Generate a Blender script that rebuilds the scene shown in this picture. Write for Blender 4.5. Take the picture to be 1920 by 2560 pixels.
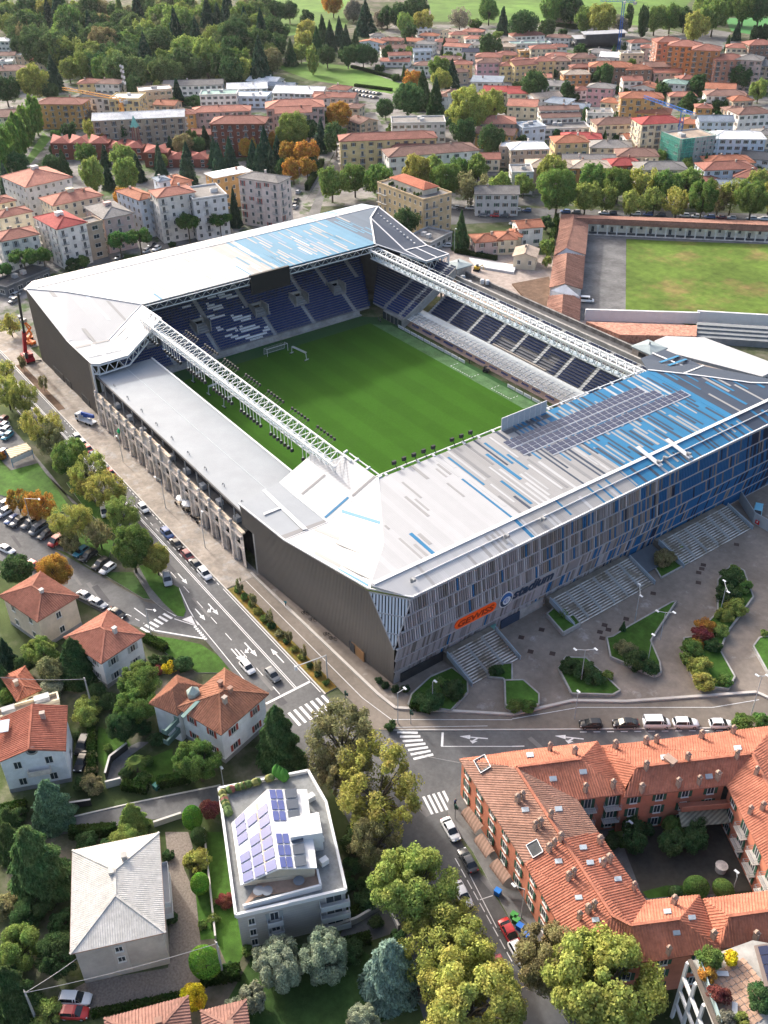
import bpy, bmesh, math, random
from mathutils import Vector, Matrix
rnd = random.Random(7)
for o in list(bpy.data.objects): bpy.data.objects.remove(o)
scn = bpy.context.scene
COL = scn.collection
# ---------------- camera (solved from the stadium's parallel edges and the pitch) ----------------
FPX = 2428.7; TH = math.radians(34.605); RO = math.radians(-1.035); YA = math.radians(144.6026)
CAM = Vector((193.0, -135.0, 130.0))
fw = Vector((math.cos(YA)*math.cos(TH), math.sin(YA)*math.cos(TH), -math.sin(TH)))
rt = Vector((math.sin(YA), -math.cos(YA), 0.0)); up = rt.cross(fw)
R2 = math.cos(RO)*rt + math.sin(RO)*up; U2 = -math.sin(RO)*rt + math.cos(RO)*up
cd = bpy.data.cameras.new('camera'); cam = bpy.data.objects.new('camera', cd); COL.objects.link(cam)
mw = Matrix((R2, U2, -fw)).transposed().to_4x4(); mw.translation = CAM; cam.matrix_world = mw
cd.sensor_fit = 'VERTICAL'; cd.sensor_height = 36.0; cd.lens = 36.0*FPX/2560.0
cd.clip_start = 1.0; cd.clip_end = 9000.0
scn.camera = cam
scn.render.resolution_x = 768; scn.render.resolution_y = 1024
# ---------------- sky, sun, exposure ----------------
SUNDIR = Vector((41.5, 0.8, -22.0)).normalized()
wd = bpy.data.worlds.new('World'); scn.world = wd; wd.use_nodes = True
nt = wd.node_tree; bg = nt.nodes['Background']
sky = nt.nodes.new('ShaderNodeTexSky'); sky.sky_type = 'NISHITA'; sky.sun_disc = False
sky.sun_elevation = math.radians(28.0); sky.sun_rotation = math.radians(271.0)
sky.air_density = 0.8; sky.dust_density = 6.0; sky.ozone_density = 0.3
nt.links.new(sky.outputs[0], bg.inputs[0]); bg.inputs[1].default_value = 0.15
sl = bpy.data.lights.new('sun', 'SUN'); sl.energy = 1.75; sl.angle = math.radians(2.5); sl.color = (1.0, 0.97, 0.92)
sun = bpy.data.objects.new('sun', sl); COL.objects.link(sun)
sun.rotation_euler = SUNDIR.to_track_quat('-Z', 'Y').to_euler()
vs = scn.view_settings; vs.view_transform = 'Standard'; vs.look = 'None'; vs.exposure = 1.4; vs.gamma = 1.0
vs.use_curve_mapping = False

# ---------------- pixel -> place ----------------
def ray(x, y):
    return (R2*((x-960.0)/FPX) - U2*((y-1280.0)/FPX) + fw)
def P(x, y, z=0.0):
    d = ray(x, y); return CAM + d*((z-CAM.z)/d.z)
def onX(x, y, v): d = ray(x, y); return CAM + d*((v-CAM.x)/d.x)
def onY(x, y, v): d = ray(x, y); return CAM + d*((v-CAM.y)/d.y)
def tile(ox, oy, s=2.592): return lambda x, y, z=0.0: P(ox+x/s, oy+y/s, z)
def tpx(ox, oy, s=2.592): return lambda x, y: (ox+x/s, oy+y/s)
TILES = dict(A=(0,0), B=(640,0), C=(1280,0), D=(0,400), E=(640,400), F=(1280,400), G=(0,800), H=(640,800), I=(1280,800),
             J=(0,1200), K=(640,1200), L=(1280,1200), M=(0,1600), N=(640,1600), O=(1280,1600), Q=(0,2080), R=(640,2080), S=(1280,2080))
def TP(t, x, y, z=0.0): a = TILES[t]; return P(a[0]+x/2.592, a[1]+y/2.592, z)
def TX(t, x, y): a = TILES[t]; return (a[0]+x/2.592, a[1]+y/2.592)
def onplane(x, y, a, b, c):
    n = (b-a).cross(c-a); d = ray(x, y); return CAM+d*((a-CAM).dot(n)/d.dot(n))
def mpp(v): return (v-CAM).length/FPX           # metres per photo pixel at a place
def proj(v):
    d = v-CAM; w = d.dot(fw); return (960+FPX*d.dot(R2)/w, 1280-FPX*d.dot(U2)/w)
GR = rt.copy(); GF = Vector((math.cos(YA), math.sin(YA), 0))     # ground axes as seen: right, away

# ---------------- materials ----------------
MATS = {}
def mat(name, col=(.5,.5,.5), rough=.75, var=.12, scale=.6, metal=0., spec=.12, tint=False, bump=0., bscale=8., stain=0., stain_s=.06, bands=None, dirt=None):
    if name in MATS: return MATS[name]
    m = bpy.data.materials.new(name); m.use_nodes = True; MATS[name] = m
    n = m.node_tree.nodes; l = m.node_tree.links; b = n['Principled BSDF']
    b.inputs['Roughness'].default_value = rough; b.inputs['Metallic'].default_value = metal
    b.inputs['Specular IOR Level'].default_value = spec
    g = n.new('ShaderNodeNewGeometry')
    nz = n.new('ShaderNodeTexNoise'); nz.inputs['Scale'].default_value = scale; nz.inputs['Detail'].default_value = 5; nz.inputs['Roughness'].default_value = .65
    l.new(g.outputs['Position'], nz.inputs['Vector'])
    mr = n.new('ShaderNodeMapRange'); mr.inputs[1].default_value = .3; mr.inputs[2].default_value = .7
    mr.inputs[3].default_value = 1-var; mr.inputs[4].default_value = 1+var
    l.new(nz.outputs[0], mr.inputs[0])
    out = mr.outputs[0]
    if stain:
        n2 = n.new('ShaderNodeTexNoise'); n2.inputs['Scale'].default_value = stain_s; n2.inputs['Detail'].default_value = 6; n2.inputs['Roughness'].default_value = .7
        l.new(g.outputs['Position'], n2.inputs['Vector'])
        m2 = n.new('ShaderNodeMapRange'); m2.inputs[1].default_value = .4; m2.inputs[2].default_value = .65; m2.inputs[3].default_value = 1-stain; m2.inputs[4].default_value = 1+stain*.6
        l.new(n2.outputs[0], m2.inputs[0])
        mm = n.new('ShaderNodeMath'); mm.operation = 'MULTIPLY'; l.new(out, mm.inputs[0]); l.new(m2.outputs[0], mm.inputs[1]); out = mm.outputs[0]
    if bands:   # (axis vector, period m, depth) e.g. mowing stripes or seams
        ax, per, dep = bands
        dp = n.new('ShaderNodeVectorMath'); dp.operation = 'DOT_PRODUCT'; dp.inputs[1].default_value = ax
        l.new(g.outputs['Position'], dp.inputs[0])
        ms = n.new('ShaderNodeMath'); ms.operation = 'MULTIPLY'; ms.inputs[1].default_value = 2*math.pi/per; l.new(dp.outputs['Value'], ms.inputs[0])
        sn = n.new('ShaderNodeMath'); sn.operation = 'SINE'; l.new(ms.outputs[0], sn.inputs[0])
        m3 = n.new('ShaderNodeMapRange'); m3.inputs[1].default_value = -.25; m3.inputs[2].default_value = .25; m3.inputs[3].default_value = 1-dep; m3.inputs[4].default_value = 1+dep
        l.new(sn.outputs[0], m3.inputs[0])
        mm = n.new('ShaderNodeMath'); mm.operation = 'MULTIPLY'; l.new(out, mm.inputs[0]); l.new(m3.outputs[0], mm.inputs[1]); out = mm.outputs[0]
    if name.startswith('roof_') and not tint:
        o2 = n.new('ShaderNodeObjectInfo'); m5 = n.new('ShaderNodeMapRange'); m5.inputs[3].default_value = .92; m5.inputs[4].default_value = 1.03; l.new(o2.outputs['Random'], m5.inputs[0])
        mm = n.new('ShaderNodeMath'); mm.operation = 'MULTIPLY'; l.new(out, mm.inputs[0]); l.new(m5.outputs[0], mm.inputs[1]); out = mm.outputs[0]
    if tint:
        oi = n.new('ShaderNodeObjectInfo'); src = oi.outputs['Color']
    else:
        rg = n.new('ShaderNodeRGB'); rg.outputs[0].default_value = (*col, 1); src = rg.outputs[0]
    if dirt:    # second colour in patches: (colour, scale, lo, hi)
        n4 = n.new('ShaderNodeTexNoise'); n4.inputs['Scale'].default_value = dirt[1]; n4.inputs['Detail'].default_value = 7; n4.inputs['Roughness'].default_value = .7
        l.new(g.outputs['Position'], n4.inputs['Vector'])
        m4 = n.new('ShaderNodeMapRange'); m4.inputs[1].default_value = dirt[2]; m4.inputs[2].default_value = dirt[3]; l.new(n4.outputs[0], m4.inputs[0])
        mc = n.new('ShaderNodeMix'); mc.data_type = 'RGBA'; l.new(m4.outputs[0], mc.inputs[0]); l.new(src, mc.inputs[6]); mc.inputs[7].default_value = (*dirt[0], 1); src = mc.outputs[2]
    vm = n.new('ShaderNodeVectorMath'); vm.operation = 'SCALE'; l.new(src, vm.inputs[0]); l.new(out, vm.inputs['Scale'])
    l.new(vm.outputs[0], b.inputs['Base Color'])
    if bump:
        n3 = n.new('ShaderNodeTexNoise'); n3.inputs['Scale'].default_value = bscale; n3.inputs['Detail'].default_value = 3
        l.new(g.outputs['Position'], n3.inputs['Vector'])
        bp = n.new('ShaderNodeBump'); bp.inputs['Strength'].default_value = bump; bp.inputs['Distance'].default_value = .1
        l.new(n3.outputs[0], bp.inputs['Height']); l.new(bp.outputs[0], b.inputs['Normal'])
    return m
def leafmat(name):
    m = bpy.data.materials.new(name); m.use_nodes = True; MATS[name] = m
    n = m.node_tree.nodes; l = m.node_tree.links; n.remove(n['Principled BSDF']); o = n['Material Output']
    oi = n.new('ShaderNodeObjectInfo'); g = n.new('ShaderNodeNewGeometry')
    nz = n.new('ShaderNodeTexNoise'); nz.inputs['Scale'].default_value = .55; nz.inputs['Detail'].default_value = 4
    l.new(g.outputs['Position'], nz.inputs['Vector'])
    hs = n.new('ShaderNodeHueSaturation'); l.new(oi.outputs['Color'], hs.inputs['Color'])
    m1 = n.new('ShaderNodeMapRange'); m1.inputs[1].default_value = .3; m1.inputs[2].default_value = .7; m1.inputs[3].default_value = .465; m1.inputs[4].default_value = .53
    l.new(nz.outputs[0], m1.inputs[0]); l.new(m1.outputs[0], hs.inputs['Hue'])
    m2 = n.new('ShaderNodeMapRange'); m2.inputs[3].default_value = .6; m2.inputs[4].default_value = 1.45
    l.new(g.outputs['Random Per Island'], m2.inputs[0]); l.new(m2.outputs[0], hs.inputs['Value'])
    d = n.new('ShaderNodeBsdfDiffuse'); t = n.new('ShaderNodeBsdfTranslucent'); mx = n.new('ShaderNodeMixShader'); mx.inputs[0].default_value = .4
    l.new(hs.outputs[0], d.inputs[0]); l.new(hs.outputs[0], t.inputs[0]); l.new(d.outputs[0], mx.inputs[1]); l.new(t.outputs[0], mx.inputs[2]); l.new(mx.outputs[0], o.inputs[0])
    return m
leafm = leafmat('leaf')
def glassmat(name, col, rough=.12):
    return mat(name, col, rough=rough, var=.25, scale=.35, spec=.6)
white = mat('white_paint', (.62,.625,.63), .5, .05)
steel = mat('white_steel', (.62,.635,.635), .45, .04)
concrete = mat('concrete', (.36,.35,.33), .85, .15, .8, stain=.25, stain_s=.15)
darkm = mat('dark_metal', (.035,.037,.04), .5, .2)
greym = mat('grey_metal', (.24,.25,.26), .45, .1)
glassd = glassmat('dark_glass', (.035,.045,.055))
bark = mat('bark', (.10,.085,.065), .9, .3, 3.)
paintm = mat('car_paint', rough=.28, var=.02, spec=.6, tint=True)
wallt = mat('render_wall', rough=.9, var=.07, scale=.4, tint=True, stain=.12, stain_s=.2)
rooft = mat('roof_tile', rough=.85, var=.22, scale=1.6, tint=True, stain=.18, stain_s=.25, bump=.5, bscale=2.5)
plaint = mat('plain_tint', rough=.7, var=.08, tint=True)

# ---------------- meshes ----------------
class MB:
    def __init__(s): s.v = []; s.f = []; s.m = []
    def face(s, pts, m=0):
        i = len(s.v); s.v += [tuple(p) for p in pts]; s.f.append(tuple(range(i, i+len(pts)))); s.m.append(m)
    def box(s, c, sz, m=0, ax=None):
        ax = ax or (Vector((1,0,0)), Vector((0,1,0)), Vector((0,0,1))); c = Vector(c); i = len(s.v)
        for k in (-1,1):
            for j in (-1,1):
                for h in (-1,1): s.v.append(tuple(c+ax[0]*(h*sz[0]/2)+ax[1]*(j*sz[1]/2)+ax[2]*(k*sz[2]/2)))
        for q in ((0,2,3,1),(4,5,7,6),(0,1,5,4),(2,6,7,3),(0,4,6,2),(1,3,7,5)): s.f.append(tuple(i+a for a in q)); s.m.append(m)
    def bar(s, a, b, w, h=None, m=0):
        a = Vector(a); b = Vector(b); d = b-a; L = d.length
        if L < 1e-4: return
        d /= L; r = d.cross(Vector((0,0,1)))
        if r.length < 1e-3: r = Vector((1,0,0))
        r.normalize(); u = r.cross(d)
        s.box((a+b)/2, (L, w, h or w), m, (d, r, u))
    def tube(s, a, b, r0, r1=None, n=6, m=0, cap=True):
        r1 = r0 if r1 is None else r1; a = Vector(a); b = Vector(b); d = (b-a).normalized()
        x = d.cross(Vector((0,0,1)))
        if x.length < 1e-3: x = Vector((1,0,0))
        x.normalize(); y = d.cross(x); i = len(s.v)
        for (c, r) in ((a, r0), (b, r1)):
            for k in range(n): t = 2*math.pi*k/n; s.v.append(tuple(c+x*(r*math.cos(t))+y*(r*math.sin(t))))
        for k in range(n): s.f.append((i+k, i+(k+1)%n, i+n+(k+1)%n, i+n+k)); s.m.append(m)
        if cap:
            s.f.append(tuple(i+n-1-k for k in range(n))); s.m.append(m); s.f.append(tuple(i+n+k for k in range(n))); s.m.append(m)
    def prism(s, poly, z0, z1, m=0, mt=None):
        p = [Vector((a[0], a[1], 0)) for a in poly]
        ar = sum(p[i].x*p[(i+1)%len(p)].y-p[(i+1)%len(p)].x*p[i].y for i in range(len(p)))
        if ar < 0: p.reverse()
        n = len(p); i = len(s.v)
        for q in p: s.v.append((q.x, q.y, z0))
        for q in p: s.v.append((q.x, q.y, z1))
        for k in range(n): s.f.append((i+k, i+(k+1)%n, i+n+(k+1)%n, i+n+k)); s.m.append(m)
        s.f.append(tuple(i+n+k for k in range(n))); s.m.append(m if mt is None else mt)
        s.f.append(tuple(i+n-1-k for k in range(n))); s.m.append(m)
    def slab(s, pts, th, m=0, mt=None):      # polygon in space with thickness downwards
        n = len(pts); pts = [Vector(p) for p in pts]
        nn = sum(((pts[k]-pts[0]).cross(pts[k+1]-pts[0]) for k in range(1, n-1)), Vector())
        if nn.z < 0: pts.reverse()
        i = len(s.v)
        for q in pts: s.v.append(tuple(q))
        for q in pts: s.v.append((q.x, q.y, q.z-th))
        s.f.append(tuple(range(i, i+n))); s.m.append(m if mt is None else mt); s.f.append(tuple(i+n+n-1-k for k in range(n))); s.m.append(m)
        for k in range(n): s.f.append((i+n+k, i+n+(k+1)%n, i+(k+1)%n, i+k)); s.m.append(m)
    def sheet(s, pts, m=0):
        pts = [Vector(p) for p in pts]; n = len(pts)
        nn = sum(((pts[k]-pts[0]).cross(pts[k+1]-pts[0]) for k in range(1, n-1)), Vector())
        if nn.z < 0: pts.reverse()
        s.face(pts, m)
    def lathe(s, c, prof, n=10, m=0):
        c = Vector(c); i = len(s.v)
        for (r, z) in prof:
            for k in range(n): t = 2*math.pi*k/n; s.v.append((c.x+r*math.cos(t), c.y+r*math.sin(t), c.z+z))
        for j in range(len(prof)-1):
            for k in range(n): s.f.append((i+j*n+k, i+j*n+(k+1)%n, i+(j+1)*n+(k+1)%n, i+(j+1)*n+k)); s.m.append(m)
    def mesh(s, name, mats, smooth=False):
        me = bpy.data.meshes.new(name); me.from_pydata(s.v, [], s.f)
        for q in mats: me.materials.append(q)
        if any(s.m): me.polygons.foreach_set('material_index', s.m)
        if smooth: me.polygons.foreach_set('use_smooth', [True]*len(s.f))
        me.update(); return me
    def build(s, name, mats, parent=None, loc=None, smooth=False, **kw):
        if not isinstance(mats, (list, tuple)): mats = [mats]
        return obj(name, s.mesh(name, mats, smooth), parent, loc, **kw)
def obj(name, me, parent=None, loc=None, label=None, cat=None, group=None, kind=None, rotz=0, col=None):
    o = bpy.data.objects.new(name, me); COL.objects.link(o)
    if parent: o.parent = parent
    if loc is not None: o.location = loc
    if rotz: o.rotation_euler = (0, 0, rotz)
    if col: o.color = (*col, 1)
    if label: o['label'] = label
    if cat: o['category'] = cat
    if group: o['group'] = group
    if kind: o['kind'] = kind
    return o
def thing(name, label, cat, loc=(0,0,0), rotz=0, group=None):
    return obj(name, None, None, loc, label, cat, group, None, rotz)
def ordn(k):
    return str(k)+({1:'st',2:'nd',3:'rd'}.get(k%10, 'th') if not 10 < k%100 < 14 else 'th')
def lerp(a, b, t): return a+(b-a)*t
def ribs(mb, pts, fall, pitch, w, h, m=0, jit=0., lift=0.):
    """half-round tile rows laid down the fall line of a flat convex polygon"""
    pts = [Vector(p) for p in pts]; n = sum(((pts[k]-pts[0]).cross(pts[k+1]-pts[0]) for k in range(1, len(pts)-1)), Vector()).normalized()
    if n.z < 0: n = -n
    fall = Vector(fall); fall = (fall-n*fall.dot(n)).normalized(); ac = n.cross(fall)
    o = pts[0]; q = [((p-o).dot(ac), (p-o).dot(fall)) for p in pts]
    lo = min(a for a, b in q); hi = max(a for a, b in q); x = lo+pitch*.5
    while x < hi:
        ys = []
        for i in range(len(q)):
            (a, b), (c, d) = q[i], q[(i+1)%len(q)]
            if (a-x)*(c-x) < 0: ys.append(b+(d-b)*(x-a)/(c-a))
        if len(ys) >= 2 and max(ys)-min(ys) > .15:
            a = o+ac*x+fall*min(ys)+n*lift; b = o+ac*x+fall*max(ys)+n*lift; ww = w*(1+rnd.uniform(-jit, jit)); hh = h*(1+rnd.uniform(-jit, jit))
            i = len(mb.v)
            for c in (a, b):
                for (s_, t_) in ((-.5, 0), (-.28, 1), (.28, 1), (.5, 0)): mb.v.append(tuple(c+ac*(s_*ww)+n*(t_*hh)))
            for k in range(3): mb.f.append((i+k, i+k+1, i+4+k+1, i+4+k)); mb.m.append(m)
            mb.f.append((i+7, i+6, i+5, i+4)); mb.m.append(m); mb.f.append((i, i+1, i+2, i+3)); mb.m.append(m)
        x += pitch

# =================================================================== SETTING: ground, roads, pavements
asphalt = mat('asphalt', (.125,.126,.128), .8, .14, 1.2, stain=.22, stain_s=.09)
asphalt_o = mat('asphalt_old', (.155,.154,.153), .85, .16, .9, stain=.3, stain_s=.12)
plazam = mat('plaza_paving', (.235,.20,.168), .85, .12, .7, stain=.22, stain_s=.1, dirt=((.32,.29,.265), .22, .58, .66))
pavem = mat('pavement', (.33,.29,.25), .85, .14, .9, stain=.3, stain_s=.16, dirt=((.36,.34,.32), .35, .52, .62))
cyclem = mat('cycle_paving', (.20,.172,.145), .85, .12, .9, stain=.2)
kerbm = mat('kerb_stone', (.5,.48,.45), .8, .1)
markm = mat('road_marking', (.68,.68,.68), .7, .12, 3., dirt=((.4,.4,.4), 1.2, .55, .75))
ymark = mat('yellow_marking', (.5,.33,.1), .7, .2, 3.)
grassm = mat('grass', (.055,.125,.02), .9, .3, .8, stain=.35, stain_s=.07, bump=.6, bscale=6.)
lawnd = mat('dark_lawn', (.05,.10,.026), .9, .3, 1.0, stain=.3, stain_s=.1, bump=.6, bscale=6.)  # lawn in a darker, duller green than the grass
basem = mat('mixed_ground', (.06,.085,.03), .95, .35, .12, stain=.4, stain_s=.02, dirt=((.16,.14,.115), .03, .48, .62), bump=.5, bscale=3.)
fieldm = mat('meadow', (.10,.19,.035), .95, .25, .06, stain=.3, stain_s=.012)
gravelm = mat('gravel_drive', (.21,.18,.155), .95, .35, 3., bump=.5, bscale=10.)
townm = mat('town_yards', (.21,.20,.19), .9, .25, .1, stain=.3, stain_s=.05, dirt=((.06,.10,.03), .06, .5, .58))
soilm = mat('brown_earth', (.13,.085,.06), .95, .3, .5, bump=.8, bscale=3.)
def ground(name, pts, m, z=.02, kind='structure'):
    mb = MB(); mb.sheet([(p[0], p[1], z) for p in pts]); return mb.build(name, m, kind=kind)
def raised(name, pts, m, h=.13, side=None, parent=None, kind='structure'):
    mb = MB(); mb.prism(pts, -.3, h, 0, 1); return mb.build(name, [side or kerbm, m], parent, kind=kind)
def tp(t, *pts, z=0): return [TP(t, x, y, z) for x, y in pts]
mb = MB(); mb.sheet([(-2600,-2000,0),(1500,-2000,0),(1500,2400,0),(-2600,2400,0)]); mb.build('ground', basem, kind='structure')
# far ground: town yards, meadows
ground('town_ground', [TP('B',620,330), TP('B',900,160), TP('C',0,160), TP('C',900,180), TP('C',1700,300), (120,420,0), (-60,225,0), TP('E',300,300), TP('E',500,-20), TP('B',560,860)], townm, .012)
ground('town_ground.001', [TP('A',0,560), TP('A',600,500), TP('A',1659,560), TP('B',600,830), TP('E',480,0), TP('E',300,300), (-100,80,0), (-102,-62,0), (-300,-62,0), TP('A',0,1000)], townm, .016)
ground('meadow', [TP('B',120,-120), TP('B',560,-160), TP('B',640,90), TP('B',560,190), TP('B',150,240), TP('B',60,100)], fieldm, .02)
ground('meadow.001', [TP('B',1060,-200), TP('C',1400,-260), TP('C',1000,180), TP('C',400,130), TP('B',1659,150), TP('B',1150,140)], fieldm, .022)
ground('park_lawn', tp('B',(110,430),(330,400),(620,430),(960,550),(880,610),(640,560),(350,520)), fieldm, .03)
ground('sports_field', tp('C',(1380,120),(1700,105),(1740,260),(1420,200)), mat('artificial_turf', (.06,.2,.06), .9, .1), .03)
ground('lawn_strip', tp('A',(280,860),(330,900),(200,1060),(150,1060)), fieldm, .03)
# roads
ground('road', [(-420,-69.5),(92,-69.5),(96,-66.5),(112,-60),(117,-69.2),(136,-73),(160,-79),(210,-96),(210,-112),(150,-96),(124,-86),(100,-80.5),(75,-80.5),(54,-80.5),(47,-87),(38,-92),(0,-106),(-60,-122),(-60,-104),(-12,-99),(36,-85),(43,-80),(35,-78.8),(-420,-78.8)], asphalt, .02)
ground('road.001', [(91,-70),(95.2,-65.4),(108.3,-47.8),(131.1,-16.6),(170,36),(182,27),(140,-30),(112.5,-66)], asphalt, .026)
ground('lane', [TP('M',-900,1420), TP('M',470,1150), TP('M',870,1060), TP('M',1430,945), TP('N',100,900), TP('N',140,960), TP('M',1430,1080), TP('M',960,1170), TP('M',400,1260), TP('M',-900,1560)], asphalt, .02)
ground('road.002', [TP('E',300,440), TP('E',410,190), TP('E',480,40), TP('B',560,1000), TP('B',590,1000), TP('E',540,60), TP('E',440,240), TP('E',390,440)], asphalt_o, .024)
ground('road.005', tp('B',(690,745),(770,728),(850,870),(780,880)), asphalt_o, .03)
ground('road.003', [TP('E',640,300), TP('F',0,310), TP('F',1700,350), TP('F',1700,420), TP('F',300,372), TP('F',0,400), TP('E',1250,420)], asphalt, .024)
ground('road.004', tp('C',(1180,240),(1290,190),(1420,210),(1340,320)), asphalt_o, .02)
ground('parking_ground', tp('B',(620,590),(900,640),(880,700),(640,640)), asphalt_o, .03)
ground('parking_ground.001', [TP('J',-400,-60), TP('J',0,100), TP('J',80,130), TP('J',380,420), TP('J',690,640), TP('J',430,470), TP('J',0,330), TP('J',-400,200)], asphalt_o, .016)
ground('parking_ground.002', [TP('G',-300,560), TP('G',0,610), TP('G',140,770), TP('G',360,1037), TP('J',470,150), TP('J',520,170), TP('J',390,60), TP('G',300,1000), TP('G',80,980), TP('G',0,905), TP('G',-300,800)], asphalt_o, .018)
# worn repairs in the asphalt
pr_ = random.Random(5)
for k in range(34):
    x, y = (pr_.uniform(-120,90), pr_.uniform(-78,-70.5)) if k < 16 else (pr_.uniform(95,150), 0)
    if k >= 16: q = TP('R', pr_.uniform(900,1650), pr_.uniform(-250,900)) if k < 25 else TP('O', pr_.uniform(-200,900), pr_.uniform(605,650)) if k < 29 else TP('J', pr_.uniform(100,800), 0); x, y = q.x, q.y
    if k >= 29: u = pr_.random(); q = lerp(TP('J',60,360), TP('J',860,860), u); x, y = q.x, q.y
    L_, W_ = pr_.uniform(1.5,9), pr_.uniform(.5,1.6); mb = MB(); mb.sheet([(x,y,.0285+.00004*k),(x+L_,y+pr_.uniform(-.2,.2),.0285+.00004*k),(x+L_,y+W_,.0285+.00004*k),(x,y+W_,.0285+.00004*k)]); mb.build('asphalt_patch', mat('asphalt_patch_dark' if k % 2 else 'asphalt_patch_pale', (.085,.085,.09) if k % 2 else (.165,.162,.16), .85, .1), kind='structure')
# pavements and plaza
raised('plaza', [(86.3,-57.7),(42,-61.1),(42,-62.5),(87,-61.7),(91.7,-61.2), TP('O',0,490), TP('O',390,400), TP('O',740,405), TP('O',1580,345), TP('O',1659,380), (190,60,0),(170,75,0),(86.3,75,0)], plazam, .10)
raised('pavement', [(-120,-69.4),(42.4,-69.4),(42.4,-61.2),(-120,-61.3)], pavem, .12)
raised('pavement.001', [(42.5,-66.7),(86,-66.7),(92.5,-68.8),(95,-65.5),(108.2,-47.7),(131.0,-16.5),(168,34),(190,60), TP('O',1659,378), TP('O',1580,343), TP('O',740,403), TP('O',390,398), TP('O',0,488), (91.7,-61.4),(87,-61.9),(42.5,-62.7)], cyclem, .09)
raised('pavement.002', [TP('N',1345,925), TP('N',1262,990), TP('N',1242,1060), TP('N',1252,1175), TP('R',1405,130), TP('R',1659,590), TP('S',90,830), TP('S',400,1300), TP('S',700,1300), (150,-30,0), (124,-50,0)], asphalt_o, .12)
mb = MB()
def strip(mb, a, b, w, z0, z1, m=0):
    a = Vector((a[0], a[1], 0)); b = Vector((b[0], b[1], 0)); d = b-a; L = d.length; d.normalize(); r = Vector((-d.y, d.x, 0))
    mb.box(((a.x+b.x)/2, (a.y+b.y)/2, (z0+z1)/2), (L, w, z1-z0), m, (d, r, Vector((0,0,1))))
kp = [(41,-62.6),(87,-61.8),(91.7,-61.3), TP('O',0,489), TP('O',390,399), TP('O',740,404), TP('O',1580,344), TP('O',1700,398)]
for a, b in zip(kp, kp[1:]): strip(mb, a, b, .55, 0, .42)
mb.build('kerb_wall', mat('pale_kerb', (.5,.46,.42), .8, .12), kind='structure')
mb = MB()
for a, b in [((-120,-69.5),(42.4,-69.5)), ((42.4,-69.5),(81,-69.5)), ((95.1,-65.5),(108.2,-47.8)), ((108.2,-47.8),(131,-16.6)), ((131,-16.6),(168,34)), (TP('M',470,1148),TP('M',870,1056)), (TP('M',870,1056),TP('M',1430,942))]: strip(mb, a, b, .25, 0, .15)
mb.build('kerb', kerbm, kind='structure')
raised('planting_strip', [(43,-69.3),(80.9,-69.3),(80.9,-66.8),(43,-66.8)], mat('autumn_ground', (.14,.12,.03), .95, .3, 1.5, dirt=((.22,.13,.03), .5, .45, .6)), .16)
raised('planting_strip.001', [(-92,-69.3),(-56,-69.3),(-56,-67.3),(-92,-67.3)], soilm, .16)
# islands between the side street and the main street
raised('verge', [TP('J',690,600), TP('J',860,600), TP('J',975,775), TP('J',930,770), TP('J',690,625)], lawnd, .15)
raised('verge.001', [TP('J',900,560), TP('J',1010,540), TP('J',1030,620), TP('J',1120,680), TP('J',1160,700), TP('J',1205,850), TP('J',1190,890), TP('J',1150,885), TP('J',1060,800), TP('J',975,700)], grassm, .15)
raised('footpath', [TP('J',865,590), TP('J',900,570), TP('J',1000,720), TP('J',1160,850), TP('J',1140,880), TP('J',1060,840), TP('J',975,770)], asphalt_o, .14)
raised('verge.002', [TP('J',480,0), TP('J',600,140), TP('J',700,230), TP('J',760,370), TP('J',660,290), TP('J',560,200), TP('J',430,20)], grassm, .15)
raised('verge.003', [TP('G',0,900), TP('G',60,980), TP('G',245,930), TP('G',330,1040), TP('J',460,190), TP('J',330,230), TP('J',250,150), TP('J',0,100), TP('J',-300,0), TP('G',-300,860)], grassm, .15)
raised('verge.004', [TP('J',450,420), TP('J',600,330), TP('J',740,400), TP('J',700,520), TP('J',600,460)], grassm, .15)
raised('verge.005', tp('M',(1130,-6),(1300,30),(1420,110),(1500,215),(1280,215),(1080,90),(950,-30)), grassm, .15)
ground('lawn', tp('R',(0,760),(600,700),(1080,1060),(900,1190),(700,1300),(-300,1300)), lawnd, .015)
ground('lawn.001', tp('Q',(1330,0),(1450,0),(1600,760),(1500,930),(1400,700)), grassm, .015)
ground('lawn.002', tp('Q',(1250,230),(1340,170),(1400,690),(1300,700)), grassm, .02)
ground('gravel_drive', tp('Q',(1070,0),(1220,0),(1250,100),(1190,230),(1270,420),(1300,720),(1290,930),(1180,1060),(600,1200),(560,1090),(370,1080),(560,970),(1090,880),(1110,400)), gravelm, .02)
ground('lawn.003', tp('M',(640,560),(820,640),(860,700),(700,860),(620,760)), grassm, .015)
ground('lawn.004', tp('M',(880,800),(980,760),(1120,700),(1120,900),(1000,960),(960,900)), grassm, .015)
ground('ramp', tp('M',(790,870),(830,760),(930,690),(970,660),(900,660),(780,720),(700,830),(690,920),(790,910)), asphalt_o, .02)
ground('driveway', tp('R',(500,740),(560,640),(840,480),(930,640),(760,700),(600,740)), asphalt_o, .02)
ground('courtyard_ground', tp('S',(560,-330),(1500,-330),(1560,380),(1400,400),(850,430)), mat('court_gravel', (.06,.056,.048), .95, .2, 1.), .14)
ground('courtyard_lawn', tp('S',(845,390),(1000,350),(1140,350),(1200,400),(880,435)), grassm, .15); ground('courtyard_lawn.001', tp('S',(940,40),(1060,-60),(1230,-40),(1240,60),(1130,110),(990,100)), grassm, .15); ground('courtyard_lawn.002', tp('S',(620,0),(760,-40),(830,40),(800,100),(700,110)), grassm, .15)
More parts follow.
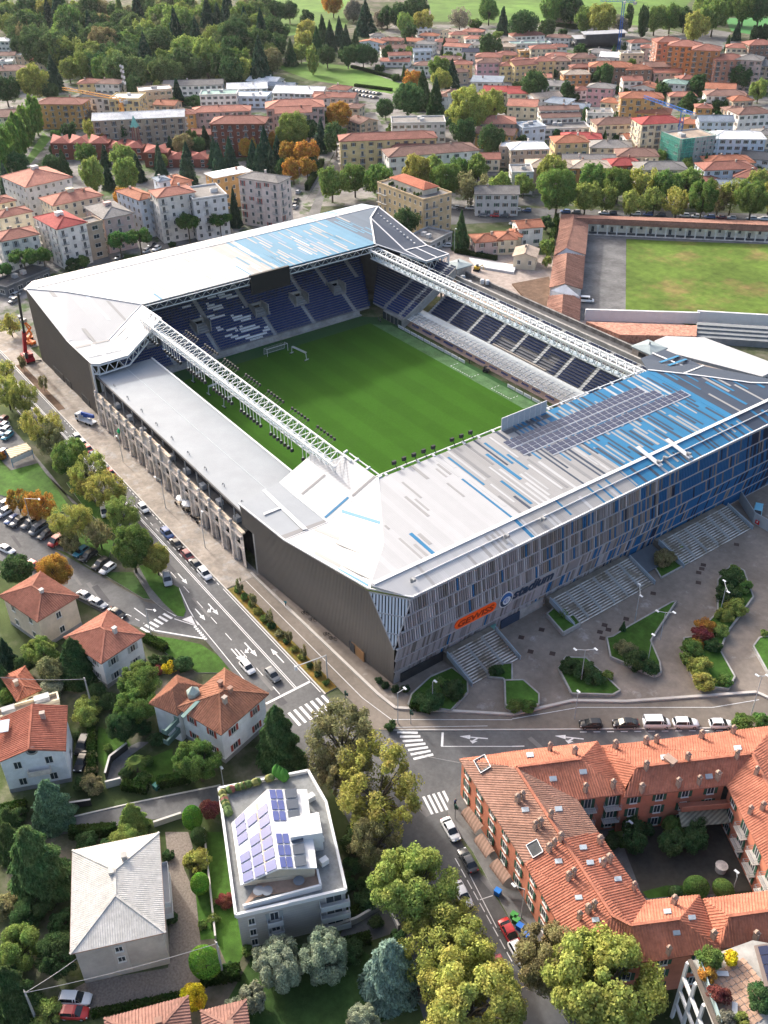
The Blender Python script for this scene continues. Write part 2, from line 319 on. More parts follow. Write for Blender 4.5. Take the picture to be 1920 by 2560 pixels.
# arcade courtyard and field
ground('courtyard_asphalt', tp('F',(440,440),(1750,510),(1750,570),(740,510),(735,1040),(430,1040)), asphalt_o, .02)
ground('old_field', tp('F',(742,515),(1750,550),(1750,1060),(735,1030)), mat('rough_grass', (.10,.16,.026), .95, .25, .35, stain=.3, stain_s=.035, dirt=((.2,.15,.06), .05, .5, .68)), .035)
# building site beside the far stand
ground('building_site', [(-75,62,0),(-30,72,0),(40,85,0),(40,110,0),(-60,125,0),(-95,100,0)], mat('site_gravel', (.33,.28,.25), .95, .25, .5), .016)
# ------------------------------------------------------------------- painted markings
mk = MB(); ZM = .034
def line(a, b, w=.15, dash=None):
    a = Vector((a[0], a[1], 0)); b = Vector((b[0], b[1], 0)); d = b-a; L = d.length; d.normalize(); r = Vector((-d.y, d.x, 0))*(w/2); t = 0
    while t < L:
        e = min(L, t+(dash[0] if dash else L))
        mk.sheet([(a+d*t+r)+Vector((0,0,ZM)), (a+d*e+r)+Vector((0,0,ZM)), (a+d*e-r)+Vector((0,0,ZM)), (a+d*t-r)+Vector((0,0,ZM))])
        t = e+(dash[1] if dash else 1)
def arrow(c, d, L=4.2, turn=0):
    c = Vector((c[0], c[1], ZM)); d = Vector((d[0], d[1], 0)).normalized(); r = Vector((-d.y, d.x, 0))
    mk.sheet([c-d*L/2+r*.12, c-d*L/2-r*.12, c+d*L*.12-r*.12, c+d*L*.12+r*.12])
    mk.sheet([c+d*L*.121+r*.5, c+d*L*.121-r*.5, c+d*L/2])
    if turn:
        s = r*turn
        mk.sheet([c-d*.9+s*.13, c-d*.45+s*.13, c+d*.2+s*.75, c-d*.25+s*.75]); mk.sheet([c-d*.75+s*.76, c+d*.65+s*.76, c+d*.1+s*1.45])
line((-200,-72.9), (76.5,-72.9), .14); line((-200,-73.25), (76.5,-73.25), .14)
line((-200,-69.95), (-56,-69.95), .14); line((42,-69.95), (80,-69.95), .14)
line((-50,-70.0), (41,-70.0), .14, (1, .9)); line((-50,-71.9), (40,-71.9), .12, (1.4, 1.6))
line((76.5,-69.9), (76.5,-79.6), .5); line((30,-76.3), (76,-76.3), .14, (2.6, 3.6)); line((-200,-78.3), (33,-78.3), .14)
line((46,-79.2), (57,-79.4), .14); line((57,-79.4), (76,-79.9), .14)
for y in (-69.9,-71.1,-72.3,-73.5,-74.7,-75.9,-77.1): mk.sheet([(80.9,y,ZM),(84.8,y,ZM),(84.8,y-.55,ZM),(80.9,y-.55,ZM)])
for k in range(7):
    t = k/6; a = TX('N', lerp(915,1020,t), lerp(598,772,t)); b = TX('N', lerp(1048,1148,t), lerp(602,742,t))
    line(P(*a), P(*b), .5)
for k in range(5):
    x = 1095+k*32; y = 1050-k*9; line(TP('N', x-10, y-35), TP('N', x+48, y+80), .45)
for k in range(8):
    t = k/7; x = lerp(905,1110,t); y = lerp(990,862,t); line(TP('J', x-22, y-14), TP('J', x+34, y+18), .55)
for (t, x, y, dx, tr) in (('J',1183,640,1,0), ('J',1297,872,1,0), ('J',1382,838,1,-1), ('M',1560,98,1,0)): arrow(TP(t, x, y), (dx, 0, 0), 4.5, tr)
arrow(P(693,1639), (-1,0,0), 5); arrow(P(627,1624), (1,0,0), 5, -1); arrow(P(592,1638), (1,0,0), 4.5)
line(TP('J',870,830), TP('J',945,885), .2); line(TP('J',1000,975), TP('J',1330,1030), .3); line(TP('J',1160,700), TP('J',1225,840), .2); line(TP('J',1225,840), TP('J',1285,940), .2); line(TP('J',1130,900), TP('J',1270,945), .2)
mk.sheet([TP('J',1180,905)+Vector((0,0,ZM)), TP('J',1240,880)+Vector((0,0,ZM)), TP('J',1268,940)+Vector((0,0,ZM))])
for k in range(7): line(TP('J', 1256+k*11, 955+k*13), TP('J', 1275+k*11, 950+k*13), .5)
line(TP('J',825,870), TP('J',935,930), .15, (1.2,1.2)); line(TP('O',0,690), TP('O',80,688), .2); line(TP('N',1210,600), TP('N',1205,690), .4); line(TP('N',1200,690), TP('N',1659,690), .15)
arrow(TP('N',1410,632), TP('N',1310,625)-TP('N',1490,640), 5, 1); arrow(TP('O',370,632), TP('O',290,622)-TP('O',450,640), 5, 1)
line(TP('O',440,597), TP('O',1420,586), .15, (1.2, 1.2))
line(TP('R',1290,170), TP('R',1659,840), .13, (1.6,.5)); line(TP('R',1330,170), TP('R',1560,620), .13); line(TP('R',1450,440), TP('R',1535,412), .13); line(TP('R',1580,640), TP('S',20,590), .13); line(TP('R',1300,600), TP('R',1659,1240), .13, (1,1.5))
for k in range(5): line(TP('J', 835+k*14, 40+k*10), TP('J', 880+k*14, 28+k*10), .25)
line(TP('G',430,760), TP('G',520,735), .12); line(TP('G',130,545), TP('G',250,585), .3)
line(TP('L',960,660), TP('L',1100,750), .12)
mo = mk.build('road_markings', markm, kind='structure')
mk = MB(); line((42.5,-65.1), (84,-65.0), .12)
ZM = .14; 
mk2 = mk; mk = MB(); line((42.5,-64.8), (86,-64.6), .12); line((86,-64.6), (93.5,-63.5), .12); line((93.5,-63.5), TP('O',0,520), .12)
line(TP('O',0,515), TP('O',430,440), .12); line(TP('O',430,440), TP('O',1300,440), .12); line(TP('O',1300,440), TP('O',1600,390), .12); line(TP('N',860,570), TP('N',1500,560), .1)
mk.build('path_marking', markm, kind='structure')
mk = MB(); ZM = .036
for k in range(4): line(TP('J', 1035+k*18, 250+k*4), TP('J', 1060+k*18, 275+k*4), .3)
mk.build('bay_marking', ymark, kind='structure'); mk = mk2
ZM = .034
# raised beds on the plaza: concrete rim, sloping turf
def bed(pts, h0=.5, h1=.5, m=None, label='bed', wall=None):
    """planting bed with a rim wall, turf sloping along the list"""
    n = len(pts); r = thing('planting_bed', label, 'planter')
    mb = MB(); c = sum((Vector((p[0], p[1], 0)) for p in pts), Vector())/n
    rim = MB()
    for k in range(n): strip(rim, pts[k], pts[(k+1)%n], .3, 0, h0+.08)
    rim.build('rim_wall', wall or concrete, r)
    mb.prism([(p[0]*.99+c.x*.01, p[1]*.99+c.y*.01) for p in pts], .02, h0); mb.build('turf', m or grassm, r)
    return r
bed(tp('N',(985,430),(1010,360),(1130,250),(1270,190),(1370,270),(1372,350),(1262,468)), .5, label='large turf bed with dark shrubs at the near corner of the stadium')
bed([TP('N',1610,285), TP('O',70,282), TP('O',172,372), TP('O',172,440), TP('O',0,478), TP('N',1615,440)], 1.0, label='square hedge bed covered by a dark net beside the plaza kerb')
bed(tp('O',(300,195),(345,125),(480,130),(700,340),(650,368),(385,360)), .6, label='triangular turf bed with round dark bush and double lamp')
bed([TP('O',612,0), TP('O',637,125), TP('O',920,245), TP('O',962,228), TP('O',955,160), TP('O',895,20), TP('L',1062,800), TP('L',1030,808), TP('L',760,960), TP('L',650,1030)], .7, label='long wedge-shaped turf bed in the middle of the plaza')
bed([TP('O',1110,0), TP('O',1150,220), TP('O',1200,310), TP('O',1400,330), TP('O',1440,250), TP('O',1345,80), TP('L',1390,1000), TP('L',1560,770), TP('L',1500,600), TP('L',1420,560), TP('L',1330,660), TP('L',1330,870), TP('L',1170,1030)], .6, label='big curved bed of mixed autumn shrubs on the plaza')
bed(tp('O',(1560,55),(1600,0),(1900,-40),(1900,400),(1660,235)), .7, label='turf bed at the right picture edge of the plaza')
bed(tp('L',(895,525),(1030,440),(1150,540),(965,640)), .35, label='small turf bed with a dark bush between the two right staircases')
bed(tp('L',(225,890),(320,810),(440,950),(330,1012)), 1.0, label='raised square turf bed with concrete sides left of the middle staircase')
bed(tp('N',(1500,250),(1560,170),(1659,160),(1659,330),(1600,260)), .5, label='little green bed right of the near staircase')

# =================================================================== THE STADIUM
ST = thing('stadium', 'large football stadium with white-to-blue striped metal roofs and open green pitch', 'stadium')
roofw = mat('roof_white', (.42,.423,.427), .45, .03, .3, bands=((0,1,0), .42, .025))
roofg = mat('roof_grey', (.30,.297,.292), .5, .04, .3, bands=((0,1,0), .42, .03))
roofd = mat('roof_dark_grey', (.22,.22,.225), .5, .05, .3, bands=((0,1,0), .42, .03))
roofb = mat('roof_blue', (.032,.165,.31), .6, .06, .3, bands=((0,1,0), .42, .04))
roofn = mat('roof_navy', (.052,.068,.098), .6, .06, .3, bands=((0,1,0), .42, .04))
roofb2 = mat('roof_light_blue', (.095,.225,.33), .6, .05, .3, bands=((0,1,0), .42, .03))
membr = mat('roof_membrane', (.295,.32,.345), .6, .04, .25, stain=.06, stain_s=.08)
ribw = mat('roof_ribbed', (.44,.443,.447), .45, .03, .3, bands=((.75,-.66,0), .75, .05))
brownw = mat('bronze_cladding', (.20,.178,.155), .55, .05, .2)
navyseat = mat('navy_seat', (.032,.047,.105), .5, .1); blueseat = mat('blue_seat', (.03,.06,.19), .5, .1); whiteseat = mat('white_seat', (.85,.86,.87), .5, .06)
stepm = mat('concrete_step', (.33,.33,.33), .85, .12)
darkc = mat('dark_concrete', (.13,.13,.13), .9, .15)  # dark grey concrete for screen base, rear wall and gallery floor
stonem = mat('weathered_stone', (.66,.59,.525), .9, .2, .9, stain=.35, stain_s=.35)
solar = mat('solar_cell', (.03,.035,.07), .2, .1, .5, spec=.6)
canopyg = mat('polycarbonate', (.5,.54,.55), .3, .06)
# ---- pitch (setting)
X0, X1, YA0, YB0 = -51.5, 56, -38.5, 34.6
mb = MB(); mb.sheet([(-59.5,-44.5,.02),(62,-44.5,.02),(62,41,.02),(-52,41,.02),(-59.5,34,.02)]); mb.build('turf_surround', mat('artificial_turf_dark', (.038,.095,.035), .9, .1, 2., spec=.03, stain=.15), kind='structure')
mb = MB(); mb.sheet([(-50.5,34.6,.03),(60,34.6,.03),(60,39.2,.03),(-46,39.2,.03)]); mb.build('turf_run_off', mat('artificial_turf_pale', (.085,.17,.07), .9, .08, 2., stain=.3, stain_s=.25), kind='structure')
mb = MB(); mb.sheet([(X0,YA0,.04),(X1,YA0,.04),(X1,YB0,.04),(X0,YB0,.04)])
mb.build('pitch', mat('pitch_grass', (.038,.104,.012), .95, .08, 1.5, spec=.03, stain=.10, stain_s=.05, bands=((0,1,0), 10.5, .06)), kind='structure')
# ---- roof of the lower (near) curve
def part(name, mb, m, parent=ST, **k): return mb.build(name, m, parent, **k)
ze, zr, zi = 18.6, 20.0, 22.0
XE, XR, XI = 86.2, 80.3, 55.0
def s_out(y, t): return Vector((lerp(XR, XE, t), y, lerp(zr, ze, t)))       # outer strip, t 0 ridge..1 eave
def s_in(y, t): return Vector((lerp(XR, XI, t), y, lerp(zr, zi, t)))        # inner plane, t 0 ridge..1 pitch edge
def zone(y):
    y += rnd.uniform(-1.5, 1.5)
    return roofw if y < -22 else roofg if y < 6 else roofb if y < 44 else roofn
k1 = P(960,1366,20.2); cS = Vector((80.0,-58.25,18.95)); iS = P(945,1195,22); v1 = P(819.2,1306,15.4); kS = Vector((53.3,-60.3,15.2))
RH = [(42.9,1.), (49.5,.76), (54.8,.53), (60.,.29), (70.,.01)]
def cut_in(y):      # left limit of the inner plane along the hip: t range where the plane exists
    if iS.y < y <= 42.9: return 0, 1
    if y > 42.9:
        for (a, ta), (b, tb) in zip(RH, RH[1:]):
            if a <= y <= b: return 0, ta+(tb-ta)*(y-a)/(b-a)
        return 0, 0
    pts = [(-58.25, 0.0), (k1.y, (XR-k1.x)/(XR-XI)), (iS.y, 1.0)]
    for (a, ta), (b, tb) in zip(pts, pts[1:]):
        if a <= y <= b: return 0, ta+(tb-ta)*(y-a)/(b-a)
    return 0, 0
w = 1.25; y = -58.0; prev = None
while y < 76:       # one metal bay at a time
    y2 = y+w; ym = (y+y2)/2
    t0, t1 = cut_in(ym)
    if t1 > .02:
        zb = zone(ym); mb = MB(); a0, a1 = cut_in(y+.001)[1], cut_in(y2)[1]
        mb.slab([s_in(y, 0), s_in(y2, 0), s_in(y2, a1), s_in(y, a0)], .3); part('roof_panel', mb, zb)
    zb = zone(ym); yy = max(y, -53.3)
    mb = MB()
    if y >= -53.4: mb.slab([s_out(y, 0), s_out(y2, 0), s_out(y2, 1), s_out(y, 1)], .3)
    else: mb.slab([s_out(y, 0), s_out(y2, 0), s_out(y2, max(.02, (y2+58.3)/5.0)), s_out(y, max(.01, (y+58.3)/5.0))], .3)
    part('roof_panel', mb, zb); y = y2
def stripe(pf, y, wy, ta, tb, m, up=.03):
    mb = MB(); o = Vector((0,0,up)); mb.slab([pf(y,ta)+o, pf(y+wy,ta)+o, pf(y+wy,tb)+o, pf(y,tb)+o], .03); part('roof_strip', mb, m)
def stripes(pf, ylo, yhi, n, choose, span=(.12,.55), cut=None, wy=1.25):
    used = []
    for i in range(n*4):
        if len(used) >= n: break
        y = ylo+wy*rnd.randrange(int((yhi-ylo)/wy)); L = rnd.uniform(*span); a = rnd.uniform(-.1, 1-L*.6); b = min(1, a+L); a = max(0, a)
        if cut and b > cut(y)[1]: b = cut(y)[1]-.02; 
        if b-a < .05: continue
        if any(abs(y-u[0]) < .1 and a < u[2]+.02 and b > u[1]-.02 for u in used): continue
        used.append((y, a, b)); stripe(pf, y, wy*rnd.choice((.4,.5,.62)), a, b, choose(y))
def cs(y):
    r = rnd.random()
    if y < -24: return roofg if r < .9 else roofb
    if y < 6: return roofw if r < .5 else roofb if r < .76 else roofd if r < .9 else roofn
    if y < 42: return roofg if r < .42 else roofn if r < .94 else roofw
    return roofb if r < .68 else roofg
stripes(s_in, -50, -22, 12, cs, (.14,.38), cut_in); stripes(s_in, -24, 8, 50, cs, (.25,.7)); stripes(s_in, 4, 44, 88, cs, (.22,.6)); stripes(s_in, 42, 64, 12, cs, (.25,.6), cut_in)
stripes(s_out, -52, -22, 7, cs, (.7,1.0)); stripes(s_out, -24, 8, 12, cs, (.7,1.1)); stripes(s_out, 6, 44, 18, cs, (.7,1.1)); stripes(s_out, 42, 70, 8, cs, (.7,1.))
# left hip faces
mb = MB(); mb.slab([cS, k1, v1], .3); part('roof_panel', mb, roofw); mb = MB(); mb.slab([cS, v1, kS], .3); part('roof_panel', mb, roofw)
mb = MB(); mb.slab([k1, iS, v1], .3); part('roof_panel', mb, roofw)
def onface(a, b, c, u, v): return a+(b-a)*u+(c-a)*v
def pxstrip(tri, a, b, w, m, t_='K'):
    ax, ay = TX(t_, *a); bx, by = TX(t_, *b); d = Vector((bx-ax, by-ay, 0)).normalized(); n = Vector((-d.y*.9, d.x*.9+.3, 0)).normalized()*(w/2.592); o = Vector((0,0,.05)); mb = MB()
    near = lambda x, y: min((onplane(x,y,*q) for q in ((FA1,FA2) if tri is not FA3 else (FA3,))), key=lambda v: (v-CAM).length)
    mb.slab([near(ax,ay)+o, near(bx,by)+o, near(bx+n.x,by+n.y)+o, near(ax+n.x,ay+n.y)+o], .05); part('roof_strip', mb, m)
FA1, FA2, FA3 = (cS,k1,v1), (cS,v1,kS), (k1,iS,v1)
for (tri, a, b, m) in ((FA1,(530,570),(728,676),roofb2), (FA2,(385,460),(550,548),roofg), (FA1,(570,542),(748,628),roofg), (FA2,(518,390),(690,462),roofg), (FA1,(662,488),(776,542),roofg), (FA2,(385,308),(542,372),roofg), (FA3,(682,98),(790,130),roofg), (FA3,(604,160),(800,222),roofg), (FA3,(505,248),(662,292),roofg), (FA3,(558,192),(806,268),roofb2), (FA3,(702,272),(806,302),roofg), (FA1,(645,322),(815,385),roofg)): pxstrip(tri, a, b, 20, m)
# ribbed wing and flat membrane roof on the near left
r56 = tile(560,1060,4.1475)
wd2 = r56(715,730,15.6); q56 = tpx(560,1060,4.1475); wc = onplane(*q56(1080,420), wd2, v1, iS); we = onplane(*q56(1240,300), wd2, v1, iS); wa = r56(570,605,15.6); wb2 = onplane(*q56(915,305), wa, wd2, wc)
mb = MB(); mb.slab([wa, wb2, wc, wd2], .35); part('wing_roof', mb, ribw)
mb = MB(); mb.slab([wd2, wc, we, iS, v1], .35); part('wing_roof', mb, ribw)
for (s0, s1, q, m) in ((.1,.62,.11,roofd), (.03,.5,.86,roofb), (.55,1,.9,roofd)):
    a = lerp(wd2, v1, q); b = lerp(we*.55+wc*.45, iS, q); d = (v1-wd2)*.05; o = Vector((0,0,.05))
    mb = MB(); mb.slab([lerp(a,b,s0)+o, lerp(a,b,s1)+o, lerp(a,b,s1)+d+o, lerp(a,b,s0)+d+o], .03); part('roof_strip', mb, m)
fe = Vector((37.0,-61.5,15.6))
mb = MB(); mb.slab([fe, wa, wd2, v1, kS], .4); part('flat_roof', mb, membr)
mb = MB(); a, b = lerp(kS, fe, .1), lerp(v1, wd2, .09); o = Vector((0,0,.05)); mb.slab([lerp(kS,fe,.02)+o, lerp(v1,wd2,.02)+o, b+o, a+o], .03); part('roof_strip', mb, roofd)
mb = MB(); mb.slab([P(655,1226,15.75), P(662,1222,15.75), P(769,1322,15.6), P(757,1324,15.6)], .08); mb.slab([P(660,1287,15.75), P(701,1271,15.75), P(700,1267,15.75), P(659,1282,15.75)], .08); part('roof_walkway', mb, white)
# white ridge lines, eave gutters
mb = MB()
mb.bar((XR,-57.6,zr+.06), (XR,76,zr+.06), .8, .12); mb.bar((XR+2.6,-50,19.5), (XR+2.6,76,19.5), .12, .3)
for a, b in ((cS,k1),(k1,iS)): mb.bar(a+Vector((0,0,.08)), b+Vector((0,0,.08)), .35, .12)
for a, b in ((kS,cS),(fe,kS)): mb.bar(a+Vector((0,-.1,.12)), b+Vector((0,-.1,.12)), .3, .3)
mb.bar((XE+.05,-53.3,ze+.1), (XE+.05,76,ze+.1), .3, .25); mb.bar(cS+Vector((0,0,.1)), (XE,-53.3,ze+.1), .25, .2)
for p in ((819.2,1306),): mb.bar(v1, iS, .25, .2); mb.bar(v1, wd2, .2, .2); mb.bar(v1, kS, .2, .2)
part('roof_ridge', mb, white)
mb = MB()       # pitch-side gutter with brackets
mb.bar(iS+Vector((-.9,.2,-.1)), (54.1,43,21.9), .22)
for k in range(19): mb.bar((55,-36+k*4.2,21.95), (54.0,-36+k*4.2,22.15), .5, .3)
mb.bar(we+Vector((.9,.9,0)), iS+Vector((-.9,.9,0)), .22)
for k in range(4): q = lerp(we, iS, k/3); mb.bar(q, q+Vector((-.2,1.1,.1)), .4, .4)
part('gutter', mb, white)
# solar strips on the near roof
for (r_, (ax, ay), (bx, by)) in ((0,(75,940),(1430,345)), (1,(200,1005),(1650,400)), (2,(500,1005),(1980,430))):
    r124 = tpx(1240,880,4.1475); A_ = onplane(*r124(ax,ay), s_in(0,0), s_in(0,1), s_in(20,1)); B_ = onplane(*r124(bx,by), s_in(0,0), s_in(0,1), s_in(20,1))
    A_.z += .16; B_.z += .16; B_.x = A_.x; B_.z = A_.z; d = (B_-A_); n_ = 24
    for k in range(n_):
        for j in (0, 1):
            mb = MB(); c0 = A_+d*(k/n_); c1 = A_+d*((k+.86)/n_); o = Vector((1.4*j, 0, -.11*j)); q = Vector((1.15,0,-.09))
            mb.slab([c0+o, c1+o, c1+o+q, c0+o+q], .05); part('solar_panel', mb, solar)
    mb = MB(); mb.slab([A_+Vector((-.1,-.1,-.06)), B_+Vector((-.1,.1,-.06)), B_+Vector((2.95,.1,-.29)), A_+Vector((2.95,-.1,-.29))], .04); part('solar_frame', mb, mat('panel_frame', (.36,.38,.42), .4, .05))
# roof fittings: small vents with pale pads
for (x, y, L) in ((1480,1128,3.2), (1660,1150,0), (1644,1160,3.2), (1718,1140,3.0), (1355,1302,0), (1264,1345,0), (1030,1455,0), (1548,1013,0), (1377,1045,0)):
    p = P(x, y, 19.6)
    v = MB(); v.tube(p, p+Vector((0,0,.9)), .35, n=8); v.tube(p+Vector((0,0,.8)), p+Vector((.9,0,.9)), .3, n=8)
    part('roof_vent', v, greym)
    if L: v = MB(); v.slab([p+Vector((-6,-.6,1.5)), p+Vector((-6,.6,1.5)), p+Vector((1,.6,.1)), p+Vector((1,-.6,.1))], .1); part('vent_pad', v, white)
# perforated screen at the pitch edge
a, b = onX(1246,1075,56.5), onX(1356,1030,56.5); sc = MB()
ya, yb = P(1246,1075,21.7).y, P(1356,1030,21.7).y
scr = MB(); scr.box((55.3,(ya+yb)/2,23.4), (.12, yb-ya, 3.2)); so = part('roof_screen', scr, mat('screen_mesh', (.42,.45,.48), .5, .1, 2.))
for k in range(9): f = MB(); f.box((55.38, lerp(ya,yb,k/8), 23.4), (.14,.14,3.3)); part('screen_post', f, white)
f = MB(); f.bar((55.4,ya,25.05),(55.4,yb,25.05),.16); f.bar((55.4,ya,21.85),(55.4,yb,21.85),.16); part('screen_rail', f, white)
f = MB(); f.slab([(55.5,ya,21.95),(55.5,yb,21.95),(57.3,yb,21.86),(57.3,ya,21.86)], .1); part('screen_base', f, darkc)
# floodlights on the pitch edge
for k in range(9):
    if k == 5: continue
    y_ = -33+k*2.6; f = MB(); f.bar((54.6,y_,22.1),(53.8,y_,22.9),.12); f.box((53.4,y_,23.2),(.5,.9,.8)); part('floodlight', f, darkm)
# ---- slatted facade of the near curve
FT, FF, FB = (86.2, 18.35), (87.4, 9.3), (86.4, .35)
fx = lambda z: lerp(FF[0], FT[0], (z-FF[1])/(FT[1]-FF[1])) if z > FF[1] else lerp(FB[0], FF[0], (z-FB[1])/(FF[1]-FB[1]))
mb = MB()
YL = lambda z: lerp(-57.9, -53.4, max(0, (z-9.1)/9.3)); YR_ = 76
mb.face([(FB[0]-.5,-57.7,FB[1]), (FB[0]-.5,YR_,FB[1]), (FF[0]-.5,YR_,FF[1]), (FF[0]-.5,-57.7,FF[1])])
mb.face([(FF[0]-.5,-57.7,FF[1]), (FF[0]-.5,YR_,FF[1]), (FT[0]-.5,YR_,FT[1]), (FT[0]-.5,-53.6,FT[1])])
part('facade_backing', mb, mat('facade_black', (.02,.02,.022), .6, .1))
finm = [mat('fin_light', (.37,.36,.375), .45, .06), mat('fin_mid', (.25,.24,.245), .45, .08), mat('fin_brown', (.17,.16,.15), .5, .08), mat('fin_blue', (.02,.115,.27), .4, .08), mat('fin_navy', (.022,.032,.065), .4, .1), mat('fin_tan', (.27,.23,.20), .5, .08), mat('fin_pale', (.45,.45,.47), .45, .05)]
def fincol(y, row):
    r = rnd.random(); g = y+rnd.uniform(-6,6)
    if g < -25: return 0 if r < .52 else 1 if r < .84 else 2 if r < .975 else 3
    if g < 2: return 1 if r < .38 else 0 if r < .6 else 2 if r < .8 else 3 if r < .92 else 5
    if g < 16: return 3 if r < .35 else 2 if r < .5 else 5 if r < .7 else 1 if r < .85 else 4 if r < .95 else 6
    if g < 46: return 3 if r < .83 else 4 if r < .92 else 5 if r < .97 else 2
    return 4 if r < .6 else 3
levels = [.35, 3.3, 6.3, 9.3, 12.3, 15.3, 18.35]
fins = []
for row in range(6):
    z0, z1 = levels[row]+.13, levels[row+1]-.13; zm = (z0+z1)/2; y = -57.5
    while y < 75:
        if y > YL(zm)-.05: fins.append((y, z0, z1, row))
        y += .52
fins.sort(key=lambda f: f[0]-.3*f[3])
stuff = MB(); nfin = 0; meshes = {}
for (y, z0, z1, row) in fins:
    ci = fincol(y, row)
    if ci == 0 and rnd.random() < .25: ci = 6 if row > 2 and y < -20 else 0
    a = Vector((fx(z0), y, z0)); b = Vector((fx(z1), y, z1)); lean = .22 if row < 3 else 0.
    if nfin < 300:
        key = (row, ci)
        if key not in meshes:
            t = MB(); t.bar(Vector((0,-lean,0)), Vector((b.x-a.x, lean, z1-z0)), .29, .3); meshes[key] = t.mesh('slat', [finm[ci]])
        obj('slat', meshes[key], ST, a); nfin += 1
    else: stuff.bar(a-Vector((0,lean,0)), b+Vector((0,lean,0)), .29, .3, ci)
part('slats', stuff, finm, kind='stuff')
for z in levels:
    mb = MB(); mb.box((fx(z)+.03, (YL(z)+YR_)/2, z), (.42, YR_-YL(z), .2)); part('facade_rail', mb, mat('rail_grey', (.34,.345,.355), .4, .06))
# corner facet
t0, t1, t2 = Vector((80.2,-58.3,18.5)), Vector((86.25,-53.4,18.3)), Vector((86.9,-57.85,9.15))
mb = MB(); mb.face([t0, t2, t1]); part('corner_facet', mb, mat('facade_black', ()))
for k in range(13):
    u = (k+.5)/13; top = lerp(t0, t1, u); s_ = 1-abs(u-.62)/.62 if u < .62 else 1-(u-.62)/.38
    # straight down-slope line inside the triangle
    q = lerp(t0, t2, u/.62) if u < .62 else lerp(t1, t2, (1-u)/.38)
    f = MB(); n_ = Vector((.55,-.72,.12)).normalized()*.14; f.bar(top+n_, q+n_, .36, .18); part('facet_slat', f, mat('fin_facet', (.55,.60,.64), .35, .05))
mb = MB()
for a, b in ((t0,t2),(t1,t2),(t0,t1),(lerp(t0,t2,.35),lerp(t1,t2,.35)),(lerp(t0,t2,.7),lerp(t1,t2,.7))): mb.bar(a+Vector((.1,-.16,0)), b+Vector((.1,-.16,0)), .2)
part('facet_frame', mb, mat('rail_grey', ()))
# bronze side wall of the near curve
bw = [(86.5,-57.85,.0), (41.9,-61.2,.0)]
mb = MB(); mb.face([(86.55,-57.9,.1), (86.95,-57.95,9.1), (80.2,-58.35,18.5), (53.3,-60.35,15.1), (37.0,-61.55,15.5), (38.3,-61.5,10.5), (41.5,-61.25,10.3), (41.9,-61.2,.1)]); part('side_wall', mb, brownw)
rib_ = MB(); nn = 110
for k in range(nn):
    u = k/(nn-1); x = lerp(86.3, 37.6, u); yb_ = lerp(-57.9,-61.55,(86.5-x)/49.5)-.07; top = (lerp(18.4,9.3,(x-80.2)/6.6) if x > 80.2 else lerp(15.1,18.5,(x-53.3)/26.9) if x > 53.3 else 15.2)
    bot = .15 if x > 42 else 10.5
    rib_.box((x,yb_,(bot+top-.1)/2), (.12,.12,top-bot-.1))
part('cladding_ribs', rib_, brownw, kind='stuff')
mb = MB(); mb.box((41.6,-61.0,5.2), (.6,.7,10.4)); part('corner_post', mb, concrete)
mb = MB(); mb.box((76.3,-58.85,1.2), (4.2,.25,2.4)); part('side_door', mb, mat('door_wood', (.28,.16,.08), .6, .1))
mb = MB(); mb.box((74.6,-59.0,1.2), (1.6,.2,2.2)); part('ticket_window', mb, glassd)
for (x0, x1) in ((-55.5,-47.5), (-26,-20)):
    pass
for (ya_, yb_, m) in ((-56.5,-46.2,darkm), (-34.5,-33.0,mat('teal_door', (.15,.33,.3), .4, .1)), (-31.6,-26.6,mat('navy_door', (.03,.05,.09), .4, .1))):  # widest dark box stands in for the shaded void under the facade
    mb = MB(); mb.box((86.95,(ya_+yb_)/2,1.15), (.25,yb_-ya_,2.2)); part('entrance_or_void_shade', mb, m)
mb = MB(); mb.box((86.8,-23.3,1.2), (.4,6.4,2.3)); part('entrance_wall', mb, concrete)
# lettering on the facade
def letters(txt, y0, y1, z0, hgt, m, name, shear=.28, up=0.):
    cu = bpy.data.curves.new(name, 'FONT'); cu.body = txt; cu.size = 1; cu.extrude = .06; cu.offset = .022; cu.align_x = 'LEFT'; cu.shear = shear
    tmp = bpy.data.objects.new(name, cu); COL.objects.link(tmp); bpy.context.view_layer.update()
    me = bpy.data.meshes.new_from_object(tmp.evaluated_get(bpy.context.evaluated_depsgraph_get())); bpy.data.objects.remove(tmp)
    xs = [v.co.x for v in me.vertices]; ys = [v.co.y for v in me.vertices]; x0, x1 = min(xs), max(xs); b0, b1 = min(ys), max(ys)
    for v in me.vertices:
        u = (v.co.x-x0)/(x1-x0); t = (v.co.y-b0)/(b1-b0); zz = z0+t*hgt; v.co = (fx(zz)+.3+v.co.z+up, lerp(y0,y1,u), zz)
    me.materials.clear(); me.materials.append(m); return obj(name, me, ST)
orange = mat('sign_orange', (.95,.12,.015), .45, .04)
yb0, yb1 = onX(1132,1566,87.6).y, onX(1392,1437,87.6).y; mb = MB(); mb.face([(fx(6.35)+.2,yb0,6.35),(fx(6.35)+.2,yb1,6.35),(fx(9.28)+.2,yb1,9.28),(fx(9.28)+.2,yb0,9.28)]); part('sign_band', mb, mat('sign_band', (.30,.30,.315), .5, .05))
mb = MB(); pil = []      # orange pill with cut letters
yc0, yc1, zc, hh = onX(1137,1566,87.6).y, onX(1241,1511,87.6).y, 7.9, 1.25
for k in range(9): t = math.pi/2+math.pi*k/8; pil.append((yc0+hh+hh*math.cos(t), zc+hh*math.sin(t)))
for k in range(9): t = -math.pi/2+math.pi*k/8; pil.append((yc1-hh+hh*math.cos(t), zc+hh*math.sin(t)))
sgn = MB(); n_ = len(pil); i0 = len(sgn.v)
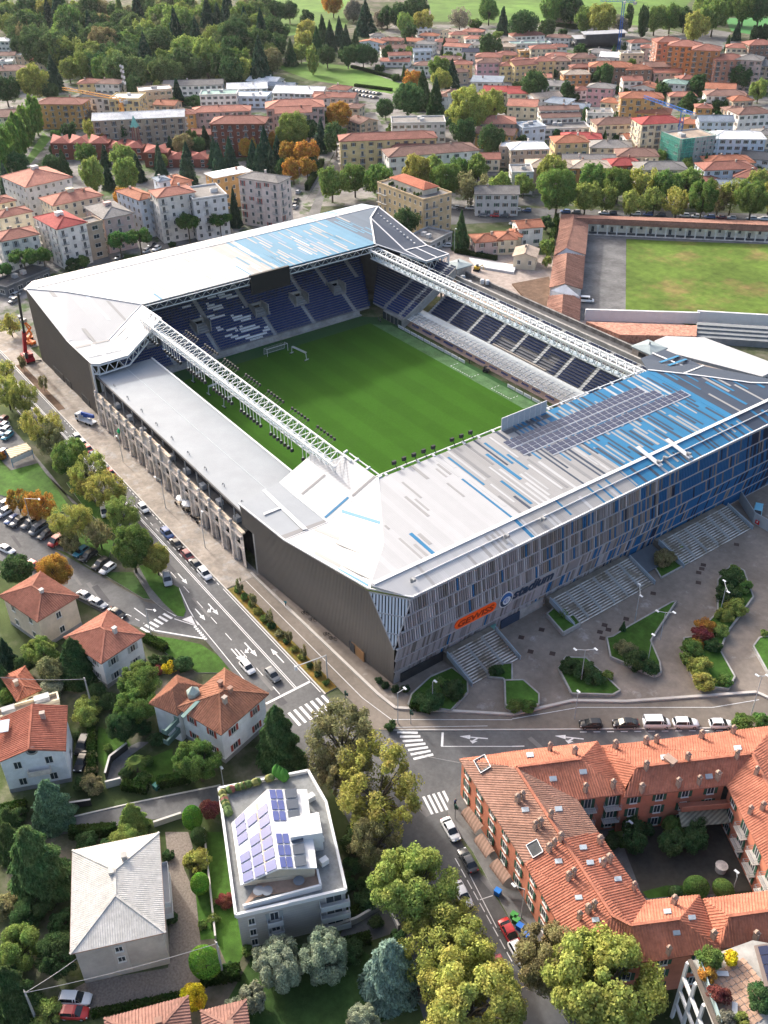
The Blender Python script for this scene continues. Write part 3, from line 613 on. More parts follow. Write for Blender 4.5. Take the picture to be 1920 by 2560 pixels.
for d_ in (.22, .42):
    for (yy, zz) in pil: sgn.v.append((fx(zz)+d_, yy, zz))
sgn.f.append(tuple(range(n_, 2*n_))); sgn.m.append(0)
for k in range(n_): sgn.f.append((k, (k+1)%n_, n_+(k+1)%n_, n_+k)); sgn.m.append(0)
part('sign_board', sgn, orange)
letters('GEWISS', yc0+.7, yc1-.7, zc-.75, 1.5, mat('sign_dark_orange', (.30,.035,.01), .5, .05), 'sign_letters', .15, .13)  # letters in a darker orange-red than the board
letters('stadium', onX(1283,1494,87.6).y, onX(1385,1437,87.6).y, 6.9, 2.5, mat('sign_navy', (.03,.05,.09), .4, .05), 'sign_letters')
bc = (onX(1265,1499,87.6).y, 7.95)          # round club badge
def disc(ry, rz, d0, m, name, parent=ST, a0=0, a1=2*math.pi, oy=0, oz=0):
    b = MB(); ps = []
    for k in range(28): t = a0+(a1-a0)*k/27; ps.append((bc[0]+oy+ry*math.cos(t), bc[1]+oz+rz*math.sin(t)))
    i = len(b.v)
    for d_ in (d0-.1, d0):
        for (yy, zz) in ps: b.v.append((fx(zz)+d_, yy, zz))
    n = len(ps); b.f.append(tuple(range(n, 2*n))); b.m.append(0)
    for k in range(n): b.f.append((k, (k+1)%n, n+(k+1)%n, n+k)); b.m.append(0)
    return b.build(name, m, parent)
badge = disc(1.75,2.0,.4,white,'badge')
disc(1.5,1.75,.43,mat('sign_navy', ()),'badge_field',badge); disc(1.45,1.6,.46,mat('badge_blue', (.03,.12,.35), .4, .05),'badge_field',badge,.2,math.pi-.1,0,.1)
disc(1.0,1.0,.49,mat('badge_white', (.6,.66,.7), .4, .05),'badge_face',badge,oz=-.2,oy=.15); disc(.6,.62,.52,mat('badge_blue', ()),'badge_profile',badge,oy=.05,oz=-.1)
for k in range(4): disc(.75-.1*k,.08,.55,white,'badge_line',badge,oy=.25,oz=.25-.3*k)
# ---- grandstand stairs on the plaza
def stairs(pts, lab):
    """px of the stair foot (left, right) and width; rises to the facade"""
    ya, yb = pts; n = 13
    s = MB()
    for k in range(n):
        x0 = 95.6-k*.58; s.box(((x0+87)/2, (ya+yb)/2, .1+.185*k+.09), (x0-87, yb-ya, .17))
    s.build('flight', mat('stair_tread', (.20,.18,.15), .9, .2, .5, stain=.3, stain_s=.2), ST)
    tr = MB()
    for k in range(n): x0 = 95.6-k*.58; tr.box((x0-.16, (ya+yb)/2, .1+.185*k+.19), (.3, yb-ya-.1, .02))
    tr.build('step_edge', mat('step_edge', (.62,.60,.56), .8, .2, 1.2, dirt=((.26,.22,.16), .28, .45, .6)), ST)
    nr = max(2, int((yb-ya)/3.8))
    for k in range(nr+1):
        yy = lerp(ya+.1, yb-.1, k/nr); h = MB()
        for o in (0, .22):
            for hz in (.55, 1.0): h.bar((95.3,yy+o,.1+hz), (89.0,yy+o,2.3+hz), .07)
            for q in range(5): xx = lerp(95.3,89.0,q/4); zz = lerp(.1,2.3,q/4); h.bar((xx,yy+o,zz), (xx,yy+o,zz+1.0), .06)
        h.build('handrail', mat('galvanised', (.34,.37,.38), .4, .08), ST)
    for yy in (ya-.15, yb+.15):
        h = MB(); h.slab([(95.9,yy-.1,1.1),(95.9,yy+.1,1.1),(88.4,yy+.1,3.4),(88.4,yy-.1,3.4)], 1.3); h.build('stair_screen', mat('screen_glass', (.27,.33,.38), .25, .1), ST)
stairs((-46.4, -34.6), ''); stairs((-19.6, 3.6), ''); stairs((13.2, 36.5), '')
mb = MB(); mb.slab([(87.0,4.4,1.6),(87.0,12.6,1.6),(92.5,12.2,.6),(92.5,5.0,.6)], .3); part('ramp_roof', mb, mat('slate_cladding', (.10,.12,.14), .5, .1))
# ---- far curve (upper left) roofs
zn = 22.6; XNR, XNI, XNE = -91.2, -60.0, -101.0
cN = Vector((-91.1,-61.2,23.0)); kN = P(165.4,730,22.7); iN = Vector((-60.0,-38.6,22.5)); v2 = P(272.7,849.3,17.0); kkN = Vector((-61.3,-61.2,17.0)); eN = Vector((-44.2,-61.2,16.7))
aN = P(944.4,516,22.6); bN = P(926.3,545,22.6); cc = P(937,610,22.5)
def n_in(y, t): return Vector((lerp(XNR, XNI, t), y, lerp(zn, 22.5, t)))
def n_out(y, t): return Vector((lerp(XNR, XNE, t), y, lerp(zn, 21.2, t)))
def cutN(y):
    if y < iN.y: pts = [(-61.2, 0.), (kN.y, (kN.x-XNR)/(XNI-XNR)), (iN.y, 1.)]
    elif y > cc.y: pts = [(cc.y, 1.), (bN.y, (bN.x-XNR)/(XNI-XNR)), (aN.y, 0.)]
    else: return 0, 1
    for (a, ta), (b, tb) in zip(pts, pts[1:]):
        if a <= y <= b: return 0, ta+(tb-ta)*(y-a)/(b-a)
    return 0, 0
roofb2 = mat('roof_light_blue', (.095,.225,.33), .6, .05, .3, bands=((0,1,0), .42, .03))
def zoneN(y):
    y += rnd.uniform(-1.5, 1.5); return roofw if y < -2 else roofg if y < 6 else roofb2 if y < 44 else mat('roof_slate_blue', (.085,.12,.165), .6, .05)
y = -61.2
while y < 66.4:
    y2 = min(y+1.25, 66.5); a0, a1 = cutN(y+.001)[1], cutN(y2-.001)[1]; zb = zoneN(y)
    if max(a0, a1) > .01:
        mb = MB(); mb.slab([n_in(y,0), n_in(y2,0), n_in(y2,a1), n_in(y,a0)], .3); part('roof_panel', mb, zb)
    mb = MB(); e0 = lerp(.25,1,min(1,(y+61.2)/5)); e1 = lerp(.25,1,min(1,(y2+61.2)/5)); mb.slab([n_out(y,0), n_out(y2,0), n_out(y2,e1), n_out(y,e0)], .3); part('roof_panel', mb, roofw if y < 10 else mat('roof_pale_blue', (.30,.36,.42), .45, .04))
    y = y2
def cn(y):
    r = rnd.random()
    if y < -4: return roofg if r < .8 else mat('roof_pale_grey', (.62,.65,.68), .5, .04) if r < .93 else roofb2
    if y < 12: return roofw if r < .4 else roofb2 if r < .75 else roofg
    if y < 36: return roofg if r < .4 else roofw if r < .6 else mat('roof_steel_blue', (.17,.25,.34), .45, .05)
    return roofb2 if r < .7 else roofg
stripes(n_in, -34, -4, 20, cn, (.12,.35)); stripes(n_in, -4, 14, 20, cn, (.2,.5)); stripes(n_in, 10, 38, 34, cn, (.15,.5)); stripes(n_in, 36, 52, 12, cn, (.2,.5), cutN); stripes(n_in, -56, -38, 3, cn, (.1,.2), cutN)
stripes(n_out, -50, 60, 22, cn, (.5,1.))
mb = MB(); mb.slab([cN, kN, v2, kkN], .3); part('roof_panel', mb, roofw)
mb = MB(); mb.slab([kN, iN, v2], .3); part('roof_panel', mb, roofw)
for (tri, u0, v0, du, dv, m) in (((cN,kN,kkN),.55,.0,.12,.12,roofg), ((cN,kN,kkN),.62,.72,.1,.26,roofg), ((kN,iN,v2),.25,.02,.05,.5,mat('roof_pale_grey', ())), ((kN,iN,v2),.5,.05,.05,.45,roofg)):
    a, b, c = tri; mb = MB(); o = Vector((0,0,.04)); mb.slab([onface(a,b,c,u0,v0)+o, onface(a,b,c,u0+du,v0)+o, onface(a,b,c,u0+du,v0+dv)+o, onface(a,b,c,u0,v0+dv)+o], .03); part('roof_strip', mb, m)
r40 = tile(40,660,4.1475)
wn1, wn2 = r40(1510,560,22.3), r40(1160,950,17.0)
mb = MB(); mb.slab([iN, wn1, wn2, v2], .35); part('wing_roof', mb, roofw)
for (q, s0, s1) in ((.12,.05,.42), (.45,.05,.3)):
    a = lerp(v2, wn2, q); b = lerp(iN, wn1, q); d = (wn2-v2)*.05; o = Vector((0,0,.05)); mb = MB(); mb.slab([lerp(a,b,s0)+o, lerp(a,b,s1)+o, lerp(a,b,s1)+d+o, lerp(a,b,s0)+d+o], .03); part('roof_strip', mb, roofg)
f0 = r40(880,715,17.0); f1 = r40(860,1040,16.7)
mb = MB(); mb.slab([kkN, f0, v2, wn2, f1, eN], .4); part('flat_roof', mb, membr)
mb = MB(); o = Vector((0,0,.06)); mb.slab([lerp(kkN,f0,.45)+o, lerp(kkN,f0,.55)+o, lerp(f1,wn2,.45)+o, lerp(f1,wn2,.33)+o], .05); mb.slab([lerp(kkN,eN,.68)+o, lerp(v2,wn2,.58)+o, lerp(v2,wn2,.66)+o, lerp(kkN,eN,.76)+o], .05); part('roof_walkway', mb, white)
mb = MB(); mb.slab([lerp(kkN,eN,.27)+o, lerp(v2,wn2,.0)+o, lerp(v2,wn2,.06)+o, lerp(kkN,eN,.34)+o], .05); part('roof_strip', mb, roofd)
# far right dark corner roofs
dN, eN2, fN, gN = P(1012,626,18), P(1067,614,18), P(1121.6,635.5,17), P(1065,653.6,17)
for ps in ((aN,bN,dN,eN2), (bN,cc,dN), (cc,dN,gN), (dN,eN2,fN,gN)): mb = MB(); mb.slab(list(ps), .3); part('roof_panel', mb, roofn)
mb = MB()
o = Vector((0,0,.1))
for a, b in ((aN,bN),(bN,cc),(bN,dN),(aN,eN2),(dN,eN2),(eN2,fN),(dN,gN),(gN,fN),(cc,gN),(lerp(dN,eN2,.5),lerp(gN,fN,.5))): mb.bar(a+o, b+o, .5, .15)
mb.bar((XNR,-58,zn+.08), (XNR,66.3,zn+.08), .7, .12)
for a, b in ((cN,kN),(kN,iN),(v2,iN),(v2,f0),(f0,kkN),(cN,kkN),(kkN,eN),(eN,f1),(f1,wn2)): mb.bar(a+o, b+o, .22, .15)
part('roof_ridge', mb, white)
for k in range(13): v = MB(); q = lerp(P(937,530,22), P(1036,610,18.6), k/12); v.box(q+Vector((0,0,.3)), (.6,.4,.4)); part('roof_vent', v, white)
mb = MB(); mb.face([(-91.1,-61.25,22.9), (-91.1,-61.25,.1), (-43.6,-61.25,.1), (-46.5,-61.25,8), (-44.2,-61.25,8.2), (-44.2,-61.25,16.6), (-61.3,-61.25,16.9)]); part('side_wall', mb, brownw)
mb = MB()
for k in range(90):
    x = lerp(-90.8,-46.8,k/89); top = lerp(22.8,17,(x+91.1)/29.8) if x < -61.3 else 16.7
    mb.box((x,-61.33,(top+.2)/2), (.12,.12,top-.2))
part('cladding_ribs', mb, brownw, kind='stuff')
mb = MB(); mb.face([(-91.1,-61.2,.1),(-91.1,-61.2,22.8),(-101,-50,21),(-101,-50,.1)]); mb.face([(-101,-50,.1),(-101,-50,21),(-101,62,21),(-101,62,.1)]); part('back_wall', mb, brownw)
for (a, b) in ((-58,-52),(-80,-72),(-70,-66)): mb = MB(); mb.box(((a+b)/2,-61.4,1.3), (b-a,.2,2.4)); part('entrance_or_void_shade', mb, darkm)
# ---- trusses
def tri_truss(name, a, b, n, wv, dz, r=.115, m=None):
    """box truss: two top chords wv apart and a bottom chord"""
    mb = MB(); h = wv/2; A1, A2 = a+h, b+h; B1, B2 = a-h, b-h; C1, C2 = a-Vector((0,0,dz)), b-Vector((0,0,dz))
    D1, D2 = C1+h*.55, C2+h*.55; E1, E2 = C1-h*.55, C2-h*.55
    for p, q, rr in ((A1,A2,r*1.5),(B1,B2,r*1.9),(D1,D2,r),(E1,E2,r)): mb.bar(p, q, rr*2)
    for k in range(n):
        u, v = k/n, (k+1)/n; um = (u+v)/2
        mb.bar(lerp(A1,A2,u), lerp(B1,B2,u), r*1.3); mb.bar(lerp(A1,A2,u), lerp(B1,B2,v), r*1.2)
        mb.bar(lerp(A1,A2,u), lerp(D1,D2,um), r*1.1); mb.bar(lerp(D1,D2,um), lerp(A1,A2,v), r*1.1)
        mb.bar(lerp(B1,B2,u), lerp(E1,E2,um), r*1.1); mb.bar(lerp(E1,E2,um), lerp(B1,B2,v), r*1.1); mb.bar(lerp(D1,D2,u), lerp(E1,E2,u), r)
    mb.build(name, m or steel, ST)
    w_ = MB()
    for k in range(n): w_.box(lerp(C1,C2,(k+.5)/n)+Vector((0,0,.15)), ((b-a).length/n*.86, wv.length*.42, .06))
    w_.build('walkway', mat('walkway_grating', (.42,.50,.54), .5, .1), ST)
tri_truss('truss', Vector((-53,-40.9,22.2)), Vector((46,-40.9,22.2)), 38, Vector((0,4.1,0)), 2.6)
for k in range(58):
    x = -50+k*1.55
    if k % 9 in (7,8): continue
    mb = MB(); mb.bar((x,-43.4,21.8), (x,-43.4,18.9), .1); mb.box((x,-43.4,18.8), (.3,.3,.12)); part('lamp_rod', mb, steel)
    mb = MB(); mb.box((x,-43.4,18.35), (.45,.7,.7)); part('hanging_floodlight', mb, darkm)
for k in range(54):
    x = -34+k*1.35
    if k % 8 in (6,7): continue
    mb = MB(); mb.bar((x,-38.6,22.4),(x,-37.6,22.9),.08); mb.box((x,-37.4,23.1), (.55,.4,.6)); part('floodlight', mb, darkm)
tri_truss('truss', Vector((-60,42.2,21.0)), Vector((56,42.4,21.0)), 40, Vector((0,3.4,0)), 3.0, .15)
# catwalk and gutter along the far truss
mb = MB(); mb.slab([(-52,45.2,19.2),(52,45.2,19.2),(52,47.4,19.2),(-52,47.4,19.2)], .12); part('catwalk', mb, mat('catwalk_grey', (.45,.47,.48), .5, .1))
mb = MB()
for x0_ in range(-52,52,3): mb.bar((x0_,45.2,19.2),(x0_,45.2,20.2),.07); mb.bar((x0_,47.4,19.2),(x0_,47.4,20.2),.07)
mb.bar((-52,45.2,20.2),(52,45.2,20.2),.08); mb.bar((-52,47.4,20.2),(52,47.4,20.2),.08); part('catwalk_rail', mb, steel)
# truss under the roof edge of the far curve
mb = MB()
for x_, z_ in ((-59.6,21.9),(-59.6,20.1)): mb.bar((x_,-38,z_),(x_,43,z_),.26)
for k in range(27):
    y0_ = -38+k*3; mb.bar((-59.6,y0_,20.1),(-59.6,y0_+1.5,21.9),.14); mb.bar((-59.6,y0_+1.5,21.9),(-59.6,y0_+3,20.1),.14); mb.bar((-59.6,y0_,21.9),(-58.6,y0_,22.3),.2)
mb.bar((-58.6,-38,22.3),(-58.6,43,22.3),.16); part('edge_truss', mb, steel)
# open end trusses of the wings
def end_truss(tops, drop, name='end_truss', post=None):
    mb = MB(); bots = [t-Vector((0,0,d)) for t, d in zip(tops, drop)]
    for k in range(len(tops)-1):
        mb.bar(tops[k], tops[k+1], .35); mb.bar(bots[k], bots[k+1], .32); n = max(1, int((tops[k+1]-tops[k]).length/2.2))
        for j in range(n):
            a, b = lerp(tops[k],tops[k+1],j/n), lerp(tops[k],tops[k+1],(j+1)/n); c = lerp(bots[k],bots[k+1],(j+.5)/n); mb.bar(a, c, .18); mb.bar(c, b, .18)
    for p in post or []: mb.bar(p, Vector((p.x,p.y,0)), .45)
    mb.build(name, steel, ST)
z_ = Vector((0,0,.35))
end_truss([eN-z_, f1-z_, wn2-z_, lerp(wn2,wn1,.5)-z_, wn1-z_], [2.6,2.6,2.4,2.0,.8], post=[eN-z_, f1+Vector((-1,0,0))-z_])
end_truss([fN-z_, gN-z_, lerp(gN,cc,.5)-z_], [2.8,2.8,1.5], post=[fN-z_, lerp(fN,gN,.3)-z_])
# scoreboard
mb = MB(); mb.box((-58.9,2.9,20.2), (.9,13.6,6.0)); part('scoreboard', mb, mat('scoreboard_black', (.022,.023,.025), .5, .05))
# ---- seating of the far curve
seats = MB()
def seat(mb, p, d, m):
    """p front foot of the seat, d unit vector towards the back"""
    r = Vector((-d.y, d.x, 0)); u = Vector((0,0,1))
    mb.box(p+d*.2+u*.42, (.4,.40,.08), m, (d, r, u)); mb.box(p+d*.42+u*.62, (.07,.42,.42), m, (d, r, u))
tiers = MB(); NROW = 36; RY = .82
def rowpos(k): return -60.3-k*.86, 1.3+k*.475
aisles = [(-31,0,36),(-14.1,13,36),(-16.5,0,8),(-19.6,8,13),(.9,13,36),(3.8,0,8),(6.2,8,13),(20.9,13,36),(18.5,0,8),(16.3,8,13),(31.3,13,36),(34.8,0,8),(43.5,13,36)]
vom = [(-17.1,8,13),(3.6,8,13),(18.8,8,13),(33.5,8,13),(-34,8,13)]
r39 = lambda x, y: (390+x*370/952, 720+y*370/952)
WS = [(280,105,335,95),(300,118,380,102),(330,132,420,108),(368,138,430,125),(335,60,390,48),(395,48,440,38),(410,62,490,42),(450,66,520,48),(440,112,470,105),(450,130,535,106),(480,136,565,116),(170,128,225,110),(230,120,270,105),(230,190,300,172),(335,180,375,172),(350,200,440,176),(395,210,470,188),(435,215,490,202),(480,182,500,175),(490,197,550,178),(500,208,605,180),(545,210,605,196),(385,255,418,243),(400,268,465,245),(445,270,520,252),(490,274,525,266),(535,255,550,250),(540,270,650,240),(550,282,665,252),(640,230,668,222),(388,300,418,290),(420,308,455,296),(450,315,490,302),(480,322,530,308),(510,330,560,316),(565,310,600,302),(580,322,715,282),(605,330,690,308),(685,275,730,262),(700,260,720,250),(75,440,100,430),(100,440,165,420),(165,440,200,432),(40,400,50,390),(40,420,55,410)]
def white_pat(y, k):
    x, z = rowpos(k); q = proj(Vector((x-.3, y, z+.6))); u, v = (q[0]-390)*952/370, (q[1]-720)*952/370
    for (x0, y0, x1, y1) in WS:
        if x0-2 <= u <= x1+2 and abs(v-(y0+(y1-y0)*(u-x0)/(x1-x0))) < 5.5: return True
    return False
for k in range(NROW):
    x, z = rowpos(k); yl = -46; yr = 40.5+k*.42 if k < 40 else 50
    tiers.box((x-.43, (yl+yr)/2, z-.25), (.86, yr-yl, .5))
    y = yl
    while y < yr:
        y += .52
        if any(abs(y-a[0]) < .75 and a[1] <= k < a[2] for a in aisles): continue
        if any(abs(y-v[0]) < 2.4 and v[1] <= k < v[2] for v in vom): continue
        lo = k < 14
        m = 2 if white_pat(y, k) else (1 if lo or k < 20 and rnd.random() < .6 else 0)
        seat(seats, Vector((x, y, z)), Vector((-1,0,0)), m)
part('terrace', tiers, stepm); part('seats', seats, [navyseat, blueseat, whiteseat], kind='stuff')
for (a, ka, kb) in aisles:
    mb = MB()
    for k in range(ka, kb):
        x, z = rowpos(k); mb.box((x-.2,a,z+.06), (.42,1.15,.2)); mb.box((x-.64,a,z+.18), (.42,1.15,.2))
    part('aisle_steps', mb, mat('pale_step', (.42,.43,.43), .85, .1))
for (vy, ka, kb) in vom:
    xa, za = rowpos(ka); xb, zb = rowpos(kb); mb = MB()
    mb.box(((xa+xb)/2-.2,vy-2.3,(za+zb)/2+.6), (abs(xb-xa)+.6,.3,zb-za+1.4)); mb.box(((xa+xb)/2-.2,vy+2.3,(za+zb)/2+.6), (abs(xb-xa)+.6,.3,zb-za+1.4))
    mb.box((xb-.1,vy,zb+.3), (.3,4.6,1.5)); mb.box(((xa+xb)/2,vy,za+.05), (abs(xb-xa),4.4,.2)); part('vomitory', mb, concrete)
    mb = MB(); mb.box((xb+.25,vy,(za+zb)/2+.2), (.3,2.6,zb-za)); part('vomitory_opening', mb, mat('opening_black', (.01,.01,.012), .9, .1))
mb = MB(); mb.box((-59.7,-3,.75), (.35,78,1.5)); mb.box((-58.9,-3,.12), (1.4,78,.24)); part('front_wall', mb, concrete)
mb = MB()
for k in range(52): mb.bar((-59.5,-41+k*1.5,1.5),(-59.5,-41+k*1.5,2.4),.06)
mb.bar((-59.5,-41,2.4),(-59.5,36,2.4),.07); part('front_rail', mb, greym)
# right-hand corner block: rows turn towards the pitch side
seats = MB(); tiers = MB()
for k in range(4, 30):
    z = 1.3+k*.475; yy = 41.2+(k-4)*.80; x0_ = -58.5-k*.86+ (k-4)*0; xa = -60.3-(k-4)*.86+1.2; xb = -41.5
    d = Vector((-.12,1,0)).normalized(); r = Vector((1,.12,0)).normalized()
    tiers.box(((xa+xb)/2, yy+.4, z-.25), (xb-xa, .9, .5)); x = xa
    while x < xb-.5:
        x += .52
        if abs(x+52.5) < .7 or abs(x+44.5) < .7: continue
        seat(seats, Vector((x, yy+(x+50)*.05, z)), Vector((0,1,0)), 0 if k > 10 else 1)
part('terrace', tiers, stepm); part('seats', seats, [navyseat, blueseat, whiteseat], kind='stuff')
for a in (-52.5,-44.5):
    mb = MB()
    for k in range(4, 30): mb.box((a,41.4+(k-4)*.8,1.36+k*.475), (1.2,.5,.3))
    part('aisle_steps', mb, mat('pale_step', ()))
mb = MB(); mb.slab([(-41.5,40.4,3.2),(-41.2,40.4,3.2),(-41.2,62,15.6),(-41.5,62,15.6)], 3.2); mb.box((-46.5,40.3,1.7), (10.5,.4,3.0)); part('end_wall', mb, concrete)
for k in range(5): mb = MB(); mb.box((-51+k*2.1,40.05,1.5), (1.7,.12,2.4)); part('window', mb, glassd)
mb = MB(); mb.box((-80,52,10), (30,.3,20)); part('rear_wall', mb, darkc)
# ---- far stand (under refurbishment)
seats = MB(); tiers = MB(); ex = [-40.3+9.7*k for k in range(10)]
NR = 15
for k in range(NR):
    yy = 50.4+k*.82; z = 3.2+k*.52; xr = 50
    tiers.box(((-41+xr)/2, yy+.45, z-.3), (xr+41, .9, .6)); x = -40.5
    while x < xr-.4:
        x += .54
        if any(abs(x-a) < .72 for a in ex): continue
        if k < 4 and -9 < x < 15: continue
        if k < 6 and 11 < x < 15 : continue
        seat(seats, Vector((x, yy, z)), Vector((0,1,0)), 0)
part('terrace', tiers, mat('stand_floor', (.12,.125,.14), .9, .15)); part('seats', seats, [navyseat, blueseat, whiteseat], kind='stuff')
for a in ex:
    mb = MB()
    for k in range(NR): mb.box((a,50.5+k*.82,3.25+k*.52), (1.15,.42,.3)); mb.box((a,50.9+k*.82,3.4+k*.52), (1.15,.42,.3))
    part('aisle_steps', mb, mat('pale_step', ()))
mb = MB(); mb.box((2.5,50.3,3.1), (23,.5,1.6)); mb.box((2.5,52.0,3.0), (22,3,.2)); mb.box((2.5,53.8,4.1), (23,.4,1.8)); part('directors_box', mb, mat('sand_concrete', (.35,.31,.27), .85, .12))
mb = MB(); mb.box((5,50,1.7), (98,.5,3.0)); mb.box((5,62.9,11.5), (98,.5,2.0)); part('stand_wall', mb, concrete)
mb = MB(); mb.box((5,46.3,.12), (98,7,.24)); part('bench_floor', mb, mat('pink_paving', (.40,.30,.26), .85, .12))
# curved glass canopy over the bench seats
mb = MB(); n_ = 7; prof = []
for j in range(n_+1):
    t = j/n_; prof.append((lerp(41.9,49.4,t), 2.6+1.35*math.sin(math.pi*(.12+.62*t))))
for j in range(4, n_): mb.slab([(-43.5,prof[j][0],prof[j][1]),(48,prof[j][0],prof[j][1]),(48,prof[j+1][0],prof[j+1][1]),(-43.5,prof[j+1][0],prof[j+1][1])], .04)
part('canopy', mb, canopyg)
gl = bpy.data.materials.new('clear_glazing'); gl.use_nodes = True; g_ = gl.node_tree.nodes; b_ = g_['Principled BSDF']; b_.inputs['Base Color'].default_value = (.75,.8,.82,1); b_.inputs['Roughness'].default_value = .15; b_.inputs['Alpha'].default_value = .22; MATS['clear_glazing'] = gl
mb = MB()
for j in range(0, 4): mb.slab([(-43.5,prof[j][0],prof[j][1]),(48,prof[j][0],prof[j][1]),(48,prof[j+1][0],prof[j+1][1]),(-43.5,prof[j+1][0],prof[j+1][1])], .03)
part('canopy_glazing', mb, gl)
for k in range(48):
    x = -43.5+k*1.95; mb = MB()
    for j in range(5): mb.bar((x,prof[j][0],prof[j][1]+.05),(x,prof[j+1][0],prof[j+1][1]+.05),.1)
    part('canopy_rib', mb, steel)
mb = MB(); mb.bar((-43.5,prof[0][0],prof[0][1]),(48,prof[0][0],prof[0][1]),.16); mb.bar((-43.5,prof[2][0],prof[2][1]+.1),(48,prof[2][0],prof[2][1]+.1),.1); mb.bar((-43.5,49.5,prof[-1][1]),(48,49.5,prof[-1][1]),.2); part('canopy_frame', mb, steel)
bseat = MB(); x = -41
for k in range(16):
    L = rnd.choice((3.2,4.2,5.2)); c = x+L/2
    s = MB()
    for row in range(3):
        q = .6
        while q < L-.2: seat(s, Vector((x+q, 43.3+row*1.25, .3+row*.35)), Vector((0,1,0)), 1); q += .58
    part('bench_seats', s, [navyseat, blueseat, whiteseat]); x += L+1.2
    if x > 46: break
# advertising boards
for (xa, xb) in ((-43.4,-9.5), (9.3,40)):
    n_ = int((xb-xa)/3.1)
    for k in range(n_):
        c = lerp(xa,xb,(k+.5)/n_); mb = MB(); mb.box((c,39.9,.52), (3.0,.12,.95)); mb.box((c,39.83,.52), (2.2,.06,.35), 1); part('advertising_board', mb, [white, mat('board_print', (.35,.38,.45), .6, .35, 1.6)])
mb = MB()
for (x_, yb__) in ((-14.5,0),(-2.5,0),(11.5,0),(23,0)):
    pass
tl_ = MB()
for (xa, xb) in ((-11,-1.5), (7.5,15.5)):
    for (a, b) in (((xa,35.5),(xb,35.5)), ((xa,35.5),(xa,39)), ((xb,35.5),(xb,39))):
        a = Vector((*a,.05)); b = Vector((*b,.05)); n_ = int((b-a).length/1.0)
        for k in range(n_): tl_.bar(lerp(a,b,k/n_), lerp(a,b,(k+.55)/n_), .14, .02)
part('technical_area_lines', tl_, white)
# concrete rear strip of the far stand: two parapets, roof deck, small towers
deck = mat('site_deck', (.26,.215,.185), .9, .25, .5); deckd = mat('bitumen', (.10,.10,.105), .9, .2, .4)
mb = MB(); mb.box((-28,61.5,9.8), (48,9,.3)); part('rear_deck', mb, mat('timber_deck', (.40,.30,.23), .85, .2, 1., bands=((1,0,0), 1.3, .12)))
mb = MB(); mb.box((20,61.5,9.8), (48,9,.3)); part('rear_deck', mb, deckd)
for yy, h in ((66.3,1.3), (70.6,1.5)):
    mb = MB(); mb.box((-4,yy,9.9), (96,.45,h)); mb.box((-4,yy,9.9+h/2+.05), (96,.7,.12)); mb.box((-4,yy,4.8), (96,.4,9.4)); part('parapet', mb, mat('old_concrete', (.21,.20,.19), .9, .25, .6, stain=.3, stain_s=.3))
mb = MB(); mb.box((-4,68.4,9.3), (96,4.0,.3)); part('gutter_deck', mb, deckd)
for (cx, cy) in ((-49.5,69.8), (33.5,70.3)):
    mb = MB(); mb.box((cx,cy,11.0), (6.4,6.4,2.6)); part('tower', mb, mat('tower_render', (.42,.37,.32), .9, .12, .6, stain=.25, stain_s=.3))
    mb = MB(); mb.box((cx,cy,12.5), (7.2,7.2,.35)); [mb.face([(cx+3.5*a_[0],cy+3.5*a_[1],12.69),(cx+3.5*b_[0],cy+3.5*b_[1],12.69),(cx,cy,13.5)]) for a_, b_ in (((-1,-1),(1,-1)),((1,-1),(1,1)),((1,1),(-1,1)),((-1,1),(-1,-1)))]; part('tower_roof', mb, mat('verdigris_roof', (.28,.33,.34), .6, .12))
    mb = MB(); mb.box((cx+.5,cy-3.2,11.0), (2.6,.2,1.6)); part('tower_opening', mb, darkm)
    mb = MB(); mb.tube((cx,cy,13.2),(cx,cy,14.2),.25,n=8); part('roof_vent', mb, greym)
# dark wing roofs at the far right of the near curve
r152 = tile(1520,840,4.1475)
h0 = Vector((55.0,43.5,22.0)); ip = [s_in(y_,t_)+Vector((0,0,.02)) for y_, t_ in RH[1:4]]; ipe = s_in(*RH[4])
w1, w2_, w3 = r152(340,230,15.2), r152(590,140,14.6), r152(990,310,15.6)
mb = MB(); mb.slab([h0, w1, w2_, w3, ip[0]], .3); part('roof_panel', mb, roofn)
mb = MB(); w4 = P(1990,960,16.0); mb.slab([ip[0], w3, ip[1]], .3); mb.slab([ip[1], w3, ip[2]], .3); mb.slab([ip[2], w3, w4], .3); mb.slab([ip[2], w4, ipe], .3); part('roof_panel', mb, roofn)
mb = MB()
for a, b in ((h0,ip[0]),(ip[0],ip[1]),(ip[1],ip[2]),(ip[2],ipe),(ip[0],w3),(r152(460,180,15.1),r152(860,350,16.9))): mb.bar(a+Vector((0,0,.12)), b+Vector((0,0,.12)), .45, .15)
part('roof_ridge', mb, white)
for q in (.35, .55):
    mb = MB(); o = Vector((0,0,.06)); a = lerp(w1,ip[0],q); b = lerp(w2_,w3,q); mb.slab([lerp(a,b,.15)+o, lerp(a,b,.95)+o, lerp(a,b,.95)+o+Vector((1,0,.2)), lerp(a,b,.15)+o+Vector((1,0,.2))], .04); part('roof_strip', mb, roofb)
# white membrane roof beyond
mb = MB(); mb.slab([r152(480,50,9), r152(600,0,9), r152(1000,15,9), r152(1659,260,9), r152(1780,330,9), r152(1600,420,9), r152(560,150,9)], 1.0); part('tent_roof', mb, roofw)
mb = MB(); mb.slab([r152(1500,395,8), r152(1659,320,8), r152(1800,380,8), r152(1700,440,8)], .6); part('flat_roof', mb, greym)
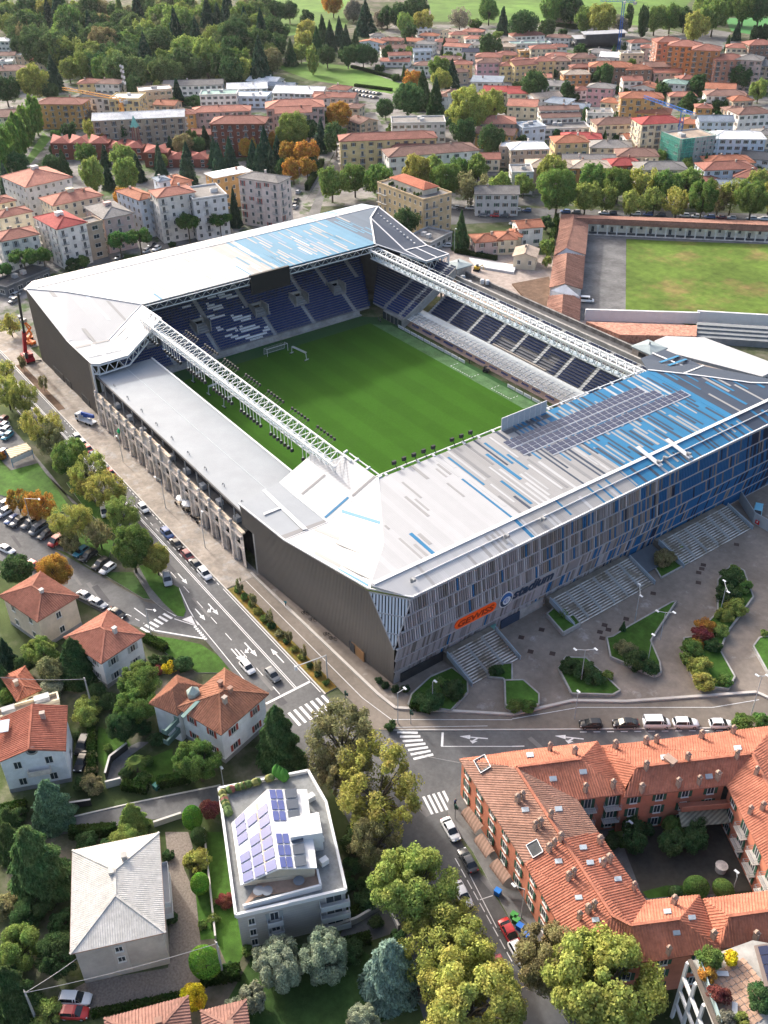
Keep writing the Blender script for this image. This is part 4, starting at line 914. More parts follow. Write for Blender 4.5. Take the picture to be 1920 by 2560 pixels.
# ---- west stand: membrane roof, listed stone facade
gz = 13.0
mb = MB(); mb.slab([(-45,-60.3,gz), (-45,-44.1,gz), (33,-44.1,gz), (37,-60.9,gz)], .35); part('flat_roof', mb, membr)
mb = MB(); mb.bar((-45,-44.0,gz+.1),(33,-44.0,gz+.1),.5,.3); part('gutter', mb, white)
mb = MB(); mb.bar((-45,-60.6,gz-.1),(37,-61.1,gz-.1),.35,.5); part('eave', mb, mat('eave_dark', (.07,.07,.075), .6, .1))
mb = MB(); mb.bar((-45,-52.2,gz+.03),(35,-52.2,gz+.03),.12,.05); part('roof_seam', mb, mat('seam_grey', (.42,.46,.5), .6, .05))
for k in range(9):
    v = MB(); x = -35+k*8.6; 
    for j in range(6):
        t0_, t1_ = math.pi*j/6, math.pi*(j+1)/6; v.bar((x+.55*math.cos(t0_),-59.2,gz+.15+.7*math.sin(t0_)), (x+.55*math.cos(t1_),-59.2,gz+.15+.7*math.sin(t1_)), .14)
    part('roof_loop', v, greym)
mb = MB(); mb.box((-3,-58.6,6.3), (82,.4,12.6)); part('rear_wall', mb, mat('stand_dark', (.05,.05,.052), .9, .2))
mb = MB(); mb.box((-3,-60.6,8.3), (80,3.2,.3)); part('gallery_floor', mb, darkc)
for k in range(9):
    if k in (3,): continue
    v = MB(); v.box((-32+k*8.1,-60.4,9.1), (1.6,1.2,1.2)); part('plant_unit', v, mat('unit_grey', (.4,.42,.44), .5, .1))
for k in range(13): mb = MB(); mb.box((-38+k*5.9,-60.9,10.6), (.25,.25,4.4)); part('gallery_post', mb, greym)
# stone front: bays with arched openings between pilasters
FY = -62.5; nb = 16; bx0, bx1 = -41.0, 39.0; bwid = (bx1-bx0)/nb; frontparts = []
def arched(mb, cx, w, z0, zs, m=0, d=.0):
    """flat arched panel facing -Y"""
    pts = [(cx-w/2, FY+d, z0)]+[(cx-w/2*math.cos(math.pi*k/8), FY+d, zs+w/2*math.sin(math.pi*k/8)) for k in range(9)]+[(cx+w/2, FY+d, z0)]
    mb.face(pts, m)
def archwall(mb, x0, x1, z0, z1, cx, w, s0, zs, y, dep, m=0):
    """wall panel with one arched hole, front face plus reveal"""
    hole = [(cx-w/2, s0)]+[(cx-w/2*math.cos(math.pi*k/8), zs+w/2*math.sin(math.pi*k/8)) for k in range(9)]+[(cx+w/2, s0)]
    mb.face([(x0,y,z0),(hole[0][0],y,z0),(hole[0][0],y,zs),(hole[0][0],y,z1),(x0,y,z1)], m)
    mb.face([(hole[-1][0],y,z0),(x1,y,z0),(x1,y,z1),(hole[-1][0],y,z1)], m)
    for k in range(1, 9): a, b = hole[k], hole[k+1]; mb.face([(a[0],y,a[1]),(b[0],y,b[1]),(b[0],y,z1),(a[0],y,z1)], m)
    if s0 > z0: mb.face([(hole[0][0],y,z0),(hole[-1][0],y,z0),(hole[-1][0],y,s0),(hole[0][0],y,s0)], m)
    for a, b in zip(hole, hole[1:]): mb.face([(a[0],y,a[1]),(a[0],y+dep,a[1]),(b[0],y+dep,b[1]),(b[0],y,b[1])], m)
for k in range(nb):
    x0 = bx0+k*bwid; x1 = x0+bwid; cx = (x0+x1)/2; big = k in (6,7,8); hz = 11.2 if big else 9.2
    w_ = MB(); archwall(w_, x0, x1, .1, 5.2, cx, 2.3, .12, 3.4, FY, .7); archwall(w_, x0, x1, 5.2, hz, cx, 1.7, 5.7, 7.2, FY, .6); part('facade_bay', w_, stonem)
    g_ = MB(); g_.box((cx,FY+.62,2.4), (2.4,.08,4.6)); part('door', g_, mat('shop_glass', (.05,.055,.07), .3, .2))
    g_ = MB(); g_.box((cx,FY+.56,6.9), (1.8,.08,2.7)); part('window', g_, glassd)
    p_ = MB(); p_.box((x0,FY-.2,hz/2), (.75,.55,hz)); p_.box((x0,FY-.25,.5), (.95,.65,1.0)); p_.box((x0,FY-.25,hz-.25), (.95,.65,.3)); p_.lathe((x0,FY-.1,hz+.9), [(.45,-.9),(.45,-.5),(.25,-.45),(.5,0),(.35,.45),(0.02,.6)], 8); part('pilaster', p_, stonem)
    c_ = MB(); c_.box((cx,FY-.2,8.3), (bwid-.8,.6,.35)); part('cornice', c_, stonem); c_ = MB(); c_.box((cx,FY-.1,5.25), (bwid-.8,.35,.25)); part('string_course', c_, stonem)
    for j in range(7):
        if j % 2 == 0: d_ = MB(); d_.box((x0+bwid*(j+.5)/7,FY-.3,8.0), (.22,.45,.3)); part('bracket', d_, stonem)
    f_ = MB(); f_.box((cx,FY+.3,hz+.15), (bwid-.2,.8,.35)); part('parapet', f_, mat('tan_stone', (.55,.46,.36), .9, .2, .8))
mb = MB(); mb.box((-26.2,FY-.7,5.0), (.2,.8,.9)); mb.box((-26.2,FY-.7,5.0), (.2,.3,1.4)); mb.box((-26.2,FY-.7,5.0),(.22,1.0,.35)); part('pharmacy_cross', mb, None or mat('cross_green', (.0,.55,.2), .4, .05))
# goal on the far goal line
gl_ = thing('goal', 'white football goal frame at the far end of the pitch', 'goal', (-50.2,-1.4,.05))
mb = MB()
for s in (-1,1): mb.tube((0,s*3.66,0),(0,s*3.66,2.44),.08); 
mb.tube((0,-3.66,2.44),(0,3.66,2.44),.08); mb.build('goal_frame', white, gl_)
mb = MB()
for s in (-1,1): mb.tube((0,s*3.66,2.44),(-1.8,s*3.66,2.2),.05); mb.tube((-1.8,s*3.66,2.2),(-2.2,s*3.66,0),.05)
mb.tube((-2.2,-3.66,.05),(-2.2,3.66,.05),.05); mb.build('net_support', white, gl_)
mb = MB()
for k in range(16): y_ = -3.66+k*7.32/15; mb.bar((-1.8,y_,2.2),(-2.2,y_,0),.025)
for k in range(6): mb.bar((-1.8-.08*k,-3.66,2.2-.44*k),(-1.8-.08*k,3.66,2.2-.44*k),.025)
mb.build('net', mat('net', (.5,.5,.5), .8, .1), gl_)
# mobile growth lamps on the grass
def rig(x, y, L, rz, lab):
    t = thing('grass_lamp_rig', lab, 'lamp rig', (x,y,.05), rz, 'growth-lamp rigs on the pitch')
    m_ = mat('rig_grey', (.42,.45,.45), .5, .1)
    mb = MB(); mb.bar((-L/2,0,2.4),(L/2,0,2.4),.3,.25); mb.bar((-L/2,.4,2.5),(L/2,.4,2.5),.15); mb.build('boom', m_, t)
    for s in (-1,1): mb = MB(); mb.bar((s*L/2,0,2.4),(s*(L/2+.3),0,.4),.18); mb.bar((s*(L/2+.3),-.8,.3),(s*(L/2+.3),.8,.3),.25); mb.build('leg', m_, t)
    for s in (-1,1):
        for u in (-.7,.7): mb = MB(); mb.tube((s*(L/2+.2),u-.1,.2),(s*(L/2+.2),u+.1,.2),.25,n=10); mb.build('wheel', darkm, t)
rg = tile(360,760,4.1475)
p = rg(600,770); rig(p.x+.5, p.y, 6, math.pi/2+.1, 'growth-lamp rig reaching out below the truss, nearest the far stand')
p = rg(770,905); rig(p.x, p.y, 6, math.pi/2+.1, 'growth-lamp rig reaching out below the truss, middle of three')
p = rg(930,1035); rig(p.x, p.y, 6, math.pi/2+.1, 'growth-lamp rig reaching out below the truss, farthest from the goal')
p = P(748,893); rig(p.x, p.y, 6.5, .15, 'lone growth-lamp rig standing in front of the goal')

# =================================================================== BUILDINGS
RC = dict(red=(.29,.13,.10), orange=(.35,.145,.09), brown=(.225,.135,.11), grey=(.22,.21,.20), crimson=(.35,.075,.07), beige=(.42,.34,.27), white=(.74,.74,.73), dark=(.06,.065,.075), slate=(.22,.26,.31), solar=(.05,.06,.10), green=(.25,.36,.32), salmon=(.42,.19,.14))
WC = dict(white=(.66,.64,.60), cream=(.60,.53,.40), yellow=(.60,.47,.25), ochre=(.48,.29,.12), orange=(.47,.22,.10), pink=(.55,.32,.34), salmon=(.46,.23,.17), tan=(.42,.34,.26), brick=(.22,.085,.06), grey=(.40,.40,.40), bluish=(.55,.61,.67), brown=(.23,.15,.115), palegrey=(.54,.54,.54), dark=(.12,.13,.14), rose=(.50,.38,.35))
WN = dict(bluish='pale blue', palegrey='pale grey', rose='rosy beige')
ROOFN = dict(solar='solar-panelled', slate='blue-grey', dark='flat dark')
shutter_green = mat('shutter_green', (.035,.09,.06), .6, .1); shutter_red = mat('shutter_red', (.35,.07,.05), .6, .1); shutter_brown = mat('shutter_brown', (.10,.06,.04), .6, .1); shutter_grey = mat('shutter_grey', (.3,.33,.33), .6, .1)
framem = mat('window_frame', (.62,.61,.58), .6, .05)
WINM = {}
def winmesh(w, h, sh=None):
    k = (round(w,2), round(h,2), sh.name if sh else '')
    if k not in WINM:       # local: x along wall, -y outwards, z up, origin at centre
        mb = MB(); mb.box((0,-.02,0), (w,.05,h), 1); t = .09
        for s in (-1,1): mb.box((s*(w/2+t/2),-.04,0), (t,.11,h+2*t)); mb.box((0,-.04,s*(h/2+t/2)), (w,.11,t))
        mb.box((0,-.05,0), (.06,.06,h)); mb.box((0,-.09,-h/2-t-.03), (w+.3,.22,.07))
        if sh:
            for s in (-1,1): mb.box((s*(w*.78+t),-.07,0), (w*.5,.06,h+.05), 2)
        WINM[k] = mb.mesh('window', [framem, glassd, sh or framem])
    return WINM[k]
BALM = {}
def balmesh(w, d=1.1, glass=0, rail=None):
    k = (round(w,1), d, glass, rail.name if rail else '')
    if k not in BALM:
        mb = MB(); mb.box((0,-d/2,0), (w,d,.15))
        if glass == 1: mb.box((0,-d+.03,.55), (w,.06,.95)); mb.box((w/2-.03,-d/2,.55), (.06,d,.95)); mb.box((-w/2+.03,-d/2,.55), (.06,d,.95))
        else:
            n = int(w/.25)
            for i in range(n+1): mb.box((-w/2+w*i/n,-d+.04,.55), (.035,.035,.95), 1)
            for s in (-1,1): mb.box((s*(w/2-.03),-d/2,1.02), (.05,d,.05), 1); mb.box((s*(w/2-.03),-d/2,.5), (.05,d,.05), 1)
            mb.box((0,-d+.04,1.02), (w,.06,.06), 1)
        BALM[k] = mb.mesh('balcony', [rail or mat('balcony_slab', (.5,.48,.45), .8, .1), greym])
    return BALM[k]
DOORM = None
def wall_windows(parent, a, b, h, floors, spacing=3.2, w=1.0, wh=1.45, sh=None, balc=(), skip=(), z0=0., balw=2.6, shset=None, ground=True):
    """windows on the wall from a to b (local xy, outward normal to the right of a->b)"""
    a = Vector((a[0],a[1],0)); b = Vector((b[0],b[1],0)); d = b-a; L = d.length
    if L < 2.2: return
    d.normalize(); n = max(1, int(L/spacing)); fh = (h-z0)/floors; rz = math.atan2(d.y, d.x)
    for f in range(floors):
        for k in range(n):
            if (f, k) in skip or (f == 0 and not ground): continue
            p = a+d*(L*(k+.5)/n); p.z = z0+fh*(f+.56); s = sh
            if shset: s = rnd.choice(shset)
            isb = k in balc and f > 0
            hh = min(wh, fh*.55)
            if isb: hh = min(2.1, fh*.75); p.z = z0+fh*f+hh/2+.1
            obj('window', winmesh(w, hh, s), parent, p, rotz=rz)
            if isb: q = p.copy(); q.z = z0+fh*f+.0; obj('balcony', balmesh(balw), parent, q, rotz=rz)
def roofpolys(lu, lv, h, kind, rise, ov):
    """slopes of a roof over [0,lu]x[0,lv] centred, local coords"""
    a, b = lu/2+ov, lv/2+ov; z = h; Z = h+rise
    if kind == 'hip':
        if a >= b: r = a-b; P1, P2 = (-r,0,Z), (r,0,Z); return [[(-a,-b,z),(a,-b,z),P2,P1], [(a,b,z),(-a,b,z),P1,P2], [(a,-b,z),(a,b,z),P2], [(-a,b,z),(-a,-b,z),P1]], [(P1,P2),((-a,-b,z),P1),((-a,b,z),P1),((a,-b,z),P2),((a,b,z),P2)]
        r = b-a; P1, P2 = (0,-r,Z), (0,r,Z); return [[(-a,-b,z),(a,-b,z),P1], [(a,b,z),(-a,b,z),P2], [(a,-b,z),(a,b,z),P2,P1], [(-a,b,z),(-a,-b,z),P1,P2]], [(P1,P2),((-a,-b,z),P1),((a,-b,z),P1),((-a,b,z),P2),((a,b,z),P2)]
    if kind == 'gable': return [[(-a,-b,z),(a,-b,z),(a,0,Z),(-a,0,Z)], [(a,b,z),(-a,b,z),(-a,0,Z),(a,0,Z)]], [((-a,0,Z),(a,0,Z))]
    if kind == 'gable2': return [[(a,-b,z),(a,b,z),(0,b,Z),(0,-b,Z)], [(-a,b,z),(-a,-b,z),(0,-b,Z),(0,b,Z)]], [((0,-b,Z),(0,b,Z))]
    if kind == 'shed': return [[(-a,-b,z),(a,-b,z),(a,b,Z),(-a,b,Z)]], []
    return [], []
def building(c, U, lu, lv, h, roof='hip', rc='red', wc='cream', floors=None, label='', group=None, name='house', cat='house', pitch=.34, ov=.55, spacing=3.4, sh=None, balc=(), tiles=False, chim=1, rcol=None, wcol=None, attic=False, ww=1.0, wh=1.4, nowin=False, shset=None, base=False):
    U = Vector((U.x, U.y, 0)).normalized(); rz = math.atan2(U.y, U.x); rcol = rcol or RC[rc]; wcol = wcol or WC[wc]
    jr = rnd.uniform(.88,1.12); rcol = tuple(q*jr for q in rcol); jw = rnd.uniform(1.0,1.2); wcol = tuple(q*jw for q in wcol)
    t = thing(name, label, cat, (c.x, c.y, 0), rz, group); floors = floors or max(1, round(h/3.2)); rise = pitch*min(lu, lv)/2*(1.0 if roof != 'shed' else .4)
    mb = MB(); mb.box((0,0,h/2), (lu,lv,h))
    if roof == 'gable':
        for s in (-1,1): mb.face([(s*lu/2,-lv/2,h),(s*lu/2,lv/2,h),(s*lu/2,0,h+rise*.97)])
    if roof == 'gable2':
        for s in (-1,1): mb.face([(-lu/2,s*lv/2,h),(lu/2,s*lv/2,h),(0,s*lv/2,h+rise*.97)])
    mb.build('wall', wallt, t, col=wcol)
    if base: mb = MB(); mb.box((0,0,.45), (lu+.08,lv+.08,.9)); mb.build('plinth', mat('plinth', (.25,.25,.25), .9, .15), t)
    if roof == 'flat':
        mb = MB(); mb.box((0,0,h+.1), (lu+.3,lv+.3,.2)); r = mb.build('roof', rooft, t, col=rcol)
        mb = MB()
        for s in (-1,1): mb.box((s*(lu/2),0,h+.45), (.3,lv+.3,.7)); mb.box((0,s*(lv/2),h+.45), (lu-.3,.3,.7))
        mb.build('parapet', wallt, r, col=wcol)
        if lu > 9:
            for q in range(2): mb = MB(); mb.box((rnd.uniform(-.3,.3)*lu, rnd.uniform(-.2,.2)*lv, h+.9), (rnd.uniform(1.2,2.6),rnd.uniform(1.2,2.2),1.4)); mb.build('roof_unit', plaint, r, col=tuple(rnd.uniform(.3,.6) for _ in range(1))*3)
    else:
        polys, ridges = roofpolys(lu, lv, h, roof, rise, ov)
        mb = MB()
        for p in polys: mb.slab([Vector(q)+Vector((0,0,.18)) for q in p], .22)
        r = mb.build('roof', rooft, t, col=rcol)
        if tiles:
            mb = MB()
            for p in polys:
                pv = [Vector(q)+Vector((0,0,.18)) for q in p]; n = (pv[1]-pv[0]).cross(pv[2]-pv[0]); ribs(mb, pv, (n.x, n.y, -1 if n.z else 0) if abs(n.x)+abs(n.y) > 0 else (0,1,0), .42, .26, .09, jit=.2)
            mb.build('roof_tiles', rooft, r, kind='stuff', col=rcol)
        mb = MB()
        for p, q in ridges: mb.bar(Vector(p)+Vector((0,0,.22)), Vector(q)+Vector((0,0,.22)), .34, .16)
        if ridges: mb.build('ridge', rooft, r, col=tuple(q*.9 for q in rcol))
        for k in range(chim):
            x, y = rnd.uniform(-.28,.28)*lu, rnd.uniform(-.22,.22)*lv; mb = MB(); mb.box((x,y,h+rise*.75+.5), (.7,.6,1.6)); mb.box((x,y,h+rise*.75+1.35), (.9,.8,.14)); mb.build('chimney', plaint, r, col=rnd.choice(((.35,.30,.26),(.28,.17,.13),(.5,.48,.45))))
        if attic:
            mb = MB(); mb.box((0,0,h+rise+.3), (2.6,2.2,1.6)); mb.box((0,0,h+rise+1.15), (2.9,2.5,.14)); mb.build('stair_head', wallt, r, col=wcol)
    if nowin: return t
    a, b = lu/2, lv/2; cs = [(-a,-b),(a,-b),(a,b),(-a,b)]; inv = Matrix.Rotation(-rz, 3, 'Z'); cv = inv@(CAM-Vector((c.x,c.y,0)))
    for k in range(4):
        p, q = cs[k], cs[(k+1)%4]; nx, ny = ((0,-1),(1,0),(0,1),(-1,0))[k]; m_ = Vector(((p[0]+q[0])/2,(p[1]+q[1])/2,0))
        if (cv.x-m_.x)*nx+(cv.y-m_.y)*ny > 0:
            wall_windows(t, p, q, h, floors, spacing, w=ww, wh=wh, sh=sh, balc=balc if (q[0]-p[0])**2+(q[1]-p[1])**2 > 60 else (), shset=shset)
    return t
def corners(t1, L, t2, F, t3, R, h):
    """eave corners (left, front, right) in tile pixels at height h -> centre, axis, sizes"""
    L = TP(t1, *L, h); F = TP(t2, *F, h); R = TP(t3, *R, h); u = R-F; v = L-F; u.z = v.z = 0
    un = u.normalized(); vn = Vector((-un.y, un.x, 0)); lv = max(3., v.dot(vn)) if v.dot(vn) > 0 else 3.; lu = u.length
    c = Vector((F.x, F.y, 0))+un*lu/2+vn*lv/2; return c, un, lu, lv
# ---- the far town, given by roof centre (tile px), width (tile px), depth m, eave height m, turn deg
TOWN = []
def town(region, tl_, rows):
    for r in rows: TOWN.append((region, tl_)+r)
# region name, (cx, cy, w, d, h, rot, roof colour, wall colour, roof kind)
town('town at upper right', 'C', [
 (95,215,190,12,7,-6,'red','white','hip'), (305,225,140,10,6,-4,'brown','white','hip'), (370,105,150,10,6,-8,'brown','rose','gable'), (115,275,230,10,6,4,'green','palegrey','flat'),
 (200,312,150,11,7,-8,'red','cream','hip'), (90,332,90,8,5,2,'beige','ochre','flat'), (305,285,95,9,6,-5,'red','palegrey','hip'), (305,350,150,12,8,-8,'red','grey','hip'),
 (55,378,120,10,7,6,'red','yellow','hip'), (68,408,145,12,9.5,6,'red','yellow','gable'), (195,396,120,12,9.5,6,'red','yellow','hip'), (312,368,130,12,9,-10,'brown','cream','hip'),
 (450,366,150,12,9,-8,'brown','cream','hip'), (575,378,100,9,7,-8,'grey','rose','hip'), (448,430,130,9,6,-6,'red','brick','hip'), (412,466,155,11,8.5,-8,'beige','orange','hip'),
 (640,410,240,14,11,-6,'orange','brown','hip'), (812,416,150,12,11,-8,'orange','brown','hip'), (930,415,150,12,9,-10,'brown','brown','gable'), (1000,462,160,9,6,-10,'salmon','rose','gable'),
 (770,350,130,11,6,-8,'grey','cream','flat'), (825,265,120,10,6,-4,'red','white','hip'), (895,306,100,9,7,-6,'red','rose','hip'), (640,352,110,14,4,-6,'white','palegrey','gable'), (560,330,130,12,5,-6,'grey','palegrey','hip'),
 (1475,298,140,12,7,-4,'red','cream','hip'), (1600,282,150,14,9,-8,'red','brown','hip'), (170,492,150,9,5,4,'salmon','white','gable'), (290,528,150,12,6,-24,'grey','white','gable'),
 (455,558,100,9,6,-6,'red','white','hip'), (580,562,150,11,9,-8,'grey','pink','hip'), (775,508,110,10,9.5,-6,'red','white','gable'), (870,542,140,11,7,-20,'orange','white','gable2'), (1060,522,130,10,7,-10,'green','palegrey','hip'),
 (1100,612,150,10,5,-8,'salmon','cream','hip'), (840,606,240,13,14,-8,'orange','ochre','hip'), (650,636,110,10,8,-10,'orange','cream','hip'), (920,718,190,13,6,-8,'orange','ochre','hip'),
 (30,590,110,12,6,-12,'crimson','cream','gable'), (212,602,175,11,6.5,8,'beige','palegrey','gable'), (75,668,170,14,6,-30,'salmon','cream','gable'), (310,655,140,12,5,-20,'slate','palegrey','shed'),
 (450,692,100,10,6,-8,'slate','dark','gable'), (300,692,230,8,10.5,4,'brown','white','gable'), (310,740,230,8,8,4,'brown','white','gable'), (340,812,270,13,5,4,'grey','white','flat'), (117,800,145,12,8,4,'slate','bluish','flat'),
 (567,716,150,11,7.5,-6,'grey','white','flat'), (670,772,255,12,10,6,'brown','cream','hip'), (942,764,245,13,15.5,6,'crimson','cream','hip'), (450,868,230,11,6,-6,'crimson','rose','hip'),
 (372,908,200,12,9,-6,'orange','yellow','hip'), (640,922,240,13,5.5,-6,'grey','cream','hip'), (772,876,95,9,6,10,'orange','white','gable'), (808,974,235,13,7,-4,'brown','cream','hip'), (100,930,225,12,10,4,'white','tan','hip'),
 (500,1012,310,12,5,-4,'grey','palegrey','gable'), (1455,862,300,13,11.5,-8,'white','bluish','hip'), (1315,768,190,11,8,10,'slate','bluish','gable'), (1192,766,185,12,6,-8,'orange','ochre','hip'),
 (1355,540,160,12,9.5,-4,'orange','white','gable'), (1385,592,225,12,9,-6,'brown','white','hip'), (1475,640,120,10,7,-6,'orange','tan','hip'), (1440,685,110,9,7,-6,'brown','tan','hip'), (1542,728,200,13,8.5,-4,'brown','white','hip'),
 (1630,850,110,12,6,-4,'grey','cream','hip'), (1590,985,160,12,6,-8,'dark','palegrey','gable'), (1400,1018,265,12,6,4,'orange','tan','hip'), (1130,500,100,10,7,-6,'red','cream','hip'), (1240,692,90,9,6,-4,'red','ochre','hip'),
 (1010,265,150,14,19,-6,'red','salmon','hip'), (1120,288,170,15,20,-6,'red','orange','hip'), (1260,330,150,15,19.5,-8,'red','orange','hip'), (1410,348,180,15,19,-10,'red','salmon','hip'), (1545,364,140,14,18,-10,'grey','rose','hip'), (1650,385,130,14,16,-10,'grey','tan','hip'),
])
town('meadow edge hamlet', 'B', [
 (755,258,155,10,6,-16,'orange','bluish','gable2'), (880,242,130,10,7,-8,'red','brown','hip'), (890,300,150,11,6,10,'brown','white','gable'), (785,226,80,9,6,0,'grey','palegrey','hip'), (1030,246,100,10,6,-30,'orange','tan','gable'),
 (1125,212,110,9,6,-6,'orange','white','hip'), (1085,190,80,9,5,0,'white','white','flat'), (1100,282,110,10,6,-6,'grey','palegrey','hip'), (1075,326,100,9,6,-4,'slate','bluish','gable'), (1260,190,100,10,6,-20,'beige','cream','gable2'),
 (1310,222,100,10,6,-8,'red','cream','hip'), (1410,194,120,10,6,-4,'salmon','rose','hip'), (1415,242,110,10,6,-8,'salmon','white','hip'), (1235,250,130,10,6,-10,'red','rose','hip'), (1310,290,150,10,7,-18,'salmon','white','gable'),
 (1400,332,110,10,6,-12,'solar','white','gable'), (1250,364,150,10,7,-8,'brown','brown','hip'), (1335,410,120,10,7,-6,'red','yellow','hip'), (930,352,130,9,6,-6,'red','white','gable'), (905,378,170,9,4,-6,'salmon','white','gable'), (1095,412,120,10,6,-10,'brown','white','hip'),
 (1500,396,130,11,10,-4,'brown','pink','hip'), (1510,364,150,11,8,-6,'red','rose','hip'), (1625,350,110,11,8,-6,'red','yellow','hip'), (1635,412,110,10,9,-4,'red','yellow','hip'), (1620,292,110,10,7,-6,'beige','tan','hip'), (1615,250,120,10,6,-6,'beige','tan','hip'),
 (1455,272,110,10,6,-6,'grey','white','hip'), (1320,462,90,9,6,-6,'brown','tan','hip'), (1500,515,180,14,6,-6,'slate','palegrey','shed'), (1600,568,220,12,7,-14,'crimson','cream','gable'), (1285,618,170,12,9,-6,'brown','white','hip'), (1280,572,70,6,14,-6,'brown','white','hip'),
 (1500,600,110,9,6,-6,'salmon','cream','hip'),
])
town('streets behind the stadium', 'B', [
 (545,568,120,10,6,-6,'red','white','hip'), (515,606,255,10,8,-12,'red','rose','gable'), (250,662,340,16,14,6,'salmon','rose','hip'), (430,642,85,10,12,-4,'red','white','hip'), (240,700,210,12,14,4,'salmon','rose','gable'),
 (640,684,90,10,8,-30,'brown','cream','hip'), (688,772,130,12,4.5,-40,'brown','tan','gable'), (850,868,580,12,14,4,'red','yellow','hip'), (985,912,210,12,11,14,'red','tan','hip'), (1130,955,560,14,11,12,'brown','white','hip'),
 (1050,775,320,14,10,-2,'grey','palegrey','flat'), (1560,765,220,14,9,-6,'salmon','tan','hip'), (1560,838,230,12,7,-20,'brown','ochre','gable'), (1645,925,110,11,10,-4,'white','tan','flat'), (1480,1010,180,10,5,4,'red','cream','gable'),
])
town('streets at upper left', 'A', [
 (400,645,275,13,13,-4,'red','ochre','hip'), (580,520,120,11,9,-4,'red','yellow','hip'), (715,528,145,11,9,-6,'brown','white','hip'), (630,632,190,10,11,-6,'dark','white','hip'), (828,640,175,15,12,-4,'white','yellow','flat'), (1003,592,185,12,9,8,'white','tan','flat'),
 (1085,660,130,10,10,-2,'orange','tan','gable'), (900,735,520,13,15,6,'white','tan','gable'), (1212,722,100,10,9,-4,'red','ochre','hip'), (1432,694,340,12,9.5,6,'salmon','rose','hip'), (1340,838,180,10,4,4,'red','brown','gable'), (1550,765,320,14,16,-4,'red','brick','hip'),
 (1420,598,215,13,9,4,'green','white','flat'), (1255,528,340,13,6,4,'grey','white','gable'), (1600,548,230,14,5,4,'white','palegrey','gable'), (1620,610,230,14,6,-6,'white','bluish','flat'), (182,352,150,11,6,-2,'white','tan','flat'), (295,365,185,12,7,4,'salmon','cream','hip'),
 (65,438,190,14,12,-4,'brown','tan','hip'), (45,338,95,10,7,-4,'brown','white','gable'), (25,262,100,10,6,-6,'white','white','gable'), (30,730,150,14,11,20,'brown','cream','gable'), (20,400,110,10,6,0,'white','white','flat'),
])
town('streets at upper left', 'B', [(60,512,190,12,5,-10,'white','palegrey','gable'), (170,548,160,9,4,-8,'slate','palegrey','gable'), (290,575,300,16,5,-14,'white','palegrey','gable')])
town('streets by the arcade', 'E', [(1490,478,165,9,6,-4,'orange','rose','hip'), (1620,472,115,9,6,-4,'orange','cream','hip'), (1560,180,260,11,9,-2,'grey','palegrey','gable')])
town('streets by the arcade', 'F', [(103,408,150,9,7,-4,'orange','white','gable'), (25,466,80,8,5,-4,'orange','cream','hip'), (92,590,135,9,4.5,-20,'beige','cream','gable2'),
 (250,8,290,13,8,-6,'beige','rose','hip'), (500,12,240,12,8,-2,'beige','orange','hip'), (715,10,190,11,7,-4,'crimson','brick','hip'), (960,22,290,12,9,-6,'grey','cream','hip'), (1385,20,300,12,9,4,'red','bluish','hip'), (1265,108,140,10,5,-4,'red','cream','hip'), (1480,140,260,12,5,-8,'slate','brick','gable'), (1560,95,200,12,6,-6,'red','palegrey','hip'), (60,60,130,12,9,-4,'grey','palegrey','flat')])
byreg = {}
for e in TOWN:
    byreg.setdefault(e[0], []).append(e)
for reg, es in byreg.items():
    es.sort(key=lambda e: TX(e[1], e[2], e[3])[0])
    for i, (r_, t_, cx, cy, w_, d_, h_, rot, rc, wc, kind) in enumerate(es):
        rise = .34*min(d_, 12)/2; c = TP(t_, cx, cy, h_+(rise*.6 if kind != 'flat' else .4)); m_ = mpp(c)/2.592; lu = w_*m_; a = math.radians(rot+(rnd.uniform(-15,15) if w_ < 210 else rnd.uniform(-3,3))); h_ *= rnd.uniform(.88,1.22) if w_ < 210 else 1
        U = GR*math.cos(a)+GF*math.sin(a); big = h_ > 12
        n_ = {1:'single-storey',2:'two-storey',3:'three-storey',4:'four-storey',5:'five-storey',6:'six-storey'}.get(max(1,round(h_/3.2)), 'tall')
        building(c, U, lu, d_, h_, kind, rc, wc, label=f'{n_} {WN.get(wc,wc)} house, {ROOFN.get(rc,rc)} roof, {ordn(i+1)} from left in {r_}', group=r_, name='apartment_block' if big else 'house', cat='apartment block' if big else 'house', shset=(None, shutter_green, shutter_brown) if not big else (None, shutter_brown), balc=tuple(range(0, 12, 2)) if big else (), spacing=3.4 if lu < 40 else 4.0)
# ---- apartment blocks left of the stadium (given by eave corners)
def cb(lab, tl1, L, tl2, F, tl3, R, h, **k):
    c, U, lu, lv = corners(tl1, L, tl2, F, tl3, R, h); return building(c, U, lu, lv, h, label=lab, **k)
AP = dict(name='apartment_block', cat='apartment block', spacing=3.3)
cb('pale grey apartment block with red roof and white stair head, farthest of the left cluster', 'D', (103,88), 'D', (170,178), 'D', (462,112), 16.5, wc='palegrey', rc='salmon', attic=True, group='flats left of the stadium', **AP)
cb('cream apartment block with salmon roof and square stair head behind the crimson-roofed one', 'D', (272,245), 'D', (345,298), 'D', (662,230), 15, wc='cream', rc='salmon', attic=True, group='flats left of the stadium', **AP)
cb('white corner apartment block with crimson roof and balconies beside pine trees', 'D', (245,368), 'D', (370,450), 'D', (556,405), 15.3, wc='white', rc='crimson', attic=True, balc=(0,2,4), group='flats left of the stadium', **AP)
cb('white and pink block with grey slate-like roof behind the umbrella pines', 'D', (545,305), 'D', (672,384), 'D', (858,345), 13.5, wc='rose', rc='grey', attic=True, balc=(1,), group='flats left of the stadium', **AP)
cb('low tan office block with window strips between two apartment blocks', 'D', (520,395), 'D', (560,425), 'D', (660,400), 13.5, roof='flat', wc='tan', rc='grey', ww=2.2, group='flats left of the stadium', **AP)
